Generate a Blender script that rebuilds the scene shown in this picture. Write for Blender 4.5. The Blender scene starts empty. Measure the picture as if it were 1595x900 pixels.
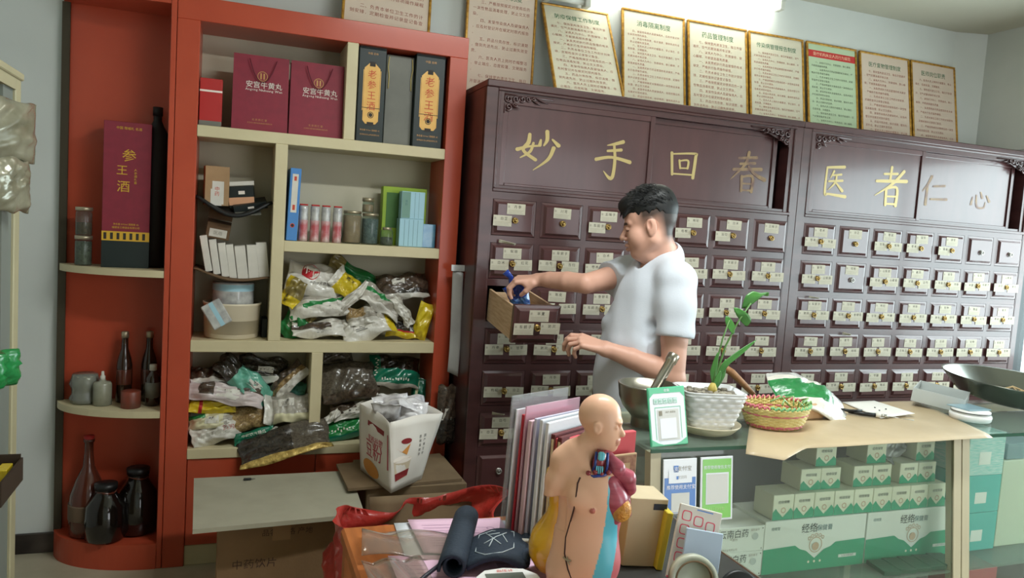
import bpy, math, random
import numpy as np
from mathutils import Vector, Matrix, noise as mnoise

S = bpy.context.scene
COL = S.collection
PI = math.pi

# ------------------------------------------------------------------ camera
YAW, PITCH, ROLL = 0.354047, -0.0805897, 0.0655008
cd = bpy.data.cameras.new('camera')
cd.sensor_width = 36.0
cd.lens = 36.0 * 1187.72 / 1595.0
cd.clip_start = 0.05
cam = bpy.data.objects.new('camera', cd)
COL.objects.link(cam)
_f = Vector((math.sin(YAW) * math.cos(PITCH), math.cos(YAW) * math.cos(PITCH), math.sin(PITCH)))
_r = Vector((math.cos(YAW), -math.sin(YAW), 0))
_u = _r.cross(_f)
_r2 = _r * math.cos(ROLL) + _u * math.sin(ROLL)
_u2 = -_r * math.sin(ROLL) + _u * math.cos(ROLL)
_m = Matrix((_r2, _u2, -_f)).transposed().to_4x4()
_m.translation = Vector((-1.11577, -3.04992, 1.47954))
cam.matrix_world = _m
S.camera = cam

# ------------------------------------------------------------------ world, daylight, exposure
W = bpy.data.worlds.new('daylight')
S.world = W
W.use_nodes = True
bg = W.node_tree.nodes['Background']
bg.inputs[0].default_value = (0.95, 0.98, 1.0, 1)
bg.inputs[1].default_value = 2.6
S.view_settings.view_transform = 'Standard'
S.view_settings.look = 'None'
S.view_settings.gamma = 1.0
S.view_settings.use_curve_mapping = False
S.view_settings.exposure = 0.66
S.cycles.max_bounces = 8
S.cycles.transparent_max_bounces = 16
S.cycles.use_denoising = True
S.cycles.caustics_reflective = False
S.cycles.caustics_refractive = False
S.cycles.sample_clamp_indirect = 6.0

def area_light(name, loc, rot, sx, sy, power, col=(1, 1, 1)):
    l = bpy.data.lights.new(name, 'AREA')
    l.shape = 'RECTANGLE'; l.size = sx; l.size_y = sy; l.energy = power; l.color = col
    o = bpy.data.objects.new(name, l); COL.objects.link(o)
    o.location = loc; o.rotation_euler = rot
    return o
# daylight pouring in through the window opening of the right wall
area_light('window_daylight', (3.40, -1.35, 1.55), (0, math.radians(90), 0), 1.3, 2.6, 60, (0.88, 0.97, 1.0))
# added fill with no visible fixture, lighting the shelf fronts from above
area_light('ceiling_fill_light', (0.1, -1.55, 2.78), (0, 0, 0), 1.2, 0.12, 30, (0.95, 1.0, 0.98))

# ------------------------------------------------------------------ materials
def srgb(r, g, b):
    def f(c):
        c /= 255.0
        return c / 12.92 if c <= 0.04045 else ((c + 0.055) / 1.055) ** 2.4
    return (f(r), f(g), f(b), 1.0)

_mats = {}
def mat(name, rgb=(200, 200, 200), rough=0.5, metal=0.0, spec=0.5, var=None, bump=None, trans=0.0, alpha=1.0, emis=None,
        coat=0.0, rgb2=None, vor=None, attr=None, stretch=None, ior=1.45):
    """procedural principled material; var=(scale, amount of rgb2), vor=(scale) cells between rgb and rgb2"""
    if name in _mats:
        return _mats[name]
    m = bpy.data.materials.new(name); m.use_nodes = True
    nt = m.node_tree; N = nt.nodes; L = nt.links
    b = N['Principled BSDF']
    b.inputs['Base Color'].default_value = srgb(*rgb)
    b.inputs['Roughness'].default_value = rough
    b.inputs['Metallic'].default_value = metal
    b.inputs['Specular IOR Level'].default_value = spec
    b.inputs['Transmission Weight'].default_value = trans
    b.inputs['Alpha'].default_value = alpha
    b.inputs['Coat Weight'].default_value = coat
    b.inputs['Coat Roughness'].default_value = 0.12
    b.inputs['IOR'].default_value = ior
    if emis:
        b.inputs['Emission Color'].default_value = srgb(*emis[0]); b.inputs['Emission Strength'].default_value = emis[1]
    tc = None
    if var or vor or bump:
        tc = N.new('ShaderNodeTexCoord'); src = tc.outputs['Object']
        if stretch:
            mp = N.new('ShaderNodeMapping'); mp.inputs['Scale'].default_value = stretch
            L.new(src, mp.inputs['Vector']); src = mp.outputs['Vector']
    if var or vor:
        r2 = rgb2 or tuple(max(0, c * 0.72) for c in rgb)
        mx = N.new('ShaderNodeMix'); mx.data_type = 'RGBA'
        mx.inputs[6].default_value = srgb(*rgb); mx.inputs[7].default_value = srgb(*r2)
        if vor:
            t = N.new('ShaderNodeTexVoronoi'); t.inputs['Scale'].default_value = vor
            L.new(src, t.inputs['Vector'])
            s = N.new('ShaderNodeSeparateColor'); L.new(t.outputs['Color'], s.inputs[0])
            L.new(s.outputs[0], mx.inputs[0])
        else:
            t = N.new('ShaderNodeTexNoise'); t.inputs['Scale'].default_value = var[0]; t.inputs['Detail'].default_value = 5
            L.new(src, t.inputs['Vector'])
            mr = N.new('ShaderNodeMapRange'); mr.inputs[1].default_value = 0.35; mr.inputs[2].default_value = 0.68
            mr.inputs[4].default_value = var[1]
            L.new(t.outputs['Fac'], mr.inputs[0]); L.new(mr.outputs[0], mx.inputs[0])
        L.new(mx.outputs[2], b.inputs['Base Color'])
    if attr:
        a = N.new('ShaderNodeAttribute'); a.attribute_name = attr
        L.new(a.outputs['Color'], b.inputs['Base Color'])
    if bump:
        t = N.new('ShaderNodeTexNoise'); t.inputs['Scale'].default_value = bump[0]; t.inputs['Detail'].default_value = 4
        L.new(src, t.inputs['Vector'])
        bp = N.new('ShaderNodeBump'); bp.inputs['Strength'].default_value = bump[1]; bp.inputs['Distance'].default_value = 0.01
        L.new(t.outputs['Fac'], bp.inputs['Height']); L.new(bp.outputs[0], b.inputs['Normal'])
    _mats[name] = m
    return m

def glass(name, tint=(225, 240, 232), rough=0.02, clear=0.88, haze=(196, 200, 194)):
    """thin architectural pane: mostly straight-through with a Fresnel reflection"""
    if name in _mats:
        return _mats[name]
    m = bpy.data.materials.new(name); m.use_nodes = True
    nt = m.node_tree; N = nt.nodes; L = nt.links
    N.remove(N['Principled BSDF'])
    tr = N.new('ShaderNodeBsdfTransparent'); tr.inputs[0].default_value = srgb(*tint)
    gl = N.new('ShaderNodeBsdfGlossy'); gl.inputs['Roughness'].default_value = rough
    di = N.new('ShaderNodeBsdfDiffuse'); di.inputs[0].default_value = srgb(*haze)
    lw = N.new('ShaderNodeLayerWeight'); lw.inputs[0].default_value = 0.5
    pw = N.new('ShaderNodeMath'); pw.operation = 'POWER'; pw.inputs[1].default_value = 4.0
    L.new(lw.outputs['Facing'], pw.inputs[0])
    fr = N.new('ShaderNodeMath'); fr.operation = 'MULTIPLY_ADD'; fr.inputs[1].default_value = 0.9; fr.inputs[2].default_value = 0.03
    L.new(pw.outputs[0], fr.inputs[0])
    m1 = N.new('ShaderNodeMixShader'); m1.inputs[0].default_value = 1.0 - clear
    L.new(tr.outputs[0], m1.inputs[1]); L.new(di.outputs[0], m1.inputs[2])
    m2 = N.new('ShaderNodeMixShader')
    L.new(fr.outputs[0], m2.inputs[0]); L.new(m1.outputs[0], m2.inputs[1]); L.new(gl.outputs[0], m2.inputs[2])
    L.new(m2.outputs[0], N['Material Output'].inputs[0])
    _mats[name] = m
    return m
# ------------------------------------------------------------------ glyphs: every character used, turned into flat meshes once
GL = {}
def load_glyphs(chars):
    chars = sorted(set(c for c in chars if not c.isspace()))
    tmp = []
    for ch in chars:
        cu = bpy.data.curves.new('glyph', 'FONT'); cu.body = ch; cu.resolution_u = 1; cu.size = 1.0
        o = bpy.data.objects.new('glyph', cu); COL.objects.link(o); tmp.append((ch, o, cu))
    dg = bpy.context.evaluated_depsgraph_get()
    for ch, o, cu in tmp:
        me = bpy.data.meshes.new_from_object(o.evaluated_get(dg))
        v = np.array([tuple(q.co)[:2] for q in me.vertices], float).reshape(-1, 2)
        f = [tuple(p.vertices) for p in me.polygons]
        x0, x1 = (v[:, 0].min(), v[:, 0].max()) if len(v) else (0, 0.3)
        GL[ch] = (v, f, x0, x1)
        bpy.data.meshes.remove(me)
    for ch, o, cu in tmp:
        bpy.data.objects.remove(o); bpy.data.curves.remove(cu)

def text_geo(s, size, align='C', track=0.0):
    """flat text in xy, baseline y=0 -> verts (n,2), faces"""
    V, F, x, n = [], [], 0.0, 0
    miss = [ch for ch in s if not ch.isspace() and ch not in GL]
    if miss: load_glyphs(miss)
    for ch in s:
        if ch == ' ':
            x += 0.3; continue
        v, f, a, b = GL[ch]
        cjk = ord(ch) > 0x2e00
        if cjk:
            off = x; x += 1.0 + track
        else:
            off = x - a + 0.04; x += (b - a) + 0.11 + track
        if len(v):
            V.append(v + [off, 0]); F += [tuple(i + n for i in q) for q in f]; n += len(v)
    if not V:
        return np.zeros((0, 2)), []
    V = np.concatenate(V)
    if align == 'C': V[:, 0] -= x / 2
    elif align == 'R': V[:, 0] -= x
    return V * size, F

# ------------------------------------------------------------------ mesh builder
def rotz(a): return Matrix.Rotation(a, 4, 'Z')
def roty(a): return Matrix.Rotation(a, 4, 'Y')
def rotx(a): return Matrix.Rotation(a, 4, 'X')
def tr(x, y, z): return Matrix.Translation((x, y, z))

class MB:
    def __init__(s):
        s.v = []; s.f = []; s.m = []; s.s = []
    def add(s, V, F, m=0, smooth=False, M=None):
        n = len(s.v)
        if M is not None:
            A = np.array(M); V = np.asarray(V, float).reshape(-1, 3) @ A[:3, :3].T + A[:3, 3]
        s.v.extend(map(tuple, V))
        s.f.extend([tuple(i + n for i in q) for q in F])
        if isinstance(m, int): s.m.extend([m] * len(F))
        else: s.m.extend(m)
        s.s.extend([smooth] * len(F))
        return s
    def box(s, x0, x1, y0, y1, z0, z1, m=0, c=0.0, M=None):
        if c <= 0:
            V = [(x, y, z) for x in (x0, x1) for y in (y0, y1) for z in (z0, z1)]
            F = [(0, 1, 3, 2), (4, 6, 7, 5), (0, 4, 5, 1), (2, 3, 7, 6), (0, 2, 6, 4), (1, 5, 7, 3)]
            return s.add(V, F, m, False, M)
        c = min(c, (x1 - x0) * .45, (y1 - y0) * .45, (z1 - z0) * .45)
        X, Y, Z = (x0, x1), (y0, y1), (z0, z1)
        idx = {}; V = []
        for i in (0, 1):
            for j in (0, 1):
                for k in (0, 1):
                    sx, sy, sz = (c, -c)[i], (c, -c)[j], (c, -c)[k]
                    for a in range(3):
                        p = [X[i] + sx, Y[j] + sy, Z[k] + sz]
                        p[a] = (X[i], Y[j], Z[k])[a]
                        idx[i, j, k, a] = len(V); V.append(tuple(p))
        F = []
        for a in range(3):
            b, d = (a + 1) % 3, (a + 2) % 3
            for e in (0, 1):
                def key(p, q):
                    t = [0, 0, 0]; t[a] = e; t[b] = p; t[d] = q
                    return idx[t[0], t[1], t[2], a]
                q = [key(0, 0), key(1, 0), key(1, 1), key(0, 1)]
                F.append(tuple(q if e else q[::-1]))
            for p in (0, 1):                     # edges along axis a
                for q in (0, 1):
                    def kk(e, ax):
                        t = [0, 0, 0]; t[a] = e; t[b] = p; t[d] = q
                        return idx[t[0], t[1], t[2], ax]
                    e = [kk(0, b), kk(1, b), kk(1, d), kk(0, d)]
                    F.append(tuple(e if (p ^ q) else e[::-1]))
        for i in (0, 1):
            for j in (0, 1):
                for k in (0, 1):
                    t = [idx[i, j, k, 0], idx[i, j, k, 1], idx[i, j, k, 2]]
                    F.append(tuple(t if (i + j + k) % 2 else t[::-1]))
        return s.add(V, F, m, False, M)
    def lathe(s, prof, n=24, m=0, M=None, smooth=True, mf=None, arc=None):
        """prof: (r, z) list from bottom to top; mf(i)->material of band i"""
        V = []; F = []; mm = []
        for r, z in prof:
            for k in range(n):
                a = 2 * PI * k / n
                V.append((r * math.cos(a), r * math.sin(a), z))
        for i in range(len(prof) - 1):
            for k in range(n):
                k2 = (k + 1) % n
                F.append((i * n + k, i * n + k2, (i + 1) * n + k2, (i + 1) * n + k)); mm.append(mf(i) if mf else m)
        if prof[0][0] > 1e-6: F.append(tuple(range(n))[::-1]); mm.append(mf(0) if mf else m)
        if prof[-1][0] > 1e-6:
            o = (len(prof) - 1) * n; F.append(tuple(o + k for k in range(n))); mm.append(mf(len(prof) - 2) if mf else m)
        return s.add(V, F, mm, smooth, M)
    def tube(s, pts, r, n=8, m=0, M=None, closed=False, smooth=True, flat=1.0):
        P = [Vector(p) for p in pts]; N = len(P)
        rs = r if isinstance(r, (list, tuple)) else [r] * N
        V = []; F = []; up = None
        for i in range(N):
            a = P[(i - 1) % N] if (closed or i > 0) else P[i]
            b = P[(i + 1) % N] if (closed or i < N - 1) else P[i]
            t = (b - a)
            t = t.normalized() if t.length > 1e-9 else Vector((0, 0, 1))
            if up is None:
                up = Vector((0, 0, 1)) if abs(t.z) < 0.9 else Vector((1, 0, 0))
            x = up.cross(t)
            if x.length < 1e-5: x = Vector((1, 0, 0)).cross(t)
            x.normalize(); y = t.cross(x).normalized(); up = y
            for k in range(n):
                q = 2 * PI * k / n
                V.append(tuple(P[i] + x * (math.cos(q) * rs[i]) + y * (math.sin(q) * rs[i] * flat)))
        for i in range(N if closed else N - 1):
            j = (i + 1) % N
            for k in range(n):
                k2 = (k + 1) % n
                F.append((i * n + k, i * n + k2, j * n + k2, j * n + k))
        if not closed:
            F.append(tuple(range(n))[::-1]); F.append(tuple((N - 1) * n + k for k in range(n)))
        return s.add(V, F, m, smooth, M)
    def prism(s, poly, y0, y1, m=0, M=None, plane='XZ'):
        """polygon (counter-clockwise seen from the front, -Y) extruded from y0 (front) to y1"""
        n = len(poly)
        if plane == 'XZ': V = [(x, y0, z) for x, z in poly] + [(x, y1, z) for x, z in poly]
        else: V = [(x, y, y1) for x, y in poly] + [(x, y, y0) for x, y in poly]
        F = [tuple(range(n)), tuple(range(2 * n - 1, n - 1, -1))]
        F += [(i, i + n, (i + 1) % n + n, (i + 1) % n) for i in range(n)]
        return s.add(V, F, m, False, M)
    def text(s, t, size, x, z, y, m=0, align='C', M=None, track=0.0, sx=1.0):
        """text standing upright, facing -Y"""
        V, F = text_geo(t, size, align, track)
        V3 = np.stack([V[:, 0] * sx + x, np.full(len(V), y), V[:, 1] + z], 1)
        return s.add(V3, F, m, False, M)
    def vtext(s, t, size, x, z, y, m=0, M=None, step=1.12):
        for i, ch in enumerate(t): s.text(ch, size, x, z - i * size * step, y, m, 'C', M)
        return s
    def sheet(s, fn, nu, nv, t=0.001, m=0, M=None, smooth=True, mf=None):
        """thin closed shell around surface fn(u,v), u,v in 0..1"""
        P = np.array([[fn(i / nu, j / nv) for j in range(nv + 1)] for i in range(nu + 1)], float)
        du = np.gradient(P, axis=0); dv = np.gradient(P, axis=1)
        n = np.cross(du, dv); n /= (np.linalg.norm(n, axis=2, keepdims=True) + 1e-12)
        A = (P + n * t / 2).reshape(-1, 3); B = (P - n * t / 2).reshape(-1, 3)
        o = len(A); w = nv + 1; F = []; mm = []
        for i in range(nu):
            for j in range(nv):
                a, b, c, d = i * w + j, (i + 1) * w + j, (i + 1) * w + j + 1, i * w + j + 1
                F.append((a, b, c, d)); F.append((o + d, o + c, o + b, o + a))
                q = mf((i + .5) / nu, (j + .5) / nv) if mf else m
                mm += [q, q] if isinstance(q, int) else list(q)
        ring = [i * w for i in range(nu)] + [nu * w + j for j in range(nv)] + [i * w + nv for i in range(nu, 0, -1)] + [j for j in range(nv, 0, -1)]
        for k in range(len(ring)):
            a, b = ring[k], ring[(k + 1) % len(ring)]
            F.append((b, a, o + a, o + b)); mm.append(mm[0])
        return s.add(np.concatenate([A, B]), F, mm, smooth, M)
    def build(s, name, mats, parent=None, M=None):
        if not isinstance(mats, (list, tuple)): mats = [mats]
        me = bpy.data.meshes.new(name)
        me.from_pydata(s.v, [], s.f)
        for q in mats: me.materials.append(q)
        me.polygons.foreach_set('material_index', s.m)
        me.polygons.foreach_set('use_smooth', s.s)
        me.update()
        o = bpy.data.objects.new(name, me); COL.objects.link(o)
        if parent is not None: o.parent = parent
        if M is not None: o.matrix_local = M
        return o

def tag(o, label, cat, group=None):
    o['label'] = label; o['category'] = cat
    if group: o['group'] = group
    return o
def struct(o):
    o['kind'] = 'structure'; return o
def thing(name, label, cat, loc=(0, 0, 0), rz=0.0, group=None, M=None):
    o = bpy.data.objects.new(name, None); COL.objects.link(o)
    o.empty_display_size = 0.05
    if M is not None: o.matrix_world = M
    else: o.location = loc; o.rotation_euler = (0, 0, rz)
    return tag(o, label, cat, group)
def link_copy(o, parent=None):
    c = o.copy(); COL.objects.link(c)
    if parent is not None: c.parent = parent
    return c
def copy_tree(o, loc=None, label=None, rz=None):
    kids = [k for k in o.children]
    c = link_copy(o)
    for k in kids:
        d = link_copy(k, c)
        for g in k.children: link_copy(g, d)
    if loc is not None: c.location = loc
    if rz is not None: c.rotation_euler = (0, 0, rz)
    if label: c['label'] = label
    return c

# ------------------------------------------------------------------ crumpled bag (pillow) with mappable surface
class Pillow:
    """sealed bag lying in its local xy plane, thickness in z; surf(u,v,side) maps -1..1 squares onto it"""
    def __init__(s, L, Wd, T, seed=0, crumple=0.010, bend=0.0, seal=0.07, twist=0.0, flat=0.5, bendy=0.0, freq=1.0):
        r = random.Random(seed); s.L, s.W, s.T, s.seal = L / 2, Wd / 2, T / 2, seal
        s.c, s.b, s.tw, s.by, s.flat = crumple, bend, twist, bendy, flat
        s.w = [(r.uniform(-9, 9) * freq, r.uniform(-9, 9) * freq, r.uniform(0, 6.3), r.uniform(.4, 1)) for _ in range(7)]
        s.e = [(r.uniform(2, 7), r.uniform(0, 6.3)) for _ in range(4)]
    def surf(s, u, v, side, off=0.0):
        iu, iv = 1 - s.seal, 1 - s.seal * s.L / max(s.W, 1e-6) * 0.35
        a = max(0.0, 1 - (abs(u) / iu) ** 2.6); b = max(0.0, 1 - (abs(v) / max(.5, iv)) ** 2.6)
        h = (a * b) ** s.flat
        n = 0.0
        for i, (p, q, ph, am) in enumerate(s.w):
            t = math.sin(p * u + q * v + ph + 1.3 * math.sin(2.1 * u - 1.7 * v + ph))
            n += am * (1 - 2 * abs(t) if i % 2 else t)
        n *= s.c * 0.45
        z = side * (s.T * h + 0.0008 + off) + n * (0.25 + 0.75 * h)
        pinch = 1 - 0.07 * h
        x = u * s.L * pinch * (1 + 0.03 * math.sin(s.e[0][0] * v + s.e[0][1]))
        y = v * s.W * pinch * (1 + 0.05 * math.sin(s.e[1][0] * u + s.e[1][1]))
        z += s.b * u * u + s.by * v * v + 0.012 * math.sin(s.e[2][0] * u + s.e[2][1]) * (1 - h) * (s.c / 0.010)
        t = s.tw * u
        y, z = y * math.cos(t) - z * math.sin(t), y * math.sin(t) + z * math.cos(t)
        return (x, y, z)
    def mesh(s, mb, nu=22, nv=16, mf=None, m=0, M=None, edge=None):
        w = nv + 1; V = []; F = []; mm = []
        us = [-math.cos(PI * i / nu) * .35 + (2 * i / nu - 1) * .65 for i in range(nu + 1)]
        vs = [-math.cos(PI * j / nv) * .35 + (2 * j / nv - 1) * .65 for j in range(nv + 1)]
        for side in (1, -1):
            for u in us:
                for v in vs: V.append(s.surf(u, v, side))
        o = w * (nu + 1)
        for i in range(nu):
            for j in range(nv):
                a, b, c, d = i * w + j, (i + 1) * w + j, (i + 1) * w + j + 1, i * w + j + 1
                u, v = (us[i] + us[i + 1]) / 2, (vs[j] + vs[j + 1]) / 2
                F.append((a, b, c, d)); mm.append(mf(u, v, 1) if mf else m)
                F.append((o + d, o + c, o + b, o + a)); mm.append(mf(u, v, -1) if mf else m)
        ring = [i * w for i in range(nu)] + [nu * w + j for j in range(nv)] + [i * w + nv for i in range(nu, 0, -1)] + [j for j in range(nv, 0, -1)]
        for k in range(len(ring)):
            a, b = ring[k], ring[(k + 1) % len(ring)]
            F.append((b, a, o + a, o + b)); mm.append(mm[0])
        mb.add(V, F, mm, True, M)
    def decal(s, mb, V2, F, m, side=1, off=0.0012, M=None):
        """V2 (n,2) in u,v"""
        mb.add([s.surf(float(a), float(b), side, off) for a, b in V2], F if side > 0 else [q[::-1] for q in F], m, True, M)

def ring_geo(r0, r1, n=28, ax=1.0, ay=1.0, cx=0, cy=0):
    V = []; F = []
    for k in range(n):
        a = 2 * PI * k / n
        V += [(cx + r0 * math.cos(a) * ax, cy + r0 * math.sin(a) * ay), (cx + r1 * math.cos(a) * ax, cy + r1 * math.sin(a) * ay)]
    for k in range(n):
        a = 2 * k; b = 2 * ((k + 1) % n)
        F.append((a, a + 1, b + 1, b))
    return np.array(V), F
def rect_geo(x0, x1, y0, y1): return np.array([(x0, y0), (x1, y0), (x1, y1), (x0, y1)]), [(0, 1, 2, 3)]

# ------------------------------------------------------------------ brush strokes: polyline with widths -> ribbon in xy
def brush(strokes):
    V = []; F = []; LV = []
    for si, st in enumerate(strokes):
        P = [Vector((a, b)) for a, b, w in st]; Wd = [w for a, b, w in st]
        # resample smoothly (Catmull-Rom)
        Q = []; R = []
        n = len(P)
        for i in range(n - 1):
            p0, p1, p2, p3 = P[max(i - 1, 0)], P[i], P[i + 1], P[min(i + 2, n - 1)]
            for k in range(5):
                t = k / 5
                Q.append(0.5 * ((2 * p1) + (-p0 + p2) * t + (2 * p0 - 5 * p1 + 4 * p2 - p3) * t * t + (-p0 + 3 * p1 - 3 * p2 + p3) * t ** 3))
                R.append(Wd[i] * (1 - t) + Wd[i + 1] * t)
        Q.append(P[-1]); R.append(Wd[-1])
        o = len(V)
        for i, q in enumerate(Q):
            d = (Q[min(i + 1, len(Q) - 1)] - Q[max(i - 1, 0)])
            d = d.normalized() if d.length > 1e-9 else Vector((1, 0))
            nrm = Vector((-d.y, d.x))
            V += [tuple(q - nrm * R[i] / 2), tuple(q + nrm * R[i] / 2)]
        for i in range(len(Q) - 1):
            a = o + 2 * i
            F.append((a, a + 2, a + 3, a + 1))
        for e, sgn in ((0, -1), (len(Q) - 1, 1)):          # rounded ends
            d = (Q[min(e + 1, len(Q) - 1)] - Q[max(e - 1, 0)]).normalized()
            nrm = Vector((-d.y, d.x)); c = Q[e]; rr = R[e] / 2; b = len(V)
            for k in range(7):
                a = -PI / 2 + PI * k / 6
                V.append(tuple(c + d * (sgn * math.cos(a) * rr) + nrm * (math.sin(a) * rr)))
            F.append(tuple(range(b, b + 7)) if sgn > 0 else tuple(range(b + 6, b - 1, -1)))
        LV += [si + (0.3 if q >= o + 2 * len(Q) else 0) for q in range(o, len(V))]
    return np.array(V), F, np.array(LV)

# ------------------------------------------------------------------ signed-distance modelling for organic shapes
class SDF:
    def __init__(s, lo, hi, res):
        s.lo = np.array(lo, float); s.res = res
        s.n = np.ceil((np.array(hi) - s.lo) / res).astype(int) + 1
        s.d = np.full(tuple(s.n), 0.6, np.float32)
    def _sl(s, lo, hi):
        a = np.clip(np.floor((np.array(lo) - s.lo) / s.res).astype(int), 0, s.n - 1)
        b = np.clip(np.ceil((np.array(hi) - s.lo) / s.res).astype(int) + 1, 1, s.n)
        if (b <= a).any(): return None, None
        g = [(s.lo[i] + s.res * np.arange(a[i], b[i])).astype(np.float32) for i in range(3)]
        return tuple(slice(a[i], b[i]) for i in range(3)), np.meshgrid(*g, indexing='ij', sparse=True)
    def _mix(s, sl, e, k, op):
        d = s.d[sl]
        if op == 'u':
            h = np.maximum(k - np.abs(d - e), 0) / max(k, 1e-6)
            s.d[sl] = np.minimum(d, e) - h * h * k * 0.25
        else:                                            # subtract
            h = np.maximum(k - np.abs(-e - d), 0) / max(k, 1e-6)
            s.d[sl] = np.maximum(d, -e) + h * h * k * 0.25
    def cone(s, a, b, r1, r2=None, k=0.01, op='u', sq=(1, 1, 1)):
        r2 = r1 if r2 is None else r2
        a = np.array(a, float); b = np.array(b, float); m = max(r1, r2) * max(sq) + k + 2 * s.res
        sl, g = s._sl(np.minimum(a, b) - m, np.maximum(a, b) + m)
        if sl is None: return s
        q = np.array(sq, float); ab = (b - a) / q; L2 = float(ab @ ab) + 1e-12
        px, py, pz = (g[0] - a[0]) / q[0], (g[1] - a[1]) / q[1], (g[2] - a[2]) / q[2]
        t = np.clip((px * ab[0] + py * ab[1] + pz * ab[2]) / L2, 0, 1)
        e = np.sqrt((px - t * ab[0]) ** 2 + (py - t * ab[1]) ** 2 + (pz - t * ab[2]) ** 2) - (r1 + (r2 - r1) * t)
        s._mix(sl, e * min(sq), k, op); return s
    def ell(s, c, r, k=0.01, op='u', R=None):
        r = np.array(r, float); m = r.max() + k + 2 * s.res
        sl, g = s._sl(np.array(c) - m, np.array(c) + m)
        if sl is None: return s
        x, y, z = g[0] - c[0], g[1] - c[1], g[2] - c[2]
        if R is not None:
            A = np.array(R)[:3, :3]                       # local = A^T p
            x, y, z = A[0, 0] * x + A[1, 0] * y + A[2, 0] * z, A[0, 1] * x + A[1, 1] * y + A[2, 1] * z, A[0, 2] * x + A[1, 2] * y + A[2, 2] * z
        k0 = np.sqrt((x / r[0]) ** 2 + (y / r[1]) ** 2 + (z / r[2]) ** 2)
        k1 = np.sqrt((x / r[0] ** 2) ** 2 + (y / r[1] ** 2) ** 2 + (z / r[2] ** 2) ** 2) + 1e-9
        s._mix(sl, k0 * (k0 - 1.0) / k1, k, op); return s
    def chain(s, pts, rs, k=0.01, op='u', sq=(1, 1, 1)):
        for i in range(len(pts) - 1): s.cone(pts[i], pts[i + 1], rs[i], rs[i + 1], k, op, sq)
        return s
    def plane(s, p, n, op='s', k=0.003):
        """cut away the side the normal points to"""
        n = np.array(n, float); n /= np.linalg.norm(n)
        sl, g = s._sl(s.lo, s.lo + s.n * s.res)
        e = (g[0] - p[0]) * n[0] + (g[1] - p[1]) * n[1] + (g[2] - p[2]) * n[2]
        s._mix(sl, -e, k, 's'); return s
    def noise(s, amp, freqs, seed=0):
        r = np.random.RandomState(seed)
        sl, g = s._sl(s.lo, s.lo + s.n * s.res)
        for f in freqs:
            w = r.randn(3); w *= f / np.linalg.norm(w)
            s.d += amp / len(freqs) * np.sin(g[0] * w[0] + g[1] * w[1] + g[2] * w[2] + r.uniform(0, 6))
        return s
    def mesh(s, smooth=1):
        d = s.d.copy()
        d[0], d[-1], d[:, 0], d[:, -1], d[:, :, 0], d[:, :, -1] = (0.5,) * 6
        ins = d < 0
        n = np.array(d.shape) - 1
        acc = np.zeros(tuple(n), np.uint8)
        cs = [(i, j, k) for i in (0, 1) for j in (0, 1) for k in (0, 1)]
        for i, j, k in cs: acc += ins[i:i + n[0], j:j + n[1], k:k + n[2]]
        ci = np.argwhere((acc > 0) & (acc < 8))
        pos = np.zeros((len(ci), 3)); cnt = np.zeros(len(ci))
        val = {c: d[ci[:, 0] + c[0], ci[:, 1] + c[1], ci[:, 2] + c[2]] for c in cs}
        for c in cs:
            for ax in range(3):
                if c[ax]: continue
                e = list(c); e[ax] = 1; e = tuple(e)
                a, b = val[c], val[e]; cr = (a < 0) != (b < 0)
                t = np.where(cr, a / np.where(cr, a - b, 1), 0)
                p = np.tile(np.array(c, float), (len(ci), 1)); p[:, ax] = t
                pos += np.where(cr[:, None], p, 0); cnt += cr
        pos = (pos / cnt[:, None] + ci) * s.res + s.lo
        idx = np.full(tuple(n), -1, np.int32); idx[ci[:, 0], ci[:, 1], ci[:, 2]] = np.arange(len(ci))
        Q = []
        for ax in range(3):
            b, c = (ax + 1) % 3, (ax + 2) % 3
            s0 = [slice(None)] * 3; s1 = [slice(None)] * 3
            s0[ax] = slice(0, -1); s1[ax] = slice(1, None)
            a0, a1 = ins[tuple(s0)], ins[tuple(s1)]
            e = np.argwhere(a0 != a1)
            e = e[(e[:, b] > 0) & (e[:, c] > 0) & (e[:, b] < d.shape[b] - 1) & (e[:, c] < d.shape[c] - 1)]
            fl = a0[e[:, 0], e[:, 1], e[:, 2]]
            def at_(db, dc):
                q = e.copy(); q[:, b] += db; q[:, c] += dc
                return idx[q[:, 0], q[:, 1], q[:, 2]]
            q = np.stack([at_(-1, -1), at_(0, -1), at_(0, 0), at_(-1, 0)], 1)
            q[~fl] = q[~fl][:, ::-1]
            Q.append(q)
        Q = np.concatenate(Q); Q = Q[(Q >= 0).all(1)]
        for _ in range(smooth):
            sm = np.zeros_like(pos); ct = np.zeros(len(pos))
            for i in range(4):
                a, b = Q[:, i], Q[:, (i + 1) % 4]
                np.add.at(sm, a, pos[b]); np.add.at(sm, b, pos[a]); np.add.at(ct, a, 1); np.add.at(ct, b, 1)
            pos = 0.5 * pos + 0.5 * sm / np.maximum(ct, 1)[:, None]
        return pos, Q

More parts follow.
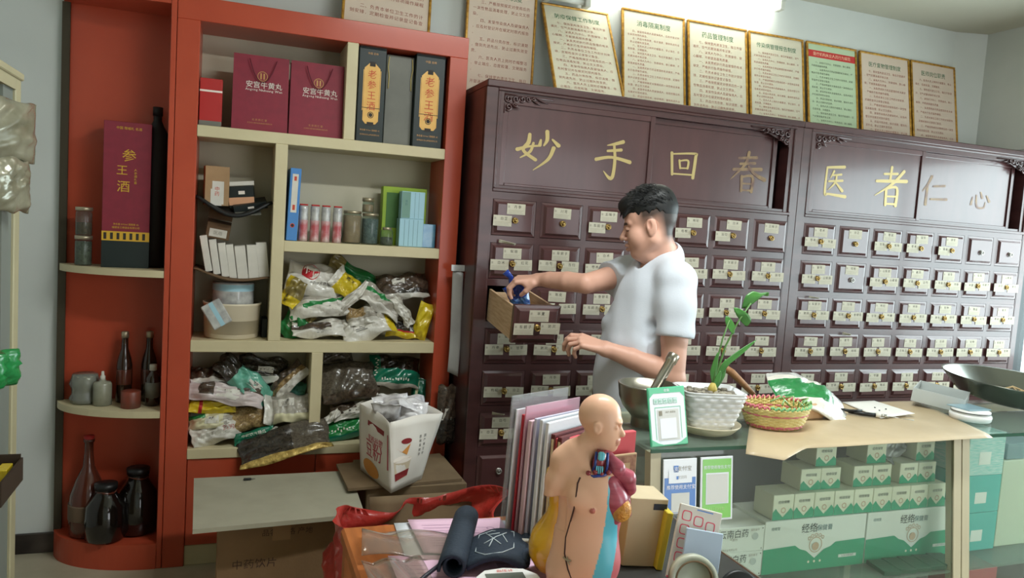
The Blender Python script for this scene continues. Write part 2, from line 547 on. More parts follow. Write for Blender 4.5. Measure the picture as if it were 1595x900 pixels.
def np_object(name, V, Q, mats, parent=None, colors=None, mi=None):
    me = bpy.data.meshes.new(name)
    V = np.asarray(V, np.float32); Q = np.asarray(Q, np.int32)
    me.vertices.add(len(V)); me.vertices.foreach_set('co', V.ravel())
    me.loops.add(Q.size); me.loops.foreach_set('vertex_index', Q.ravel())
    me.polygons.add(len(Q)); me.polygons.foreach_set('loop_start', np.arange(len(Q), dtype=np.int32) * Q.shape[1])
    me.polygons.foreach_set('loop_total', np.full(len(Q), Q.shape[1], np.int32))
    me.polygons.foreach_set('use_smooth', np.ones(len(Q), bool))
    for q in (mats if isinstance(mats, (list, tuple)) else [mats]): me.materials.append(q)
    if mi is not None: me.polygons.foreach_set('material_index', np.asarray(mi, np.int32))
    if colors is not None:
        at_ = me.color_attributes.new('Col', 'FLOAT_COLOR', 'POINT')
        at_.data.foreach_set('color', np.asarray(colors, np.float32).ravel())
    me.update(calc_edges=True); me.validate()
    o = bpy.data.objects.new(name, me); COL.objects.link(o)
    if parent is not None: o.parent = parent
    return o
# ------------------------------------------------------------------ the room
M_wall = mat('wall_paint', (206, 210, 206), 0.9, var=(2.2, 0.45), rgb2=(188, 193, 188))
M_ceil = mat('ceiling_paint', (196, 194, 178), 0.95, var=(1.2, 0.5), rgb2=(182, 178, 160))
M_floor = mat('floor_tile', (176, 168, 146), 0.45, var=(6, 0.6), rgb2=(150, 142, 120))
M_base = mat('baseboard_tile', (38, 32, 30), 0.3, var=(9, 1), rgb2=(70, 62, 56))
M_frame_w = mat('window_frame_white', (214, 220, 216), 0.5)
M_post = mat('window_post_dark', (44, 52, 54), 0.5)

b = MB()
b.box(-2.2, 3.3, -5.62, 0.62, -0.05, 0.0)
struct(b.build('floor', M_floor))
struct(MB().box(-2.8, 3.3, 0.5, 0.62, -0.05, 2.95).build('wall_back', M_wall))
struct(MB().box(-2.2, -2.1, -5.5, 0.5, -0.05, 2.95).build('wall_left', M_wall))
b = MB()
b.box(3.14, 3.30, -5.5, 0.5, -0.05, 0.74); b.box(3.14, 3.30, -5.5, 0.5, 2.12, 2.95)
b.box(3.14, 3.30, 0.30, 0.5, 0.74, 2.12); b.box(3.14, 3.30, -5.5, -2.7, 0.74, 2.12)
struct(b.build('wall_right', M_wall))
struct(MB().prism([(2.94, 0.502), (3.142, 0.44), (3.142, 0.502)], 2.09, 2.83, 0, plane='XY').build('trim_1', M_wall))
struct(MB().box(-2.8, 3.3, -5.5, 0.62, 2.83, 2.95).build('ceiling', M_ceil))
# unseen front wall added to cut world light from the left; open on the right
struct(MB().box(-2.2, 0.7, -5.62, -5.5, -0.05, 2.95).box(0.7, 3.3, -5.62, -5.5, 2.45, 2.95).build('wall_front_blocker', M_wall))
struct(MB().box(-2.7, -1.6, 0.486, 0.5, 0.0, 0.085, 0, .003).build('baseboard_back', M_base))
# the window of the right wall, seen edge-on past the cabinets
win = struct(bpy.data.objects.new('window_1', None)); COL.objects.link(win)
b = MB()
for y0, y1 in ((0.25, 0.30), (-2.70, -2.65)): b.box(3.16, 3.24, y0, y1, 0.74, 2.12)
b.box(3.16, 3.24, -2.65, 0.25, 0.74, 0.79); b.box(3.16, 3.24, -2.65, 0.25, 2.07, 2.12)
b.build('window_frame', M_frame_w, win)
for y in (0.075, -0.95, -1.85):
    MB().box(3.165, 3.235, y - .012, y + .012, 0.79, 2.07).build('mullion', M_post, win)
MB().box(3.198, 3.202, -2.65, 0.25, 0.79, 2.07).build('pane', glass('window_glass', (246, 252, 252), 0.01, 0.97), win)
struct(MB().box(3.10, 3.32, -2.72, 0.32, 0.715, 0.742, 0, .004).build('trim_2', M_frame_w))

# ------------------------------------------------------------------ ceiling battens on the back wall
M_lampbody = mat('lamp_housing', (196, 198, 190), 0.5)
M_tube_on = mat('lit_tube', (255, 255, 250), 0.5, emis=((255, 255, 246), 17.0))
M_tube_off = mat('unlit_tube', (214, 216, 210), 0.35)
def batten(x0, x1, z, lit, label):
    t = thing('tube_lamp', label, 'lamp', (x0, 0.42, z))
    MB().box(0, x1 - x0, -.035, .079, .02, .07, 0, .006).build('housing', M_lampbody, t)
    for x in (0.0, x1 - x0 - .03): MB().box(x, x + .03, -.028, .028, -.025, .022, 0, .004).build('lamp_holder', M_lampbody, t)
    MB().tube([(.03, 0, 0), (x1 - x0 - .03, 0, 0)], .015, 12).build('tube', M_tube_on if lit else M_tube_off, t)
batten(0.228, 0.468, 2.585, False, 'short unlit white tube lamp above the slanted leaning notice')
batten(0.36, 1.60, 2.748, True, 'glowing white tube lamp high on the wall under the ceiling')

# ------------------------------------------------------------------ framed rules standing on the cabinets
M_gold = mat('gold_moulding', (196, 150, 62), 0.35, 0.35, var=(60, 1), rgb2=(150, 104, 36))
M_paper = mat('notice_paper', (206, 200, 178), 0.75)
M_paperp = mat('notice_paper_pinkish', (212, 194, 176), 0.75)
M_paperg = mat('notice_paper_green', (184, 204, 170), 0.75)
M_green_ink = mat('green_ink', (48, 108, 76), 0.7)
M_red_ink = mat('red_brown_ink', (156, 90, 78), 0.7)
M_dark_ink = mat('dark_ink', (88, 92, 80), 0.7)
M_redband = mat('red_band', (196, 58, 56), 0.6)
M_band_ink = mat('red_band_ink', (240, 200, 170), 0.7)
BODY = ('一、认真贯彻执行药品管理的有关规定，严格执行各项操作规程。'
        '二、负责本单位卫生工作的计划安排，定期检查并记录登记备查。'
        '三、严格按照规定对使用后的一次性物品消毒处理，防止交叉感染。'
        '四、发现传染病人及疑似病人，应及时登记并在规定时限内报告。'
        '五、药品分类存放，标识清楚，做到先进先出，防止过期失效变质。'
        '六、医务人员上岗时衣帽整洁，举止端庄，态度和蔼，文明服务。'
        '七、保持室内清洁卫生，每日开窗通风，空气定期消毒并有记录。'
        '八、以病人为中心，热情接待，耐心解释，不断提高服务质量。')
load_glyphs(BODY)
_rb = random.Random(5)
def poster(name_label, title, w, h, M, nlines, ncol, paper, ink, band=False, tsize=.030, blank=()):
    t = thing('framed_notice', name_label, 'framed notice', M=M, group='framed rules standing on the cabinets')
    fr = .012
    b = MB()
    b.box(-w / 2, w / 2, -.010, .006, 0, fr, 0, .003); b.box(-w / 2, w / 2, -.010, .006, h - fr, h, 0, .003)
    b.box(-w / 2, -w / 2 + fr, -.010, .006, fr, h - fr, 0, .003); b.box(w / 2 - fr, w / 2, -.010, .006, fr, h - fr, 0, .003)
    b.build('frame', M_gold, t)
    p = MB(); p.box(-w / 2 + fr, w / 2 - fr, -.004, .004, fr, h - fr, 0)
    y = -.0046
    if band:
        p.add([(-w / 2 + fr, y + .0003, h - .085), (w / 2 - fr, y + .0003, h - .085), (w / 2 - fr, y + .0003, h - .045), (-w / 2 + fr, y + .0003, h - .045)], [(0, 1, 2, 3)], 3)
        p.text(title, .022, 0, h - .073, y - .0002, 4)
    else:
        p.text(title, tsize, 0, h - .082, y, 1, sx=0.98)
    iw = w - 2 * fr - .04; z0 = h - .118; dz = (h - .15) / nlines; cs = iw / ncol
    k = _rb.randrange(len(BODY))
    k = BODY.rfind('。', 0, max(2, k)) + 1
    i = 0; line = 0
    while line < nlines:
        s = BODY[k % len(BODY):] + BODY
        e = s.index('。') + 1; para = s[:e]; k += e
        lines = [('  ' + para)[j:j + ncol] for j in range(0, len(para) + 2, ncol)]
        for q, ln in enumerate(lines):
            if line >= nlines: break
            lead = 2 if q == 0 else 0
            V, F = text_geo(ln.strip(), cs * .93, 'L', 0.07)
            if len(V):
                V3 = np.stack([V[:, 0] - iw / 2 + lead * cs, np.full(len(V), y), V[:, 1] + z0 - line * dz], 1)
                p.add(V3, F, 2)
            line += 1
    p.build('sheet', [paper, M_green_ink, ink, M_redband, M_band_ink], t)
    return t
def pm(xc, y, z, lean, rz=0.0): return tr(xc, y, z) @ roty(rz) @ rotx(-lean)
ZC = 2.0835
poster('framed notice on the red shelf top, cropped by the photo edge', '医德规范', .39, .52, pm(-.52, .36, 2.292, .2, .05), 13, 15, M_paperp, M_red_ink)
poster('upright framed notice in the gap between red shelf and dark cabinet', '卫生工作制度', .35, .545, pm(.04, .452, ZC, .03), 14, 15, M_paperp, M_red_ink, tsize=.034)
poster('framed notice leaning far forward, slanted in view, below the unlit lamp', '防疫保健工作制度', .361, .55, pm(.42, .215, ZC, .50), 16, 17, M_paper, M_red_ink, tsize=.031)
poster('framed notice titled 消毒隔离制度 below the glowing lamp', '消毒隔离制度', .368, .54, pm(.864, .40, ZC, .17), 21, 22, M_paper, M_red_ink, tsize=.034)
poster('framed notice titled 药品管理制度, right of the disinfection rules', '药品管理制度', .372, .54, pm(1.2505, .40, ZC, .17), 15, 17, M_paper, M_red_ink, tsize=.034)
poster('framed notice titled 传染病管理报告制度, left of the green sheet', '传染病管理报告制度', .365, .54, pm(1.63, .40, ZC, .17), 21, 22, M_paper, M_red_ink, tsize=.030)
poster('framed notice with a pale green sheet and red title band', '医疗机构从业人员行为规范', .356, .54, pm(2.011, .40, ZC, .17), 19, 21, M_paperg, M_dark_ink, band=True)
poster('framed notice titled 医疗废物管理制度, right of the green sheet', '医疗废物管理制度', .376, .54, pm(2.398, .40, ZC, .17), 16, 19, M_paperp, M_red_ink, tsize=.031)
poster('rightmost framed notice on the cabinets, titled 医师岗位职责', '医师岗位职责', .355, .54, pm(2.7745, .40, ZC, .17), 14, 18, M_paperp, M_red_ink, tsize=.033)
# ------------------------------------------------------------------ dark wooden medicine cabinets
M_wood = mat('dark_red_lacquer', (72, 42, 41), 0.36, spec=0.5, var=(3, 0.8), rgb2=(52, 29, 29), stretch=(1, 1, 6), coat=0.25)
M_woodd = mat('dark_lacquer_panel', (78, 47, 47), 0.30, spec=0.5, var=(2, 0.7), rgb2=(60, 35, 35), stretch=(5, 1, 1), coat=0.35)
M_inside = mat('raw_drawer_wood', (206, 176, 142), 0.75, var=(14, 1), rgb2=(184, 150, 116), stretch=(1, 1, 9))
M_brass = mat('aged_brass', (150, 122, 70), 0.32, 0.85)
M_steelknob = mat('grey_metal_knob', (150, 146, 140), 0.3, 0.8)
M_label = mat('label_card', (182, 176, 158), 0.8, var=(40, .5), rgb2=(166, 158, 138))
M_ink = mat('black_ink', (34, 32, 30), 0.8)
M_inkg = mat('grey_print', (150, 144, 130), 0.8)
M_giltch = mat('gilt_characters', (168, 148, 96), 0.45, 0.25)
M_giltwornhaze = mat('worn_hazed_gilt_characters', (128, 102, 66), 0.5, 0.1, var=(30, 1), rgb2=(92, 62, 52))  # faded gilt: real wear plus reflection haze put into the colour

CH = {
 '妙': [[(.27, .88, .08), (.25, .66, .10), (.14, .44, .08), (.44, .22, .09)], [(.37, .66, .06), (.30, .42, .07), (.08, .24, .03)], [(0, .45, .10), (.24, .55, .06), (.50, .60, .05)],
       [(.68, 1.0, .10), (.69, .78, .09), (.62, .62, .04)], [(.54, .76, .05), (.52, .62, .09)], [(.82, .80, .05), (.97, .66, .11)], [(.86, .58, .10), (.74, .26, .08), (.40, -.06, .02)]],
 '手': [[(.76, .97, .10), (.54, .90, .08), (.30, .84, .02)], [(.32, .70, .06), (.72, .76, .08)], [(0, .46, .09), (.45, .55, .07), (1.0, .47, .10)], [(.50, .86, .07), (.55, .5, .09), (.52, .08, .10), (.42, .02, .09), (.24, .18, .02)]],
 '回': [[(.08, .88, .09), (.14, .12, .08)], [(.10, .84, .05), (.82, .93, .08), (.86, .80, .10), (.82, .06, .10)], [(.14, .15, .06), (.82, .17, .06)], [(.34, .64, .07), (.38, .36, .06)], [(.35, .62, .05), (.62, .66, .07), (.62, .38, .07)], [(.38, .37, .05), (.62, .39, .05)]],
 '春': [[(.22, .83, .06), (.74, .89, .08)], [(.27, .69, .06), (.70, .74, .07)], [(.08, .53, .07), (.90, .60, .09)], [(.50, 1.0, .09), (.42, .70, .08), (.02, .27, .02)], [(.52, .64, .05), (.72, .46, .08), (1.02, .34, .11)], [(.34, .37, .08), (.36, 0, .07)], [(.35, .36, .05), (.66, .39, .08), (.66, 0, .08)], [(.36, .19, .05), (.66, .20, .05)], [(.36, .02, .05), (.66, .03, .05)]],
 '医': [[(.16, .90, .07), (.84, .97, .10)], [(.16, .90, .07), (.15, .10, .09), (.30, .07, .07), (.97, .03, .11)], [(.44, .80, .08), (.32, .58, .03)], [(.38, .67, .05), (.74, .72, .07)], [(.26, .47, .06), (.80, .53, .08)], [(.55, .68, .07), (.52, .45, .08), (.27, .20, .02)], [(.54, .45, .05), (.82, .21, .11)]],
 '者': [[(.24, .80, .06), (.66, .84, .07)], [(.46, 1.0, .08), (.44, .62, .07)], [(.02, .59, .08), (.97, .66, .10)], [(.86, .92, .09), (.52, .55, .08), (0, .20, .02)], [(.34, .41, .08), (.36, -.03, .08)], [(.35, .41, .05), (.68, .45, .08), (.69, -.03, .09)], [(.36, .20, .05), (.68, .22, .05)], [(.36, .0, .05), (.68, .01, .06)]],
 '仁': [[(.36, 1.0, .10), (.22, .68, .08), (0, .38, .02)], [(.23, .66, .08), (.22, .0, .10)], [(.46, .66, .07), (.86, .71, .09)], [(.40, .20, .07), (.98, .24, .10)]],
 '心': [[(.12, .52, .06), (.08, .20, .11)], [(.30, .62, .07), (.38, .12, .10), (.72, .10, .09), (.78, .36, .02)], [(.50, .78, .06), (.60, .54, .11)], [(.82, .64, .06), (.97, .40, .12)]]}
HERBS = ['当归', '黄芪', '甘草', '白术', '茯苓', '川芎', '白芍', '桂枝', '柴胡', '半夏', '陈皮', '防风', '杜仲', '牛膝', '丹参', '红花', '麦冬', '枸杞', '白芷', '苍术', '金银花', '山茱萸', '五味子', '车前子']
# raised drawer front, origin at the knob
DX, DZ0, DZ1 = .0965, -.066, .084
def drawer_front(dx=DX, z0=DZ0, z1=DZ1):
    b = MB()
    V = []; F = []
    lv = [(0, .020), (0, .000), (.010, -.002), (.020, -.012)]
    for ins, y in lv:
        V += [(-dx + ins, y, z0 + ins), (dx - ins, y, z0 + ins), (dx - ins, y, z1 - ins), (-dx + ins, y, z1 - ins)]
    for i in range(3):
        for k in range(4):
            F.append((i * 4 + k, i * 4 + (k + 1) % 4, (i + 1) * 4 + (k + 1) % 4, (i + 1) * 4 + k))
    F.append((12, 13, 14, 15)); F.append((3, 2, 1, 0))
    b.add(V, F, 0)
    return b
_df = drawer_front().build('drawer', M_woodd)
ME_DRAWER = _df.data; bpy.data.objects.remove(_df)
def knob_mesh(mt):
    b = MB()
    R = rotx(PI / 2)
    b.lathe([(.013, 0), (.0125, .002), (.009, .0035), (.006, .005), (.0055, .010)], 12, 0, R)
    b.tube([(math.cos(a) * .0105, -.0095, math.sin(a) * .0105 - .002) for a in [2 * PI * k / 12 for k in range(12)]], .0028, 6, 0, closed=True)
    o = b.build('knob', mt); me = o.data; bpy.data.objects.remove(o); return me
ME_KNOB, ME_KNOB2 = knob_mesh(M_brass), knob_mesh(M_steelknob)
def label_mesh(txt, big=1.0):
    b = MB(); w, h = .041, .0225
    b.box(-w, w, -.0008, .0004, -h, h, 0)
    b.text(txt, .0145, .008, h - .0185, -.0012, 1, 'C', sx=1.0, track=.25)
    for k in range(3):
        b.add([(-w + .006, -.0011, -.005 - k * .006), (w - .008 - .006 * (k % 2), -.0011, -.005 - k * .006), (w - .008 - .006 * (k % 2), -.0011, -.0066 - k * .006), (-w + .006, -.0011, -.0066 - k * .006)], [(0, 3, 2, 1)], 2)
    b.add([(-w + .004, -.0011, h - .018), (-w + .012, -.0011, h - .018), (-w + .012, -.0011, h - .009), (-w + .004, -.0011, h - .009)], [(0, 1, 2, 3)], 2)
    o = b.build('paper_label', [M_label, M_ink, M_inkg]); me = o.data; bpy.data.objects.remove(o); return me
ME_LABELS = [label_mesh(h) for h in HERBS]
_rl = random.Random(11)
def mk(name, me, parent, M):
    o = bpy.data.objects.new(name, me); COL.objects.link(o); o.parent = parent; o.matrix_local = M; return o
def add_labels(d, which, y=-.0125):
    pos = {'t': (0.0, .045), 'l': (-.053, -.005), 'r': (.053, -.005)}
    for w in which:
        x, z = pos[w]
        mk('paper_label', ME_LABELS[_rl.randrange(len(ME_LABELS))], d,
           tr(x + _rl.uniform(-.004, .004), y - _rl.uniform(0, .0012), z + _rl.uniform(-.003, .003)) @ roty(_rl.uniform(-.035, .035)) @ tr(0, 0, 0))

def spiral(cx, cz, r, turns, a0, y, n=14, sg=1):
    return [(cx + r * (1 - .8 * i / n) * math.cos(a0 + sg * turns * 2 * PI * i / n), y - .004 * i / n, cz + r * (1 - .8 * i / n) * math.sin(a0 + sg * turns * 2 * PI * i / n)) for i in range(n + 1)]
def carved(mir):
    b = MB()
    for cx, cz, r, a0, sg in ((.020, -.022, .018, 2.0, 1), (.052, -.020, .017, .5, -1), (.022, -.056, .016, 4.0, 1), (.082, -.018, .015, 2.6, 1), (.052, -.046, .012, 1.0, 1), (.108, -.014, .012, .2, -1), (.132, -.011, .009, 2.8, 1)):
        b.tube(spiral(cx, cz, r, 1.3, a0, -.004, 14, sg), .0042, 6)
    b.tube([(0, 0, -.004), (.10, 0, -.005), (.225, -.002, -.006)], .004, 6); b.tube([(.004, 0, -.004), (.004, 0, -.082)], .004, 6)
    for x0, z0, x1, z1 in ((.14, -.006, .20, -.024), (.12, -.012, .165, -.034), (.03, -.04, .075, -.058)):
        b.tube([(x0, -.003, z0), ((x0 + x1) / 2, -.008, (z0 + z1) / 2 - .004), (x1, -.003, z1)], [.003, .008, .002], 6, flat=.5)
    b.prism([(0, -.075), (.05, -.055), (.12, -.028), (.20, -.012), (.20, 0), (0, 0)], .004, .008)
    if mir: b.v = [(-x, y, z) for x, y, z in b.v]; b.f = [f[::-1] for f in b.f]
    return b

def cabinet(x0, label, chars, skip, open_rc=None):
    """x0 = knob column 0; everything in the cabinet is local to its left front foot corner"""
    L, R = -.155, 1.320 + .144
    t = thing('medicine_cabinet', label, 'cabinet', (x0 + L, 0, 0))
    W_ = R - L; ox = -L                                     # local x of column 0
    H = 2.082
    b = MB()
    b.box(0, .03, .012, .46, 0, H - .03); b.box(W_ - .03, W_, .012, .46, 0, H - .03)
    b.box(0, W_, .44, .455, 0, H - .03); b.box(0.03, W_ - .03, .012, .44, .24, .27)
    b.box(0.03, W_ - .03, .10, .44, 1.60, 1.63)
    b.build('carcass', M_wood, t)
    MB().box(0, W_, -.006, .46, H - .03, H, 0, .004).build('top_board', M_wood, t)
    # front frame
    b = MB(); y0, y1 = 0.0, .022
    b.box(0, .052, y0, y1, 0, H - .03, 0, .002); b.box(W_ - .042, W_, y0, y1, 0, H - .03, 0, .002)
    if x0 > 1: pass
    for c in range(6):
        xm = ox + c * .22 + .11
        b.box(xm - .0125, xm + .0125, y0 + .001, y1, .27, 1.60)
    zr = [1.5097 - r * .1831 for r in range(6)]
    for z in zr: b.box(.05, W_ - .05, y0 + .0005, y1, z + .085, z + .1145)
    b.box(.05, W_ - .05, y0 + .0005, y1, zr[5] - .105, zr[5] - .067)
    b.box(.05, W_ - .05, y0 + .0005, y1, .235, .285)
    # side fillers beside the outer drawers
    b.box(.05, ox - .099, y0 + .001, y1, .27, 1.62); b.box(ox + 6 * .22 + .099, W_ - .04, y0 + .001, y1, .27, 1.62)
    b.build('front_frame', M_wood, t)
    MB().box(.05, W_ - .04, .004, .022, 0, .236).build('plinth_panel', M_wood, t)
    # door zone: stepped surround, lintel, two sliding doors
    b = MB()
    b.box(.05, W_ - .04, -.004, .02, 1.6245, 1.640, 0, .003)
    b.box(.05, W_ - .04, -.004, .02, 2.040, 2.0525, 0, .003)
    b.box(.05, .062, -.004, .02, 1.64, 2.04, 0, .003); b.box(W_ - .052, W_ - .04, -.004, .02, 1.64, 2.04, 0, .003)
    b.box(.06, .078, .004, .03, 1.64, 2.04); b.box(W_ - .075, W_ - .05, .004, .07, 1.64, 2.04)
    b.box(.06, W_ - .05, .008, .09, 2.016, 2.042); b.box(.06, W_ - .05, .008, .09, 1.638, 1.652)
    b.build('door_surround', M_wood, t)
    def door(xa, xb, y, nm, chs):
        b = MB()
        b.box(xa, xb, y, y + .020, 1.652, 2.016)
        fw = .024
        b.box(xa, xa + fw, y - .008, y, 1.652, 2.016, 0, .002); b.box(xb - fw, xb, y - .008, y, 1.652, 2.016, 0, .002)
        b.box(xa + fw, xb - fw, y - .008, y, 1.990, 2.016, 0, .002); b.box(xa + fw, xb - fw, y - .008, y, 1.652, 1.664, 0, .002)
        d = b.build('sliding_door', M_woodd, t)
        for ch, xa_, xb_, za, zb, mt in chs:
            V, F, LV = brush(CH[ch])
            q = MB(); q.add(np.stack([xa_ - x0 - L + V[:, 0] * (xb_ - xa_), y - .0012 - .0002 * LV, za + V[:, 1] * (zb - za)], 1), F, 0)
            q.build('gilt_character', mt, d)
    door(.078, ox + .650, .016, 'l', chars[:2]); door(ox + .632, W_ - .115, .046, 'r', chars[2:])
    c = carved(False).build('carved_bracket', M_wood, t); c.matrix_local = tr(.078, .010, 2.034)
    c = carved(True).build('carved_bracket', M_wood, t); c.matrix_local = tr(W_ - .075, .006, 2.034)
    # drawers
    for r in range(6):
        for c in range(7):
            which = skip.get((r, c), 'tlr')
            M = tr(ox + c * .22, .002, zr[r])
            if open_rc == (r, c): M = tr(ox + c * .22, -.325, zr[r] - .042) @ rotx(math.radians(7.0))
            d = mk('drawer', ME_DRAWER, t, M)
            mk('knob', ME_KNOB2 if which == '' or which == 'T' else ME_KNOB, d, tr(0, -.0115, 0))
            add_labels(d, which.lower().replace('n', ''))
            if open_rc == (r, c):
                q = MB()
                q.box(-.090, -.080, .020, .335, -.062, .072); q.box(.080, .090, .020, .335, -.062, .072)
                q.box(-.080, .080, .325, .335, -.062, .060); q.box(-.080, .080, .020, .030, -.062, .072); q.box(-.080, .080, .030, .325, -.062, -.056)
                q.build('drawer_box', M_inside, d)
    bm = drawer_front(DX, -.125, .075).build('drawer', M_woodd); me = bm.data; bpy.data.objects.remove(bm)
    for c in range(7):
        d = mk('drawer', me, t, tr(ox + c * .22, .002, .425))
        mk('knob', ME_KNOB2, d, tr(0, -.0115, 0))
    return t
G, WnHaze = M_giltch, M_giltwornhaze
cab1 = cabinet(0.0, 'dark lacquered medicine cabinet reading 妙手回春, with one drawer pulled out',
        [('妙', .0, .192, 1.738, 1.896, G), ('手', .370, .538, 1.722, 1.894, G), ('回', .755, .92, 1.755, 1.885, G), ('春', 1.095, 1.29, 1.725, 1.91, WnHaze)],
        {(0, 0): 'tl', (0, 1): 't', (0, 2): 'tl', (0, 4): 'tl', (0, 5): 'tl', (0, 6): 't', (4, 0): 'lr'}, (2, 0))
cab2 = cabinet(1.6195, 'dark lacquered medicine cabinet reading 医者仁心, in the right corner',
        [('医', 1.616, 1.774, 1.737, 1.893, G), ('者', 1.960, 2.168, 1.726, 1.914, G), ('仁', 2.30, 2.49, 1.745, 1.895, WnHaze), ('心', 2.66, 2.81, 1.745, 1.865, WnHaze)],
        {(0, 1): 't', (0, 3): 'tl', (0, 4): 'tl', (0, 5): '', (0, 6): '', (1, 1): 'T'})

# loose paper slips curling out of the drawer gaps
def slip(par, x, z, w, h, a):
    b = MB(); b.sheet(lambda u, v: (w * (u - .5), -.012 - .018 * math.sin(PI * u * .8) * v, h * v * (1 - .5 * u)), 8, 4, .0008)
    o = b.build('paper_slip', M_label, par); o.matrix_local = tr(x, 0, z) @ roty(a)
slip(cab1, .155 - .03, 1.408, .075, .014, .10); slip(cab1, .155 - .02, .672, .055, .014, .05); slip(cab1, .155 + .76, 1.405, .05, .012, .1)
slip(cab2, .155 - .01, 1.225, .06, .010, .05); slip(cab2, .155 + .22, 1.043, .05, .014, .1)
# ------------------------------------------------------------------ red-orange display shelf and its rounded end unit
M_or = mat('orange_red_laminate', (184, 76, 50), 0.34, spec=0.45, var=(5, .5), rgb2=(168, 64, 42), coat=0.15)
M_cream = mat('cream_edge_board', (206, 194, 158), 0.5, var=(7, .5), rgb2=(192, 178, 142))
M_back = mat('cream_back_panel', (196, 190, 168), 0.6, var=(3, .6), rgb2=(178, 170, 146))
M_edge = mat('dark_back_edge', (62, 54, 38), 0.7)
sh = thing('display_shelf', 'tall orange-red display shelf with cream shelves full of herb bags and boxes', 'shelf', (-1.344, 0.24, 0))
def bx(par, name, x0, x1, y0, y1, z0, z1, m, c=.002): return MB().box(x0 + 1.344, x1 + 1.344, y0 - .24, y1 - .24, z0, z1, 0, c).build(name, m, par)
bx(sh, 'side_panel', -1.344, -1.262, .24, .50, 0, 2.20, M_or); bx(sh, 'side_panel', -.255, -.1745, .24, .50, 0, 2.20, M_or)
bx(sh, 'top_panel', -1.344, -.1745, .24, .50, 2.20, 2.29, M_or)
bx(sh, 'back_panel', -1.262, -.255, .486, .499, .05, 2.20, M_back, 0)
for z0, z1, xa in ((1.756, 1.801, -1.262), (1.318, 1.363, -.9165), (.895, .943, -1.262), (.452, .494, -1.262)):
    bx(sh, 'shelf', xa, -.255, .238, .486, z0, z1, M_cream)
bx(sh, 'divider', -.696, -.650, .238, .486, 1.801, 2.20, M_cream)
bx(sh, 'divider', -.965, -.916, .238, .486, .943, 1.756, M_cream)
bx(sh, 'divider', -.785, -.738, .238, .486, .494, .895, M_cream)
bx(sh, 'door', -1.260, -.7515, .246, .262, .086, .450, M_or); bx(sh, 'door', -.7485, -.257, .246, .262, .086, .450, M_or)
bx(sh, 'plinth', -1.262, -.255, .250, .486, 0, .084, M_cream)
# rounded end unit
en = thing('corner_shelf', 'rounded orange-red corner shelf unit with curved cream shelves, far left', 'shelf', (-1.346, 0.5, 0))
A, B = .428, .258
def quarter(n=18, a=A, b_=B): return [(-a * math.cos(PI / 2 * k / n), -b_ * math.sin(PI / 2 * k / n)) for k in range(n + 1)] + [(0, 0)]
MB().box(-.402, -.022, -.015, -.002, .10, 2.25).build('back_panel', M_or, en)
MB().box(-.430, -.402, -.030, -.002, .10, 2.25).build('back_edge', M_edge, en)
MB().box(-.020, 0, -.26, -.002, 0, 2.29, 0, .002).build('side_panel', M_or, en)
def qslab(name, z0, z1, mt, a=A, b_=B):
    p = [(x - .021, y - .001) for x, y in quarter(20, a - .022, b_ - .002)]
    return MB().prism(p, z0, z1, 0, plane='XY').build(name, mt, en)
qslab('shelf', 1.190, 1.217, M_cream); qslab('shelf', .625, .652, M_cream)
qslab('base', 0.0, .105, M_or, A + .004, B + .003); qslab('top_panel', 2.25, 2.29, M_or)
# ------------------------------------------------------------------ goods on the display shelf
M_maroon = mat('maroon_card', (134, 34, 52), 0.55, var=(30, .25))
M_maroond = mat('maroon_cord', (92, 18, 34), 0.7)
M_whiteink = mat('white_print', (236, 226, 216), 0.6)
M_goldink = mat('gold_print', (188, 140, 84), 0.45, 0.2)
M_redcard = mat('red_card', (176, 40, 38), 0.5)
M_blackgreen = mat('black_green_card', (20, 34, 32), 0.42)
M_orangegold = mat('orange_gold_foil', (222, 176, 96), 0.45, 0.1, var=(14, .6), rgb2=(206, 150, 66))
M_redprint = mat('red_print', (196, 72, 46), 0.6)
M_greycard = mat('grey_card', (120, 120, 110), 0.5, var=(4, .8), rgb2=(84, 84, 78))
M_cordgold = mat('pale_gold_cord', (206, 186, 120), 0.6)
M_darkprint = mat('dark_print', (44, 36, 30), 0.6)
M_whitecard = mat('white_card', (214, 210, 200), 0.6, var=(12, .3))
M_kraft = mat('kraft_card', (166, 134, 98), 0.75, var=(20, .5), rgb2=(148, 116, 82))
M_kraftd = mat('dark_kraft_card', (104, 80, 56), 0.8, var=(12, .6), rgb2=(84, 64, 44))
M_black = mat('black_plastic', (24, 25, 26), 0.4)
M_blackcard = mat('black_card', (26, 32, 32), 0.45)
M_peach = mat('peach_print', (214, 160, 124), 0.6)
M_blue = mat('blue_binder', (74, 132, 196), 0.45)
M_lightblue = mat('light_blue_card', (160, 200, 214), 0.5)
M_film = mat('clear_film', (196, 196, 192), 0.16, spec=0.7, var=(26, 1), rgb2=(150, 148, 148), coat=.6)
M_tubered = mat('red_packet', (176, 78, 84), 0.3, coat=.5, var=(22, 1), rgb2=(206, 190, 186))
M_steel = mat('steel', (176, 174, 166), 0.28, 0.9)
M_lid = mat('metal_lid', (176, 164, 140), 0.35, 0.7)
M_powder = mat('tan_powder', (186, 150, 122), 0.8, var=(30, .5))
M_greyherb = mat('blue_grey_granules', (104, 120, 124), 0.7, vor=120, rgb2=(76, 92, 98))
M_oliveh = mat('olive_granules', (92, 98, 80), 0.6, vor=140, rgb2=(62, 66, 54))
M_jarglass = glass('jar_glass', (216, 226, 218), 0.03, 0.94)
M_limegreen = mat('lime_green_card', (150, 178, 44), 0.5, var=(10, .7), rgb2=(116, 146, 40))

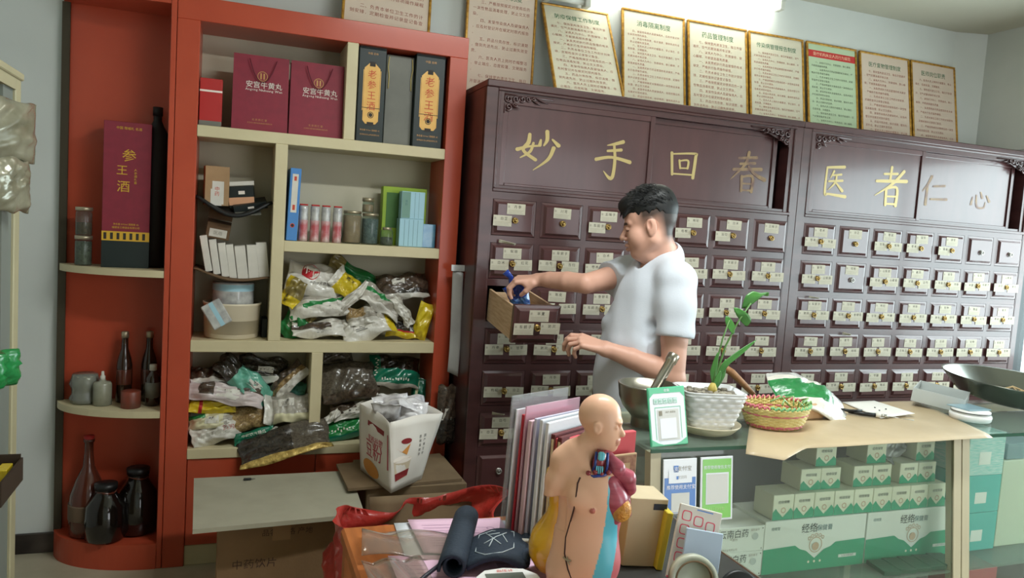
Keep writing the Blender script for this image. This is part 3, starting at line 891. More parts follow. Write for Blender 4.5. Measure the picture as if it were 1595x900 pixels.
def face(b, x0, x1, z0, z1, y, m):
    b.add([(x0, y, z0), (x1, y, z0), (x1, y, z1), (x0, y, z1)], [(0, 1, 2, 3)], m)
def carton(name, label, cat, x, y, z, w, d, h, mats, art=None, rz=0.0, group=None, c=.0015, M=None):
    """box standing on z with its front face centred at (x, y); art(b, w, h) prints on the front plane"""
    b = MB(); b.box(-w / 2, w / 2, 0, d, 0, h, 0, c)
    if art: art(b, w, h)
    o = b.build(name, mats); o.matrix_world = M if M is not None else tr(x, y, z) @ rotz(rz)
    return tag(o, label, cat, group)
E1, E2, E3 = -.0008, -.0014, -.002

# top compartment, left: a red box and two maroon gift bags
def art_red(b, w, h):
    face(b, -w / 2, w / 2, h * .72, h * .76, E1, 1); face(b, -w / 2, w / 2, .004, h * .12, E1, 2)
carton('gift_box', 'bright red box with a pale line, at the left end of the top shelf', 'box', -1.2165, .285, 1.8015, .084, .10, .19, [M_redcard, M_whiteink, M_greycard], art_red)
def gift_bag(x, label):
    t = thing('gift_bag', label, 'gift bag', (x, .276, 1.8015), 0, 'maroon gift bags on the top shelf')
    w, d, h = .218, .085, .304
    b = MB()
    V = [(-w / 2, 0, 0), (w / 2, 0, 0), (w / 2, d, 0), (-w / 2, d, 0), (-w / 2 + .002, .012, h), (w / 2 - .002, .012, h), (w / 2 - .002, d - .012, h), (-w / 2 + .002, d - .012, h),
         (-w / 2 + .012, d / 2, h - .004), (w / 2 - .012, d / 2, h - .004)]
    b.add(V, [(0, 1, 5, 4), (2, 3, 7, 6), (1, 2, 9), (2, 6, 9), (5, 1, 9), (3, 0, 8), (0, 4, 8), (7, 3, 8), (3, 2, 1, 0), (4, 5, 9, 8), (8, 9, 6, 7)], 0)
    def on(y): return lambda zz: y
    lean = lambda z: .012 * z / h - .0012
    def txt(s, size, x_, z_, m, **k):
        V2, F = text_geo(s, size, 'C', k.get('track', 0)); sx = k.get('sx', 1)
        b.add([(q[0] * sx + x_, lean(q[1] + z_), q[1] + z_) for q in V2], F, m)
    txt('安宫牛黄丸', .0285, .012, .176, 1, sx=.98, track=.02); txt('安宫牛黄丸', .0285, .0127, .1765, 1, sx=.98, track=.02)
    txt('Angong Niuhuang Wan', .0135, .012, .162, 1, sx=1.06)
    txt('北京同仁堂', .0095, .0, .042, 2, track=.3); txt('北京同仁堂科技发展股份有限公司', .0062, .0, .030, 2, track=.05)
    V2, F = ring_geo(.0175, .020, 24); b.add([(q[0] + .005, lean(q[1] + .222), q[1] + .222) for q in V2], F, 2)
    for dx in (-.006, .006):
        b.add([(q[0] + .005 + dx, lean(q[1] + .222), q[1] + .222) for q in rect_geo(-.003, .003, -.012, .012)[0]], [(0, 1, 2, 3)], 2)
    b.build('bag_body', [M_maroon, M_whiteink, M_goldink], t)
    pts = [(.052 * math.cos(a) + .006, .005 - .006 * math.sin(-a), h - .022 + .095 * math.sin(a)) for a in [PI + PI * k / 14 for k in range(15)]]
    pts = [(.006 - .052 * (1 - k / 7) if k <= 7 else .006 + .052 * (k / 7 - 1), -.003, h - .018 - .088 * (1 - abs(1 - k / 7) ** 2.2)) for k in range(15)]
    MB().tube(pts, .0022, 6).build('handle', M_maroond, t)
    return t
gift_bag(-1.029, 'left of the two maroon gift bags with white lettering, next to the red box')
gift_bag(-.806, 'right of the two maroon gift bags with white lettering, against the cream divider')
def liquor(x, w, h, label, top=True):
    t = thing('liquor_box', label, 'box', (x, .272, 1.8015), 0, 'black liquor boxes on the top shelf')
    b = MB(); b.box(-w / 2, w / 2, 0, .10, 0, h, 0, .002)
    ww, z0, z1 = w * .29, h * .185, h * .80
    P = [(-ww + .012, z0), (ww - .012, z0), (ww, z0 + .014), (ww, z1 - .022), (ww - .022, z1), (-ww + .022, z1), (-ww, z1 - .022), (-ww, z0 + .014)]
    b.add([(x_, E1, z_) for x_, z_ in P], [tuple(range(8))], 1)
    for dx, s in ((-ww - .004, 1), (ww + .001, 1)): face(b, dx, dx + .003, z0 + .055, z1 - .03, E1, 1)
    b.vtext('老参王酒', w * .34, 0, z1 - .062, E2, 2, step=1.12)
    face(b, -ww - .006, ww + .006, z0 + .066, z0 + .0685, E2, 3)
    V, F = ring_geo(.0, .0135, 20); b.add([(q[0], E2, q[1] + z0 + .038) for q in V], F, 3)
    V, F = ring_geo(.0085, .0105, 20); b.add([(q[0], E3, q[1] + z0 + .038) for q in V], F, 1)
    face(b, -.014, .014, z0 - .006, z0 + .008, E3, 3); face(b, -.012, .012, z1 - .014, z1 + .006, E2, 3)
    b.text('中国 吉林', w * .09, 0, h * .885, E1, 4); b.text('净含量 500ml 酒精度 42', w * .07, 0, h * .115, E1, 4); b.text('吉林省长白山参酒有限公司', w * .06, 0, h * .07, E1, 4)
    b.build('carton', [M_blackgreen, M_orangegold, M_redprint, M_darkprint, M_goldink], t)
liquor(-.583, .115, .415, 'left black liquor box with rounded gold panel, against the divider')
liquor(-.331, .130, .412, 'right black liquor box with rounded gold panel, by the red side wall')
t = thing('gift_box', 'plain grey box with pale cords between the two black liquor boxes', 'box', (-.458, .305, 1.8015))
MB().box(-.060, .060, 0, .09, 0, .385, 0, .002).build('carton', M_greycard, t)
for s in (-1, 1): MB().tube([(s * .050, -.004, .375), (s * .054, -.005, .33), (s * .048, -.004, .29), (s * .050, -.004, .24)], .0022, 6).build('cord', M_cordgold, t)

# left column: sagging black tray with little boxes, curved board with white boxes, bandage rolls on a bucket
def sag(xa, xb, zl, zr, dz, y0, y1, bow, tk, name, mt, label, cat, up=0.0):
    b = MB()
    def fn(u, v):
        x = xa + (xb - xa) * u; s = math.sin(PI * u)
        yy = y1 + (y0 - bow * s - y1) * v
        return (x, yy, zl + (zr - zl) * u - dz * s ** 1.2 * (0.55 + .45 * v) + up * (v > .92) * 0)
    b.sheet(fn, 20, 6, tk)
    o = b.build(name, mt); return tag(o, label, cat)
sag(-1.262, -.966, 1.522, 1.517, .068, .285, .484, .02, .014, 'sagging_tray', M_black, 'black plastic tray sagging between the walls of the narrow column', 'tray')
sag(-1.262, -.966, 1.232, 1.205, .028, .27, .484, .03, .006, 'curved_board', M_kraftd, 'thin brown board bowed under the row of white boxes', 'board')
def art_slip(b, w, h):
    face(b, -w * .2, w * .28, .006, h * .62, E1, 1); face(b, -w * .26, w * .2, .0, h * .42, E2, 1)
    b.vtext('中药', .02, .0, h * .38, E3, 2, step=1.0)
carton('small_carton', 'open brown carton with a white slip, on the black tray', 'box', -1.183, .325, 1.489, .094, .07, .160, [M_kraft, M_whitecard, M_redprint], art_slip, .12)
def art_dark(b, w, h):
    face(b, -w / 2, w / 2, h * .12, h * .48, E1, 1); face(b, -w * .1, w * .15, h * .62, h * .78, E1, 2)
carton('small_carton', 'small black box with a peach band and white top, beside the brown carton', 'box', -1.083, .33, 1.500, .100, .06, .088, [M_blackcard, M_peach, M_whiteink], art_dark, -.1, M=tr(-1.083, .335, 1.488) @ roty(-.12) @ rotz(-.1))
carton('small_carton', 'white topped flat box lying on the black peach-banded box', 'box', -1.083, .33, 1.58, .098, .05, .018, [M_whitecard], None, M=tr(-1.088, .335, 1.578) @ roty(-.12))
def art_d2(b, w, h): face(b, -w * .08, w * .1, h * .3, h * .6, E1, 1)
carton('small_carton', 'flat black box lying tilted at the right of the black tray', 'box', -1.03, .31, 1.49, .135, .09, .028, [M_blackcard, M_whiteink], art_d2, M=tr(-1.048, .318, 1.478) @ roty(-.22) @ rotx(.25))
tag(MB().box(-.05, .05, -.02, .02, 0, .004, 0).build('paper_strip', M_greycard, None, tr(-1.06, .290, 1.463) @ roty(-.1) @ rotx(.3)), 'folded grey paper strip in front on the black tray', 'paper')
def art_lab(b, w, h): face(b, -w * .36, w * .38, h * .12, h * .62, E1, 1); b.text('医用', .018, 0, h * .28, E2, 2)
carton('small_carton', 'brown box with a white label tilted above the row of white boxes', 'box', -1.176, .33, 1.362, .092, .075, .066, [M_kraftd, M_whitecard, M_inkg], art_lab, M=tr(-1.178, .335, 1.352) @ roty(.14) @ rotx(.15))
MBo = MB().box(-.047, .047, 0, .004, 0, .05, 0).build('carton_flap', M_kraftd, None, tr(-1.168, .36, 1.432) @ roty(.14) @ rotx(-.5)); tag(MBo, 'raised dark brown cardboard flap over the tilted labelled box', 'flap')
names7 = ['first', 'second', 'third', 'fourth', 'fifth', 'sixth', 'seventh']
for i, (x, w, h, a) in enumerate(((-1.215, .027, .148, -.185), (-1.183, .028, .144, -.165), (-1.150, .029, .140, -.155), (-1.120, .029, .140, -.15), (-1.082, .042, .138, -.135), (-1.040, .040, .140, -.10), (-.999, .042, .146, -.12))):
    sg = math.sin(PI * (x + 1.262) / .296)
    z = 1.232 - .027 * (x + 1.262) / .296 - .028 * max(0, sg) ** 1.2 + .003
    carton('medicine_box', names7[i] + ' from the left of the white boxes leaning on the bowed board', 'box', x, .30, z, w, .085, h, [M_whitecard], None, M=tr(x + .012, .295, z) @ roty(a), group='white boxes on the bowed board')
t = thing('bucket', 'cream white tub on the lower left shelf of the narrow column', 'tub', (-1.108, .362, .9435))
MB().lathe([(.104, 0), (.108, .004), (.113, .135), (.117, .140), (.117, .148), (.113, .148), (.109, .02), (0, .018)], 32).build('tub_body', mat('cream_plastic', (214, 202, 178), .45), t)
MB().tube([(.002 * 0 + .06 * math.cos(a), .06 * math.sin(a), .15) for a in [0, .1]], .001, 4).build('rim_mark', M_whitecard, t)
t = thing('bandage_roll', 'roll of white film with pale blue stripe standing in the cream tub', 'roll', (-1.106, .365, .962))
MB().lathe([(.080, 0), (.083, .003), (.083, .152), (.083, .178), (.083, .206), (.083, .212), (.03, .213)], 32, mf=lambda i: 1 if i == 3 else 0).build('roll_body', [M_film, M_lightblue], t)
b = MB(); b.box(-.040, .040, 0, .012, 0, .108, 0, .004); face(b, -.008, .010, .002, .106, E1, 1)
tag(b.build('bandage_packet', [M_film, M_lightblue], None, tr(-1.140, .235, 1.005) @ roty(-.55) @ rotx(-.15)), 'flat white packet with a blue stripe tilted against the cream tub', 'packet')
carton('small_carton', 'narrow black box squeezed against the divider right of the tub', 'box', -.977, .33, .9435, .022, .08, .08, [M_blackcard])

# second shelf: binder, four clear tubes of packets, jars, green boxes
t = thing('ring_binder', 'blue ring binder standing at the left end of the second shelf', 'binder', (-.886, .272, 1.3635))
b = MB(); b.box(-.022, .022, 0, .19, 0, .302, 0, .002); face(b, -.012, .012, .118, .278, E1, 1); face(b, -.005, .005, .128, .15, E2, 2); face(b, -.005, .005, .25, .268, E2, 2)
V, F = ring_geo(.006, .009, 20); b.add([(q[0], E1, q[1] + .064) for q in V], F, 2)
V, F = ring_geo(0.0005, .006, 20); b.add([(q[0], E1, q[1] + .064) for q in V], F, 3)
bo = b.build('cover', [M_blue, M_whitecard, M_redprint, M_black], t); t.rotation_euler = (0, .028, 0)
for i, x in enumerate((-.838, -.790, -.745, -.696)):
    t = thing('packet_tube', names7[i] + ' from the left of the clear film packs of red packets', 'packet', (x, .305, 1.3635), .05 * (i % 2), 'film packs of red packets on the second shelf')
    P = [(.019 if 0 < k < 9 else .016, .153 * k / 9) for k in range(10)]
    MB().lathe([(.0195 + .0008 * math.sin(k * 2.2 + i), .150 * k / 10) for k in range(11)], 10, mf=lambda k: 1 if k < 6 else 0).build('film_pack', [M_film, M_tubered], t)
    MB().box(-.017, .017, -.012, .012, .1503, .157, 0, .002).build('folded_end', M_redcard, t)
def jar(name, label, x, y, z, r, h, fill, fm, lidr=None, lidh=.012, lid=M_lid):
    t = thing(name, label, 'jar', (x, y, z))
    MB().lathe([(r * .94, 0), (r, .004), (r, h - lidh - .012), (r * .9, h - lidh)], 24).build('glass_wall', M_jarglass, t)
    MB().lathe([(r * .88, .004), (r * .93, .008), (r * .93, fill * h), (0, fill * h + .002)], 20).build('contents', fm, t)
    MB().lathe([((lidr or r * .95), h - lidh), ((lidr or r * .95), h), (0, h + .0005)], 24).build('lid', lid, t)
    return t
jar('storage_jar', 'wide clear jar of tan powder on the second shelf', -.629, .335, 1.3635, .041, .142, .86, M_powder)
jar('storage_jar', 'clear jar of blue-grey granules right of the tan powder jar', -.550, .335, 1.3635, .037, .136, .82, M_greyherb)
jar('storage_jar', 'small jar with metal lid stacked on the blue-grey granule jar', -.563, .335, 1.5005, .025, .066, .55, M_powder, .026, .016)
jar('storage_jar', 'squat little glass jar with metal lid before the green boxes', -.480, .305, 1.3635, .028, .08, .45, M_oliveh, .020, .012)
carton('gift_box', 'lime green box standing behind the pale blue boxes', 'box', -.392, .375, 1.3635, .200, .06, .262, [M_limegreen, mat('dark_green_print', (60, 100, 44), .6)], lambda b, w, h: (face(b, -w * .42, -w * .1, h * .3, h * .9, E1, 1)))
def art_pb(b, w, h): face(b, -w / 2 + .002, -w * .12, .003, h - .003, E1, 1); [face(b, -w * .1 + k * .018, -w * .1 + k * .018 + .001, .004, h - .004, E1, 2) for k in range(1, 3)]; b.vtext('清热', .012, -w * .3, h * .6, E2, 2)
M_teal = mat('grey_teal_card', (112, 150, 136), .5); M_inkteal = mat('teal_ink', (84, 120, 124), .6)
carton('medicine_box', 'pale blue box with a green side, upper one of the pair', 'box', -.369, .305, 1.4875, .104, .062, .120, [M_lightblue, M_teal, M_inkteal], art_pb)
carton('medicine_box', 'pale blue box under the other pale blue box', 'box', -.372, .300, 1.3635, .108, .070, .1235, [M_lightblue, M_inkteal, M_inkteal], lambda b, w, h: [face(b, -w * .3 + k * .02, -w * .3 + k * .02 + .0012, .004, h - .004, E1, 1) for k in range(4)])
carton('medicine_box', 'deeper blue film-wrapped box beside the red side wall', 'box', -.288, .31, 1.3635, .058, .08, .105, [mat('blue_wrap', (70, 136, 176), .2, coat=.6, var=(18, .8), rgb2=(120, 170, 196))])
# ------------------------------------------------------------------ herb bags
M_herb = mat('brown_herb_in_film', (92, 76, 62), 0.28, bump=(34, .5), vor=110, rgb2=(54, 44, 36), coat=.55)
M_herbg = mat('grey_herb_in_film', (98, 90, 78), 0.25, bump=(34, .5), vor=150, rgb2=(70, 62, 54), coat=.6)
M_herbd = mat('dark_herb_in_film', (60, 52, 44), 0.25, bump=(34, .5), vor=120, rgb2=(36, 32, 28), coat=.55)
M_seed = mat('beige_seed_in_film', (170, 144, 98), 0.3, vor=170, rgb2=(112, 86, 52), coat=.45)
M_fw = mat('white_bag_film', (214, 210, 200), 0.28, var=(12, .5), rgb2=(184, 182, 176), coat=.4, bump=(38, .55))
M_fw2 = mat('cloudy_bag_film', (186, 180, 168), 0.26, var=(14, .9), rgb2=(134, 128, 118), coat=.5, bump=(42, .6))
M_fpink = mat('pinkish_white_film', (206, 192, 190), 0.3, bump=(34, .5), var=(18, .6), rgb2=(170, 158, 156), coat=.4)
M_py = mat('yellow_bag_print', (210, 186, 36), 0.28, bump=(34, .5), coat=.4, var=(16, .5), rgb2=(176, 150, 30))
M_pol = mat('olive_yellow_film', (150, 134, 70), 0.28, bump=(34, .5), coat=.5, var=(18, .9), rgb2=(104, 92, 60))
M_pg = mat('green_bag_print', (34, 130, 66), 0.28, bump=(34, .5), coat=.4, var=(14, .6), rgb2=(24, 92, 48))
M_pdg = mat('deep_green_bag_print', (14, 112, 84), 0.28, coat=.5, var=(14, .6), rgb2=(10, 78, 60))
M_pteal = mat('teal_bag_film', (104, 172, 150), 0.35, bump=(34, .5), coat=.3, var=(12, .6), rgb2=(78, 140, 122))
M_pred = mat('bag_red_print', (182, 40, 48), 0.45)
M_foil = mat('gold_foil', (226, 196, 116), 0.3, 0.35, bump=(60, .6), var=(40, 1), rgb2=(140, 110, 50))
M_creamf = mat('cream_label_film', (214, 208, 172), 0.4, var=(18, .4))
M_inkbag = mat('bag_ink', (70, 66, 60), 0.6)
_bagn = 0
def bag(label, x, z, y, L, Wd, T, ang, tilt, mats, mf=None, seed=1, art=None, group=None, name='herb_bag', yaw=0.0, lab=None, **kw):
    """flat sealed bag: ang turns it in the picture plane (degrees, anticlockwise), tilt 90 = facing the room"""
    p = Pillow(L, Wd, T, seed, **kw); b = MB()
    p.mesh(b, 26, 18, mf)
    if art: art(p, b)
    if lab:
        n_ = len(mats); mats = list(mats) + [M_whitecard, M_inkbag, M_pg]; u0, v0, lw, lh = lab
        V, F = rect_geo(-lw / 2, lw / 2, -lh / 2, lh / 2); nx_ = 6
        G_ = np.array([(-lw / 2 + lw * i / nx_, -lh / 2 + lh * j / 3) for i in range(nx_ + 1) for j in range(4)]) / [p.L, p.W] + [u0, v0]
        p.decal(b, G_, [(i * 4 + j, i * 4 + 4 + j, i * 4 + 5 + j, i * 4 + 1 + j) for i in range(nx_) for j in range(3)], n_, 1, .0016)
        V, F = text_geo(HERBS[seed % len(HERBS)], lh * .42); p.decal(b, V / [p.L, p.W] + [u0, v0 + lh * .02 / p.W], F, n_ + 1, 1, .0024)
        for q_ in range(2):
            V, F = rect_geo(-lw * .42, lw * (.40 - .2 * q_), -lh * (.22 + .18 * q_), -lh * (.17 + .18 * q_)); p.decal(b, V / [p.L, p.W] + [u0, v0], F, n_ + 1, 1, .0024)
    o = b.build(name, mats)
    o.matrix_world = tr(x, y, z) @ rotz(math.radians(yaw)) @ roty(-math.radians(ang)) @ rotx(math.radians(tilt))
    return tag(o, label, 'herb bag', group)
def ptext(p, b, s, size, u0, v0, m, rows=1, side=1):
    V, F = text_geo(s, size, 'C'); V = V / [p.L, p.W] + [u0, v0]; V = np.clip(V, -.97, .97)
    p.decal(b, V, F, m, side)
def seal_art(p, b):
    for r0, r1, m in ((0.0, .040, 1), (.033, .0355, 2)):
        V, F = ring_geo(r0, r1, 36); p.decal(b, V / [p.L, p.W] + [-.25, .30], F, m, 1, .0014 if m == 1 else .002)
    for x0, x1, y0, y1 in ((-.022, -.017, -.018, .018), (.017, .022, -.018, .018), (-.022, .022, .016, .021), (-.010, .012, .004, .008), (-.010, .012, -.006, -.002), (-.010, .012, -.018, -.014), (-.011, -.007, -.018, .008), (.009, .013, -.018, .008)):
        V, F = rect_geo(x0, x1, y0, y1); p.decal(b, V / [p.L, p.W] + [-.25, .30], F, 2, 1, .002)
    ptext(p, b, '中药饮片精品', .015, .12, -.42, 3)
G3 = 'herb bags piled on the third shelf'
# third shelf pile, back to front
bag('dark green leafy-print bag poking up at the back of the third shelf pile', -.610, 1.205, .43, .24, .12, .045, -28, 78, [M_pg, M_pol], lambda u, v, s: 1 if u < -.45 else 0, 3, bend=.01, group=G3, crumple=.014)
bag('clear bag of brown herb with a white sealed edge at the right of the pile', -.385, 1.182, .36, .235, .125, .06, 6, 58, [M_herb, M_fw, M_herbd], lambda u, v, s: 1 if v < -.72 else (2 if v < -.35 and u > -.3 else 0), 4, group=G3, lab=(-.2, .2, .06, .03), seal=.05)
bag('white bag with a round red seal on top of the third shelf pile', -.770, 1.190, .372, .245, .16, .085, -8, 62, [M_fw, M_pred, M_whiteink, M_inkbag], None, 7, seal_art, G3, crumple=.012)
bag('yellow and clear bag at the left end of the third shelf pile', -.868, 1.142, .32, .125, .09, .05, 62, 66, [M_pol, M_py, M_inkbag], lambda u, v, s: 1 if u < -.25 or v > .55 else 0, 9, lambda p, b: ptext(p, b, '党参', .02, -.55, 0, 2), G3, crumple=.012)
bag('bright yellow printed bag in the middle of the third shelf pile', -.650, 1.185, .335, .125, .105, .05, -42, 70, [M_py, M_fw, M_inkbag], lambda u, v, s: 1 if u < -.5 else 0, 10, lambda p, b: ptext(p, b, '黄精', .022, .1, .3, 2), G3, crumple=.014)
bag('twisted white bag end standing diagonally in the pile', -.612, 1.128, .30, .185, .045, .022, 42, 74, [M_fw, M_fw2], lambda u, v, s: 1 if abs(v) > .6 else 0, 12, None, G3, crumple=.012, twist=.5)
bag('white bag with a dark green stripe lying on the left of the pile', -.752, 1.082, .315, .255, .095, .06, 8, 60, [M_fw, M_pg, M_fw2], lambda u, v, s: 1 if (.05 + .25 * u < v < .42 + .25 * u and u > -.6) else (2 if v > .6 else 0), 13, None, G3, lab=(.3, -.35, .08, .026), crumple=.012)
bag('white bag with a long green stripe sloping down to the right', -.480, 1.110, .305, .200, .095, .05, -30, 62, [M_fw2, M_pg, M_fw], lambda u, v, s: 1 if .15 < v < .5 else (2 if v < -.5 else 0), 14, None, G3, crumple=.014)
bag('grey-white folded bag end hanging down beside the upright yellow bag', -.392, 1.075, .292, .150, .050, .028, -55, 74, [M_fw, M_fw2], lambda u, v, s: 1 if v > .4 else 0, 15, None, G3, crumple=.012)
bag('green printed bag in the lower left corner of the third shelf', -.850, 1.010, .335, .150, .110, .06, 48, 66, [M_pg, M_pol, M_whiteink], lambda u, v, s: 1 if u > .55 else 0, 16, lambda p, b: ptext(p, b, '精选', .02, -.2, 0, 2), G3, crumple=.016)
bag('white and brown bag lying flat at the front left of the third shelf', -.745, .990, .300, .245, .085, .055, 3, 48, [M_fw, M_herb, M_fw2], lambda u, v, s: 1 if (-.2 < v < .25 and u < .4) else (2 if v > .5 else 0), 17, None, G3, lab=(.1, -.55, .08, .022), crumple=.013)
bag('white crumpled bag of herbs at the front middle of the third shelf', -.545, 1.000, .298, .235, .115, .06, 18, 52, [M_fw, M_py, M_fw2], lambda u, v, s: 1 if u > .78 else (2 if v > .1 else 0), 18, None, G3, lab=(-.2, -.1, .09, .045), crumple=.018)
bag('clear grey bag with golden brown slices in the middle of the pile', -.565, 1.050, .300, .150, .085, .055, 14, 60, [M_fw2, M_seed, M_fw], lambda u, v, s: 1 if (u < .1 and v > -.2) else (2 if v < -.5 else 0), 19, None, G3, crumple=.018)
bag('upright yellow bag at the right end of the third shelf', -.297, 1.030, .300, .170, .070, .05, 74, 76, [M_py, M_pol, M_inkbag], lambda u, v, s: 0, 20, None, G3, crumple=.008)
bag('dark bag with a yellow lower band beside the upright yellow bag', -.392, .993, .318, .135, .085, .05, -4, 62, [M_herbd, M_py, M_pred], lambda u, v, s: 1 if v < -.55 else (2 if v < -.35 else 0), 21, None, G3)
# lower left compartment
G4 = 'herb bags piled in the lower left compartment'
bag('teal bag folded over dark herb, sloping across the lower left pile', -1.050, .762, .330, .270, .105, .06, -40, 62, [M_pteal, M_herbd, M_fw], lambda u, v, s: 1 if u < -.35 else 0, 31, None, G4, lab=(.35, .0, .07, .035), crumple=.012)
bag('brown herb bag with a pale rim at the far left of the lower left pile', -1.190, .775, .36, .14, .085, .05, 0, 40, [M_herb, M_fw], lambda u, v, s: 1 if v < -.6 else 0, 32, None, G4)
bag('clear herb bag with crinkled white edges at the top of the lower left pile', -.975, .795, .39, .25, .12, .06, -8, 56, [M_herbd, M_fw2, M_fw], lambda u, v, s: 2 if v < -.68 else (1 if abs(u) > .8 else 0), 33, None, G4, lab=(.1, -.3, .07, .035), crumple=.016)
bag('white edged bag of tan herb standing diagonally at the divider', -.872, .755, .34, .185, .085, .045, 46, 66, [M_herb, M_fw, M_seed], lambda u, v, s: 1 if v < -.25 else (2 if v < .2 else 0), 34, None, G4, lab=(-.2, -.5, .06, .024), crumple=.012)
bag('white labelled bag with brown herb across the left of the pile', -1.120, .708, .300, .300, .085, .05, -10, 56, [M_fpink, M_herb, M_fw], lambda u, v, s: 1 if (-.75 < u < -.35 and v > -.5) or (u > .3 and v > .35) else 0, 35, None, G4, lab=(.05, -.1, .10, .045), crumple=.013)
bag('teal bag end beside the divider in the lower left pile', -.838, .706, .40, .10, .07, .04, -20, 66, [M_pteal], None, 36, None, G4)
bag('yellow bag lying at the left of the lower left pile', -1.172, .655, .315, .180, .062, .045, 0, 58, [M_py, M_pred, M_pol], lambda u, v, s: 1 if -.62 < u < -.48 else (2 if v > .5 else 0), 37, None, G4)
bag('cloudy bag with a pale yellow seal strip at the right of the pile', -.868, .640, .305, .200, .130, .07, 2, 58, [M_fw2, M_creamf, M_fw], lambda u, v, s: 1 if v < -.55 and u > -.6 else (2 if u < -.7 else 0), 38, None, G4, lab=(-.1, .25, .07, .035), crumple=.016)
bag('bag of beige seeds in the middle of the lower left pile', -1.030, .600, .325, .170, .110, .06, 10, 58, [M_seed, M_fw2], lambda u, v, s: 1 if v > .82 else 0, 39, None, G4)
bag('pale rolled bag with a silver end above the knotted carrier', -1.172, .592, .300, .180, .062, .058, 4, 60, [M_creamf, M_fw2, M_pg], lambda u, v, s: 1 if u > .55 else (2 if u < -.3 and v > .45 else 0), 40, None, G4, lab=(.0, .0, .06, .03), crumple=.010)
bag('dark green strip bag with white lettering in the lower left pile', -1.003, .535, .268, .165, .050, .035, 14, 62, [M_pdg, M_whiteink], None, 41, lambda p, b: ptext(p, b, '中药饮片精品', .018, 0, -.1, 1), G4, crumple=.006)
bag('white plastic carrier with red print knotted at the front left', -1.155, .545, .290, .190, .085, .065, 16, 62, [M_fw, M_pred], None, 42, lambda p, b: ptext(p, b, '药房', .024, .62, -.1, 1), G4, crumple=.018)
bag('small cloudy label bag above the gold edged bag', -.905, .550, .26, .085, .045, .018, 8, 50, [M_fw2, M_inkbag], None, 43, None, G4)
bag('large clear bag of brown herb with a gold foil edge hanging off the shelf', -.880, .506, .214, .370, .155, .055, 13, 40, [M_herbd, M_foil, M_herbg], lambda u, v, s: 1 if v < -.60 else (2 if u > .2 else 0), 44, None, G4, crumple=.010, seal=.04, bendy=.02)
# lower right compartment
G5 = 'herb bags piled in the lower right compartment'
bag('grey herb bag end peeking out under the top of the right compartment', -.655, .858, .40, .13, .06, .05, 4, 66, [M_herbg, M_fw2], lambda u, v, s: 1 if v > .6 else 0, 51, None, G5)
bag('big clear bag of grey-brown herb in the lower right compartment', -.606, .752, .332, .255, .185, .10, 6, 58, [M_herbg, M_herb], lambda u, v, s: 1 if v < -.6 else 0, 52, None, G5, crumple=.012, seal=.05)
bag('deep green bag with white checker print at the upper right', -.400, .790, .350, .230, .155, .08, -4, 60, [M_herbd, M_pdg, M_whiteink, M_fw2], lambda u, v, s: 3 if v < -.82 else (1 if v < -.05 or u < -.7 else 0), 53, lambda p, b: ([p.decal(b, rect_geo(-.62 + k * .11, -.57 + k * .11, -.70 + .05 * (k % 2), -.58 + .05 * (k % 2))[0], [(0, 1, 2, 3)], 2) for k in range(11)], [p.decal(b, rect_geo(-.86 + .05 * (k % 2), -.80 + .05 * (k % 2), -.40 + k * .13, -.33 + k * .13)[0], [(0, 1, 2, 3)], 2) for k in range(9)]), G5, crumple=.010)
bag('dark green bag with a yellowish strip standing against the red side', -.290, .652, .350, .210, .065, .06, 84, 78, [M_pdg, M_creamf, M_herbd], lambda u, v, s: 1 if (.1 < v < .5 and u > -.2) else (2 if u < -.4 else 0), 54, None, G5, crumple=.012)
bag('crumpled clear white bag behind the paper carrier bag', -.412, .645, .300, .185, .100, .06, -6, 64, [M_fw2, M_fw, M_seed], lambda u, v, s: 2 if (.2 < u < .6 and abs(v) < .4) else (1 if v > .2 else 0), 55, None, G5, lab=(-.3, .1, .06, .04), crumple=.020)
bag('clear bag with a white label strip under the big grey bag', -.592, .628, .305, .185, .075, .05, 14, 60, [M_fw2, M_herb, M_fw], lambda u, v, s: 2 if v < -.35 else (1 if u < .2 else 0), 56, None, G5, lab=(-.1, -.35, .07, .026), crumple=.014)
bag('small white sealed strip bag at the divider in the right compartment', -.690, .602, .272, .095, .034, .02, 40, 66, [M_fw], None, 57, None, G5)
bag('green bag with white checker print at the bottom of the right compartment', -.620, .545, .305, .235, .095, .06, 10, 50, [M_pg, M_whiteink, M_pdg], lambda u, v, s: 2 if v < -.7 else 0, 58, lambda p, b: [p.decal(b, rect_geo(-.7 + k * .12, -.64 + k * .12, -.45 + .12 * (k % 2), -.28 + .12 * (k % 2))[0], [(0, 1, 2, 3)], 1) for k in range(9)], G5, crumple=.010)
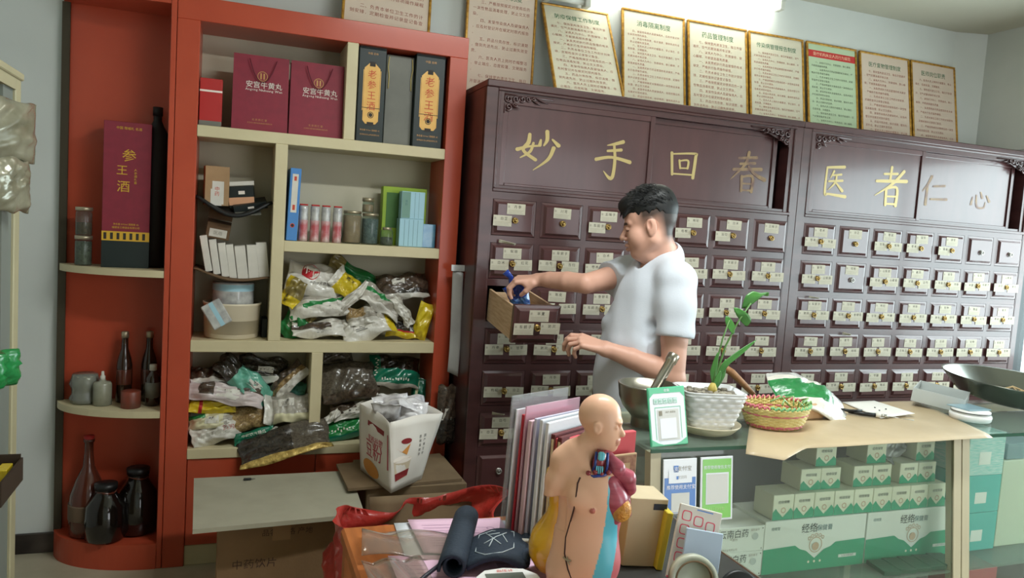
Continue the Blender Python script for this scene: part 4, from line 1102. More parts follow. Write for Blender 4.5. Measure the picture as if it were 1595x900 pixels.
# ------------------------------------------------------------------ things in the rounded corner unit
M_dkglass = mat('dark_liquid_glass', (20, 16, 14), 0.08, spec=.6, coat=.6)
M_brglass = mat('brown_bottle_glass', (46, 26, 16), 0.08, spec=.6, coat=.6)
M_redliq = mat('amber_red_glass', (84, 40, 28), 0.08, spec=.6, coat=.5)
M_cloudy = mat('cloudy_plastic', (150, 150, 132), 0.3, var=(14, .8), rgb2=(118, 118, 100), coat=.3)
M_blackmat = mat('black_shape', (20, 18, 18), 0.6)
def art_lq(b, w, h):
    face(b, -w / 2, w / 2, 0, h * .185, E1, 3); face(b, -w / 2, w / 2, h * .185, h * .25, E2, 1)
    for k in range(7): face(b, -w * .46 + k * w * .135, -w * .40 + k * w * .135, h * .195, h * .24, E3, 2)
    b.text('参', .052, .006, h * .74, E2, 1); b.text('王', .042, -.018, h * .645, E2, 1); b.text('酒', .048, -.012, h * .53, E2, 1)
    b.vtext('人参酒礼盒', .011, .03, h * .67, E2, 1); b.text('中国 赠福礼 名酒', .012, .004, h * .95, E2, 1)
    b.text('净含量 1000ml 酒精度 42', .0085, .0, h * .295, E2, 1); b.text('福建省三德酒业有限公司', .009, 0, h * .272, E2, 1)
carton('liquor_box', 'tall maroon liquor box with gold lettering and band, in the corner unit', 'box', -1.517, .340, 1.2175, .170, .11, .575, [M_maroon, mat('bright_gold_print', (214, 170, 52), .45, .2), M_darkprint, M_blackgreen], art_lq, rz=.10)
jar('herb_jar', 'lower of two stacked glass herb jars beside the maroon liquor box', -1.672, .385, 1.2175, .031, .118, .8, M_oliveh, .032, .014)
jar('herb_jar', 'upper of two stacked glass herb jars beside the maroon liquor box', -1.672, .385, 1.3365, .030, .112, .45, mat('brown_granules', (96, 72, 46), .6, vor=150, rgb2=(64, 48, 32)), .031, .014)
t = thing('wine_bottle', 'black bottle in shadow behind the maroon liquor box', 'bottle', (-1.420, .430, 1.2175))
MB().lathe([(.040, 0), (.050, .01), (.050, .48), (.047, .54), (.024, .58), (.016, .60), (.016, .635), (.0, .636)], 20).build('bottle_body', M_blackmat, t)
MB().lathe([(.019, .62), (.019, .655), (0, .657)], 14).build('cap', M_blackmat, t)
t = thing('plastic_cup', 'cloudy plastic beaker in a bag, far left on the lower curved shelf', 'cup', (-1.662, .42, .6525))
MB().lathe([(.040, 0), (.042, .003), (.047, .115), (.045, .116), (.040, .008), (0, .006)], 22).build('beaker', M_cloudy, t)
b = MB(); b.lathe([(.052 + .006 * math.sin(k * 1.9), .002 + .118 * k / 6) for k in range(7)], 11); b.build('film_bag', glass('thin_film', (206, 206, 190), .12, .72), t)
t = thing('pump_bottle', 'squat bottle with a white spray nozzle beside the beaker', 'bottle', (-1.592, .375, .6525))
MB().lathe([(.032, 0), (.035, .004), (.035, .085), (.030, .095), (.012, .098), (.012, .104)], 20).build('bottle_body', M_cloudy, t)
MB().lathe([(.010, .100), (.010, .118), (.006, .122), (.005, .138), (0, .139)], 12).build('nozzle', M_whitecard, t)
t = thing('tin', 'small reddish tin at the front of the lower curved shelf', 'tin', (-1.482, .325, .6525))
MB().lathe([(.036, 0), (.037, .002), (.037, .066), (.034, .068), (0, .068)], 22, mf=lambda i: 0).build('tin_body', mat('rusty_red_tin', (128, 60, 44), .4, var=(20, 1), rgb2=(88, 56, 44)), t)
def beer(x, y, lab):
    t = thing('beer_bottle', lab, 'bottle', (x, y, .6525), 0, 'dark bottles on the lower curved shelf')
    MB().lathe([(.028, 0), (.031, .004), (.031, .155), (.026, .185), (.014, .225), (.0125, .275), (.014, .278), (.014, .290), (0, .291)], 20).build('bottle_body', M_brglass, t)
    MB().lathe([(.0315, .075), (.0318, .078), (.0318, .135), (.0315, .138)], 20).build('paper_band', M_redliq, t)
    MB().lathe([(.0148, .268), (.015, .292), (.010, .296), (0, .296)], 14).build('cap', M_lid, t)
    MB().lathe([(.0205, .196), (.0215, .19), (.0175, .21)], 16).build('neck_band', M_redprint, t)
beer(-1.520, .425, 'left of two dark brown bottles with red neck bands'); beer(-1.428, .435, 'right of two dark brown bottles with red neck bands')
t = thing('medicine_bottle', 'dark bottle with a white label and grey cap at the right of the curved shelf', 'bottle', (-1.405, .355, .6525))
b = MB(); b.lathe([(.026, 0), (.028, .003), (.028, .115), (.020, .132), (.012, .138), (.012, .146)], 20); b.build('bottle_body', M_brglass, t)
MB().lathe([(.0286, .035), (.0286, .098)], 20).build('paper_label', M_greycard, t); MB().lathe([(.014, .146), (.014, .170), (0, .171)], 14).build('cap', M_whitecard, t)
t = thing('glass_flask', 'long-necked amber flask at the back left of the corner unit base', 'flask', (-1.640, .402, .106))
MB().lathe([(.060, 0), (.068, .008), (.072, .10), (.066, .17), (.045, .235), (.022, .285), (.017, .34), (.017, .385), (.021, .388), (.021, .40), (0, .40)], 28).build('flask_body', M_redliq, t)
MB().lathe([(.0725, .07), (.0728, .075), (.0725, .13), (.072, .135)], 28).build('paper_label', mat('dim_label', (104, 84, 66), .7), t)
MB().lathe([(.019, .39), (.020, .412), (0, .414)], 14).build('stopper', M_redcard, t)
def demijohn(x, y, r, h, lab):
    t = thing('wine_jar', lab, 'jar', (x, y, .106), 0, 'dark wine jars on the base of the corner unit')
    MB().lathe([(r * .8, 0), (r * .95, .01), (r, h * .3), (r * .93, h * .62), (r * .55, h * .8), (r * .46, h * .86), (r * .5, h * .88), (r * .5, h * .93)], 28).build('jar_body', M_dkglass, t)
    MB().lathe([(r * .54, h * .90), (r * .56, h * .99), (0, h)], 22).build('lid', M_black, t)
    MB().tube([(r * .48 * math.cos(a), r * .48 * math.sin(a), h * .86 + .004 * math.sin(2 * a)) for a in [2 * PI * k / 20 for k in range(20)]], .004, 6, closed=True).build('neck_ring', M_redliq, t)
demijohn(-1.565, .33, .078, .235, 'left dark round wine jar in front of the amber flask')
demijohn(-1.454, .390, .080, .275, 'right dark wine jar against the side wall of the corner unit')
# ------------------------------------------------------------------ cartons, board and carrier bag in front of the display shelf
M_board = mat('grey_white_board', (166, 162, 144), 0.6, var=(9, .5), rgb2=(148, 144, 126))
M_carton = mat('brown_carton', (128, 100, 70), 0.85, var=(8, .5), rgb2=(108, 84, 58), bump=(80, .1))
M_cartond = mat('weathered_carton', (122, 102, 76), 0.85, var=(6, .7), rgb2=(98, 80, 60))
M_cprint = mat('carton_print', (70, 50, 40), 0.8)
M_tape = mat('brown_tape', (140, 104, 62), 0.35, coat=.4)
M_carrier = mat('white_carrier_paper', (224, 218, 210), 0.5, var=(9, .3), rgb2=(206, 198, 190), coat=.15)
M_pinkp = mat('pink_print', (190, 84, 98), 0.6)
M_redp = mat('dark_red_print', (134, 36, 40), 0.55)
M_beige = mat('beige_print', (206, 190, 164), 0.6)
M_amber = mat('amber_print', (206, 140, 70), 0.6)
M_thinw = mat('thin_white_plastic', (222, 220, 222), 0.25, var=(30, 1), rgb2=(176, 172, 176), coat=.5)
t = thing('cardboard_box', 'large brown box printed 中药饮片 under the pale board', 'box', (-.922, -.38, 0))
b = MB(); b.box(-.211, .211, 0, .40, 0, .424, 0, .004)
b.text('中药饮片', .036, -.085, .255, -.0008, 1, track=.05); b.text('江西药都仁心饮片有限公司', .024, -.01, .165, -.0008, 1, track=.02)
b.text('品名 规格 产地', .026, .02, .365, -.0008, 1)
b.build('carton', [M_carton, M_cprint], t)
MB().box(-.03, .03, -.0012, .0, .345, .4245).build('packing_tape', M_tape, t)
b = MB()
P = [(-1.206, -.470), (-.647, -.434), (-.632, .037), (-1.225, .035)]
b.prism([(x, y) for x, y in P], .4255, .441, 0, plane='XY'); tag(b.build('pale_board', M_board), 'flat pale grey board lying on the brown box before the red doors', 'board')
t = thing('binder_clip', 'tiny black clip lying on the pale board', 'clip', (-1.03, -.02, .4415)); MB().box(-.016, .012, -.006, .006, 0, .008, 0, .002).build('clip_body', M_black, t); MB().tube([(.012, -.004, .004), (.026, 0, .004), (.012, .004, .004)], .0012, 5).build('clip_wire', M_steel, t)
t = thing('cardboard_box', 'brown box with hand hole and a loose sheet on top, under the carrier bag', 'box', (-.41, -.215, 0))
b = MB(); b.box(-.195, .205, 0, .36, 0, .452, 0, .004); b.build('carton', M_cartond, t)
V = [(.10 + .022 * math.cos(a), -.0008, .405 + .012 * math.sin(a)) for a in [2 * PI * k / 16 for k in range(16)]]
MB().add(V, [tuple(range(16))], 0).build('hand_hole', M_cprint, t)
MB().prism([(-.268, -.022), (.190, .02), (.185, .36), (-.275, .275)], .4535, .464, 0, plane='XY').build('loose_flap', M_cartond, t)
# carrier bag
t = thing('carrier_bag', 'white printed paper carrier bag full of plastic film on the brown box', 'carrier bag', (-.50, -.15, .465))
bot = [(-.10, .12), (-.032, -.165), (.115, -.03), (.045, .22)]
top = [(-.115, .15), (-.045, -.150), (.185, -.035), (.10, .25)]
H = .265
def side_pt(k, u, v):
    a, c = Vector(bot[k]), Vector(bot[(k + 1) % 4]); d, e = Vector(top[k]), Vector(top[(k + 1) % 4])
    p = (a.lerp(c, u)).lerp(d.lerp(e, u), v)
    n = Vector((c.y - a.y, a.x - c.x)).normalized()
    q = .012 * math.sin(PI * u) * math.sin(PI * min(1, v * 1.1)) + .004 * math.sin(9 * u + 5 * v + k) * v
    return (p.x + n.x * q, p.y + n.y * q, H * v + .010 * math.sin(PI * u) * (v > .99) - .012 * (1 if False else 0))
b = MB()
for k in range(4): b.sheet(lambda u, v, k=k: side_pt(k, u, v), 12, 10, .0012)
b.add([(x, y, .001) for x, y in bot], [(0, 1, 2, 3)], 0)
bb_ = b.build('bag_body', M_carrier, t)
def on_side(k, items, mats, nm):
    q = MB()
    for V2, F, m in items:
        pts = []
        for u, v in V2:
            p = side_pt(k, u, v); a, c = Vector(bot[k]), Vector(bot[(k + 1) % 4]); n = Vector((c.y - a.y, a.x - c.x)).normalized()
            pts.append((p[0] + n.x * .0022, p[1] + n.y * .0022, p[2]))
        q.add(pts, F, m)
    return q.build(nm, mats, bb_)
def tx(s, size, u0, v0, m, wl, vert=False):
    out = []
    if vert:
        for i, ch in enumerate(s):
            V, F = text_geo(ch, size); out.append((V / [wl, H] + [u0, v0 - i * size * 1.35 / H], F, m))
    else:
        V, F = text_geo(s, size); out.append((V / [wl, H] + [u0, v0], F, m))
    return out
def poly(pts, m): return (np.array(pts, float), [tuple(range(len(pts)))], m)
def disc(cu, cv, ru, rv, m, n=18): return poly([(cu + ru * math.cos(2 * PI * k / n), cv + rv * math.sin(2 * PI * k / n)) for k in range(n)], m)
on_side(0, tx('豆粉', .075, .55, .36, 0, .293) + tx('营养谷物', .03, .6, .58, 0, .293) + [poly([(.36, .86), (.82, .82), (.82, .75), (.36, .79)], 1), disc(.42, .16, .26, .13, 2), poly([(.92, .80), (.95, .80), (.95, .3), (.92, .3)], 0)], [M_pinkp, M_redp, M_amber], 'side_print')
on_side(1, [poly([(.06, .42), (.42, .46), (.40, .18), (.10, .14)], 0), disc(.24, .44, .19, .05, 1), poly([(.08, .25), (.41, .29), (.40, .19), (.10, .145)], 2), poly([(.10, .62), (.32, .50), (.38, .66), (.22, .55)], 3), disc(.30, .70, .10, .04, 2)]
        + tx('国产黄豆粉', .0125, .72, .70, 4, .206, True) + tx('原味现磨香', .0125, .61, .70, 4, .206, True), [M_beige, M_whiteink, M_redp, M_amber, M_inkbag], 'front_print')
b = MB()
for sd_, M_ in ((201, tr(.0, .06, .265) @ rotz(.4) @ rotx(1.1)), (202, tr(.05, .02, .262) @ rotz(-.6) @ rotx(.9)), (203, tr(-.02, .02, .258) @ rotz(1.2) @ roty(.5)), (204, tr(.07, .10, .262) @ rotx(.6)), (205, tr(.02, .04, .285) @ rotz(2.0) @ rotx(.4))):
    Pillow(.16, .11, .06, sd_, crumple=.011, freq=.8).mesh(b, 22, 18, M=M_)
b.build('plastic_film', M_thinw, t)
# leaning pouch with label, taped plastic strip
t = thing('clear_pouch', 'brown clear pouch with a small white label leaning between red shelf and cabinet', 'pouch', M=tr(-.192, .165, .50) @ rotx(math.radians(84)) @ tr(0, .13, 0))
p = Pillow(.085, .26, .05, 81, crumple=.008); b = MB(); p.mesh(b, 14, 20, lambda u, v, s: 1 if v < -.1 else 0); b.build('pouch_body', [M_herb, M_herbd], t)
b = MB(); V, F = rect_geo(-.75, .35, -.18, .22); p.decal(b, V, F, 0); b.build('paper_label', [M_whitecard], t)
M_strip = mat('cloudy_strip', (170, 168, 166), 0.35, var=(8, .7), rgb2=(140, 136, 134))
b = MB(); b.sheet(lambda u, v: (-.205 + .045 * u + .006 * math.sin(3 * v), .180 + .008 * math.sin(5 * v) - .015 * u, 1.285 - .46 * v - .02 * u), 6, 16, .002)
tag(b.build('plastic_strip', M_strip), 'long cloudy plastic strip taped to the right edge of the red shelf', 'strip')
b = MB(); b.box(-.215, -.152, .166, .171, 1.272, 1.300, 0, .001); tag(b.build('adhesive_tape', M_film), 'piece of tape holding the cloudy plastic strip', 'tape')
# carton with a red plastic bag behind the desk
t = thing('cardboard_box', 'open brown box wrapped in a red plastic bag behind the desk', 'box', (-.465, -.72, 0))
b = MB(); b.box(-.185, .185, -.13, .13, 0, .45, 0, .003); b.build('carton', M_cartond, t)
MB().sheet(lambda u, v: (-.19 + .38 * u, .135 + .03 * v, .44 + .105 * v), 6, 4, .005).build('flap', M_cartond, t)
M_redfilm = mat('red_plastic_film', (214, 66, 56), 0.4, trans=.3, coat=.25, var=(9, .8), rgb2=(170, 36, 34), bump=(24, .5))
def crum(seed, amp, n=6):
    r = random.Random(seed); w = [(r.randint(2, 9), r.uniform(3, 16), r.uniform(0, 6.3)) for _ in range(n)]
    return lambda a, v: amp / n * sum((1 - 2 * abs(math.sin(.5 * k * a + f * v + p))) for k, f, p in w)
cr = crum(4, .055)
def redfn(u, v):
    a = 2 * PI * u; e = 4.0
    c, s = math.cos(a), math.sin(a)
    r = (abs(c / .275) ** e + abs(s / .175) ** e) ** (-1 / e)
    q = r + cr(a, v) * (.3 + v) + .02 * math.sin(PI * v)
    return (q * c, q * s, .14 + .36 * v + (.045 + .030 * math.sin(2 * a + .7) + .014 * math.sin(5 * a)) * v ** 2)
b = MB(); b.sheet(redfn, 90, 16, .0012)
o = b.build('red_plastic_bag', M_redfilm, None, tr(-.515, -.735, .0)); tag(o, 'crumpled red plastic bag around the open brown box behind the desk', 'plastic bag')
# ------------------------------------------------------------------ glass showcase counter
M_post_c = mat('cream_aluminium_post', (196, 186, 158), 0.45, var=(5, .4), rgb2=(178, 168, 140))
M_topglass = mat('green_glass_top', (150, 172, 156), 0.06, spec=.6, trans=.0, alpha=.24, coat=.5)
M_glassedge = mat('green_glass_edge', (40, 84, 66), 0.15, coat=.4)
M_pane = glass('showcase_glass', (249, 253, 250), .02, .965)
M_casein = mat('case_lining', (104, 104, 96), 0.7, var=(5, .5), rgb2=(84, 84, 78))
M_cardb = mat('brown_paper_sheet', (192, 172, 140), 0.50, var=(5, .7), rgb2=(168, 148, 116), coat=.25)
CT = .92; CX0, CX1 = -.062, 2.30; CYB = -.90
lean = lambda z: -1.335 - .12 * (CT - z)
sc = thing('glass_showcase', 'glass showcase counter with cream posts, full of medicine boxes', 'showcase', (0, -1.1, 0))
sc_m = tr(0, 1.1, 0)
def part(name, b, m, **k): o = b.build(name, m, sc); o.matrix_local = sc_m; return o
b = MB(); b.box(CX0, CX1, lean(CT) + .002, CYB, CT - .009, CT); part('glass_top', b, M_topglass)
b = MB(); b.box(CX0, CX1, lean(CT) - .001, lean(CT) + .002, CT - .010, CT); part('glass_edge', b, M_glassedge)
def leanbox(x0, x1, z0, z1, d, off=0):
    q = MB()
    V = [(x, lean(z) + off + y, z) for x in (x0, x1) for y in (0, d) for z in (z0, z1)]
    return q.add(V, [(0, 1, 3, 2), (4, 6, 7, 5), (0, 4, 5, 1), (2, 3, 7, 6), (0, 2, 6, 4), (1, 5, 7, 3)], 0)
for x in (-.060, 1.028, 1.064): part('post', leanbox(x, x + .031, .10, CT - .010, .030, .004), M_post_c)
for x in (-.060, 1.045): b = MB(); b.box(x, x + .032, CYB - .034, CYB - .004, .10, CT - .01, 0, .002); part('post', b, M_post_c)
part('pane', leanbox(-.029, 1.028, .12, CT - .012, .005, .008), M_pane); part('pane', leanbox(1.095, CX1, .12, CT - .012, .005, .008), M_pane)
b = MB(); V = [(x, y, z) for x in (-.055, -.050) for (y, z) in ((lean(.12) + .04, .12), (lean(CT - .012) + .04, CT - .012), (CYB - .036, CT - .012), (CYB - .036, .12))]
b.add(V, [(0, 1, 2, 3), (7, 6, 5, 4), (0, 4, 5, 1), (2, 6, 7, 3), (1, 5, 6, 2), (3, 7, 4, 0)], 0); part('side_pane', b, M_pane)
b = MB(); b.box(-.045, CX1, lean(.50) + .015, -.93, .492, .500); part('glass_shelf', b, mat('shelf_glass', (150, 176, 162), .08, alpha=.35))
b = MB(); b.box(-.06, CX1, lean(.10), CYB, .02, .12); part('base', b, M_casein)
b = MB(); b.box(-.03, CX1, CYB - .012, CYB - .004, .12, .87); part('back_board', b, M_casein)
b = MB(); b.box(-.03, CX1, CYB - .030, CYB - .004, CT - .04, CT - .01); part('back_rail', b, M_post_c)
# brown paper sheet lying on the glass and drooping over the front
def sheet_fn(u, v):
    xl = .205 + (.62 - .235) * v; xr = 1.16 + (1.34 - 1.16) * v
    x = xl + (xr - xl) * u
    yf = -1.372 + .012 * u - .050 * max(0, 1 - abs(u - .10) / .12)
    y = yf + (-.905 - yf) * v
    z = CT + .0022
    if y < -1.336: z -= (-1.336 - y) * .25
    return (x, y, z + .0012 * math.sin(9 * u + 3 * v) ** 2)
b = MB(); b.sheet(sheet_fn, 40, 24, .0012)
tag(b.build('paper_sheet', M_cardb), 'brown paper sheet covering the counter top and drooping over its front edge', 'paper')
# payment cards stuck on the glass
M_cardw = mat('glossy_white_card', (226, 230, 236), 0.25, coat=.6)
M_cardblue = mat('card_blue', (42, 112, 190), 0.3, coat=.5)
M_cardgreen = mat('card_green', (120, 196, 76), 0.3, coat=.5)
M_qr = mat('blank_code_field', (214, 214, 210), 0.5)
def on_glass(x0, z1, w, h, mats, art, label, rz=0.0):
    b = MB(); b.box(0, w, -.004, 0, -h, 0, 0, .001); art(b, w, h)
    zc = z1 - h
    o = b.build('payment_card', mats); ang = math.atan(.12)
    o.matrix_world = tr(x0, lean(z1) - .0005, z1) @ roty(rz) @ rotx(-ang)
    return tag(o, label, 'card', 'payment cards stuck on the showcase glass')
F1, F2, F3 = -.0048, -.0054, -.006
def art_blue(b, w, h):
    face(b, .004, w - .004, -h + .003, -h * .34, F1, 1)
    face(b, .016, w - .016, -h * .44, -h * .20, F2, 0)
    face(b, w * .30, w * .44, -h * .24, -h * .12, F2, 1); b.text('支', .013, w * .37, -h * .215, F3, 0)
    b.text('支付宝', .015, w * .62, -h * .215, F2, 2); b.text('收钱码', .010, w * .55, -h * .36, F2, 2); face(b, w * .38, w * .44, -h * .37, -h * .31, F3, 1)
    b.text('推荐使用支付宝', .0128, w * .52, -h * .545, F2, 0); face(b, w * .24, w * .78, -h * .97, -h * .62, F2, 3)
on_glass(-.026, .893, .104, .145, [M_cardw, M_cardblue, M_inkg, M_qr], art_blue, 'left payment card on the glass, white and blue')
def art_green(b, w, h):
    face(b, .006, w - .006, -h + .006, -.006, F1, 1); face(b, w * .16, w * .86, -h * .74, -h * .25, F2, 0); face(b, w * .19, w * .83, -h * .72, -h * .27, F3, 2)
    b.text('推荐使用微信支付', .0108, w * .5, -h * .185, F2, 0); b.text('扫一扫付款', .010, w * .5, -h * .84, F2, 3)
on_glass(.090, .894, .104, .172, [M_cardw, M_cardgreen, M_qr, mat('pale_green_ink', (186, 222, 150), .5)], art_green, 'right payment card on the glass, bright green')
# ------------------------------------------------------------------ boxes in the showcase
M_boxcream = mat('cream_box_card', (236, 236, 214), 0.45, var=(10, .3), rgb2=(226, 228, 204))
M_boxside = mat('pale_green_box_side', (204, 214, 192), 0.5)
M_boxgreen = mat('box_green', (48, 164, 124), 0.45)
M_boxwhite = mat('white_box_card', (236, 240, 234), 0.4)
M_ink2 = mat('box_ink', (64, 76, 70), 0.6); M_emb = mat('pale_orange_print', (206, 176, 150), 0.6); M_gline = mat('dark_green_print', (30, 92, 68), 0.6)
def art_big(b, w, h):
    P = [(-w / 2, 0), (w / 2, 0), (w / 2, h * .52), (w * .20, h * .50), (w * .15, h * .42), (w * .09, h * .38), (0.0, h * .22), (-w * .09, h * .38), (-w * .15, h * .42), (-w * .2, h * .50), (-w / 2, h * .47)]
    b.add([(x, E1, z) for x, z in P[:2]] + [(x, E1, z) for x, z in P[2:]], [(0, 1, 2, 3, 4, 5, 6), (0, 6, 7, 8, 9, 10)], 1)
    V, F = ring_geo(.022, .0245, 28); b.add([(q[0], E2, q[1] + h * .48) for q in V], F, 3)
    for a in range(5): V, F = ring_geo(.004, .006, 10); b.add([(q[0] + .03 * math.cos(.6 + a * .5), E2, q[1] + h * .55 + .02 * math.sin(.6 + a * .5)) for q in V], F, 3)
    V, F = ring_geo(.0, .013, 20); b.add([(q[0], E2, q[1] + h * .45) for q in V], F, 3)
    b.text('经络', .031, -.028, h * .745, E2, 2); b.text('保健膏', .020, .030, h * .76, E2, 4)
    face(b, w * .24, w * .42, h * .18, h * .24, E2, 0); b.text('山东中医制药', .008, w * .33, h * .195, E3, 4); b.text('经络堂', .011, -w * .40, h * .83, E2, 4)
    for x in (-.022, 0, .022): V, F = ring_geo(0, .004, 10); b.add([(q[0] + x, E2, q[1] + h * .16) for q in V], F, 5)
mb_ = [M_boxwhite, M_boxgreen, M_ink2, M_emb, M_inkteal, M_boxcream]
carton('medicine_carton', 'left one of two large green and white cartons, under the small boxes', 'box', .581, -1.268, .5005, .386, .16, .162, mb_, art_big, group='large green and white cartons in the showcase')
carton('medicine_carton', 'right one of two large green and white cartons, under the small boxes', 'box', .972, -1.268, .5005, .386, .16, .162, mb_, art_big, group='large green and white cartons in the showcase')
def art_small(b, w, h):
    P = [(-w / 2, 0), (w / 2, 0), (w / 2, h * .30), (w * .36, h * .46), (w * .26, h * .34), (0, h * .10), (-w * .26, h * .34), (-w * .36, h * .46), (-w / 2, h * .30)]
    b.add([(x, E1, z) for x, z in P], [(0, 1, 2, 3, 4, 5), (0, 5, 6, 7, 8)], 1)
    b.text('经络保健', .0105, 0, h * .66, E2, 2)
    V, F = ring_geo(.006, .009, 16); b.add([(q[0], E2, q[1] + h * .38) for q in V], F, 3)
ord9 = ['first', 'second', 'third', 'fourth', 'fifth', 'sixth', 'seventh', 'eighth', 'ninth']
sm = [M_boxcream, M_boxgreen, M_ink2, M_emb]
GS = 'small green and cream boxes stacked in the showcase'
def small(x, y, z, w, h, label): return carton('medicine_box', label, 'box', x, y, z, w - .0015, .088, h, sm, art_small, group=GS)
w1 = .0768
for i in range(9): small(.452 + i * w1, -1.262, .6635, w1, .076, ord9[i] + ' from the left in the lowest row of small green and cream boxes')
for i, x in enumerate((.563, .640, .768, .846, .958, 1.036)): small(x, -1.242, .7405, .0775, .066, ord9[i] + ' from the left in the second row of small green and cream boxes')
for i, x in enumerate((.631, .833, 1.040)): small(x, -1.225, .8075, .080, .066, ord9[i] + ' from the left in the top row of small green and cream boxes')
def art_yn(b, w, h):
    b.text('云南白药', .027, -.005, h * .62, E2, 1, sx=.95); b.text('气雾剂', .009, -.005, h * .48, E2, 2); b.text('国药准字', .008, w * .33, h * .82, E2, 2)
    V, F = ring_geo(.0, .011, 16); b.add([(q[0] + w * .34, E2, q[1] + h * .6) for q in V], F, 3); b.text('云南药业有限公司', .0075, -.02, h * .10, E2, 2)
    for z in (.1, .9): V, F = ring_geo(0, .002, 8); b.add([(q[0] + w * .46, E2, q[1] + h * z) for q in V], F, 1)
my = [M_boxwhite, M_ink2, M_inkg, mat('pale_grey_print', (196, 204, 200), .6)]
carton('medicine_carton', 'upper of two white boxes with black lettering at the left of the showcase shelf', 'box', .284, -1.268, .5775, .206, .14, .0765, my, art_yn)
carton('medicine_carton', 'lower of two white boxes with black lettering at the left of the showcase shelf', 'box', .284, -1.268, .5005, .206, .14, .0765, my, art_yn)
for i in range(5): carton('flat_box', ord9[i] + ' from the left of the flat dark green boxes before the large cartons', 'box', .80 + i * .062, -1.362, .5005, .060, .085, .014, [mat('dark_green_card', (26, 84, 62), .4)], None, rz=-.15, group='flat dark green boxes in the showcase')
for i, (x, w) in enumerate(((.70, .07), (.79, .06), (.88, .08), (.99, .07))): carton('ointment_box', ord9[i] + ' from the left of the cream boxes on the showcase floor', 'box', x, -1.33, .1205, w, .09, .30, [M_boxcream], None, group='cream boxes on the showcase floor')
# things behind the small boxes and in the right bay
pl = Pillow(.13, .10, .04, 91, crumple=.02); b = MB(); pl.mesh(b, 18, 14); tag(b.build('film_packet', M_film, None, tr(.945, -1.16, .842) @ rotx(1.0) @ rotz(.5)), 'shiny film packet standing behind the small boxes', 'packet')
M_cyan = mat('cyan_box_card', (98, 196, 188), 0.4, var=(8, .4), rgb2=(70, 168, 160))
M_shrink = mat('shrink_film', (150, 218, 212), 0.12, coat=.9, var=(30, 1), rgb2=(214, 236, 232), stretch=(1, 1, 9))
def wrap(x, z, w, h, label, m): return carton('wrapped_box', label, 'box', x, -1.27, z, w, .2, h, [m, M_boxwhite, M_ink2], lambda b, w, h: (face(b, -w * .2, w * .12, h * .25, h * .55, E1, 1)), group='cyan boxes in the right bay of the showcase')
wrap(1.262, .760, .165, .145, 'film-wrapped cyan box on top of the stack right of the post', M_shrink)
wrap(1.262, .632, .165, .127, 'middle cyan box of the stack right of the post', M_cyan)
wrap(1.262, .5005, .165, .130, 'bottom cyan box of the stack right of the post', M_cyan)
carton('white_box', 'tall grey-white box beside the cyan boxes in the right bay', 'box', 1.455, -1.26, .5005, .19, .18, .30, [M_boxside], None)
carton('pink_box', 'pinkish red box on the floor of the right showcase bay', 'box', 1.27, -1.30, .1205, .13, .15, .33, [mat('pink_red_card', (190, 110, 112), .5)], None)
carton('long_box', 'grey box lying on top of the tall white box in the right bay', 'box', 1.47, -1.25, .801, .17, .15, .055, [mat('blue_grey_card', (120, 150, 156), .5)], None)
# ------------------------------------------------------------------ things on the counter top
ZT = CT + .0005
ZS = CT + .0045
# steel mortar with pestle
t = thing('mortar', 'brushed steel mortar at the left end of the counter', 'mortar', (.052, -1.110, ZT))
MB().lathe([(.043, 0), (.046, .002), (.045, .026), (.050, .032), (.074, .058), (.086, .085), (.091, .122), (.0915, .126), (.0865, .126), (.080, .085), (.058, .05), (0, .042)], 40).build('bowl', mat('brushed_steel', (150, 146, 134), 0.30, .95, bump=(40, .05), stretch=(1, 1, 20)), t)
t = thing('pestle', 'steel pestle leaning in the mortar', 'pestle', (0, 0, 0), M=tr(.030, -1.125, ZT + .052) @ roty(.60) @ rotx(-.15))
MB().lathe([(.0, 0), (.012, .003), (.016, .012), (.0145, .024), (.0145, .165), (.0175, .168), (.0180, .192), (.0165, .1945), (0, .195)], 24).build('rod', mat('polished_steel', (176, 170, 156), .22, .95), t)
# upright payment stand
M_mint = mat('mint_card', (70, 186, 136), .3, coat=.5)
def art_stand(b, w, h):
    face(b, -w * .46, w * .46, h * .03, h * .97, E1, 1)
    P = [(-w / 2 + .004, h - .003), (-w / 2 + .004, h * .82), (-w * .36, h * .90), (w * .36, h * .90), (w / 2 - .004, h * .82), (w / 2 - .004, h - .003)]
    b.add([(x, E2, z) for x, z in P], [tuple(range(6))], 0); b.text('收款', .009, 0, h * .925, E3, 1)
    for k, ch in enumerate('掌柜收款码'): face(b, -.036 + k * .015 - .0066, -.036 + k * .015 + .0066, h * .72, h * .81, E2, 0); face(b, -.036 + k * .015 - .0056, -.036 + k * .015 + .0056, h * .727, h * .803, E3, 1); b.text(ch, .0105, -.036 + k * .015, h * .738, E3 - .0006, 0)
    for x0, x1, z0, z1 in ((-.040, .040, h * .655, h * .665), (-.040, -.0385, h * .12, h * .66), (.0385, .040, h * .12, h * .66)): face(b, x0, x1, z0, z1, E2, 0)
    face(b, -.033, .033, h * .10, h * .62, E2, 2); face(b, -.028, -.018, h * .52, h * .60, E3, 3); b.text('商户 收银台', .006, .008, h * .56, E3, 3); face(b, -.026, .024, h * .13, h * .47, E3, 1)
    for s in (-1, 1): b.add([(s * w * .47, E2, h * .13), (s * w * .47, E2, h * .02), (s * w * .12, E2, h * .02), (s * w * .30, E2, h * .06)], [(0, 1, 2, 3)], 0)
o = carton('payment_stand', 'white and mint-green payment stand card leaning on the white plant pot', 'card', 0, 0, 0, .116, .006, .158, [M_mint, M_cardw, M_qr, M_inkg], art_stand, c=.002, M=tr(.010, -1.312, ZT) @ roty(-.055) @ rotx(-.20))
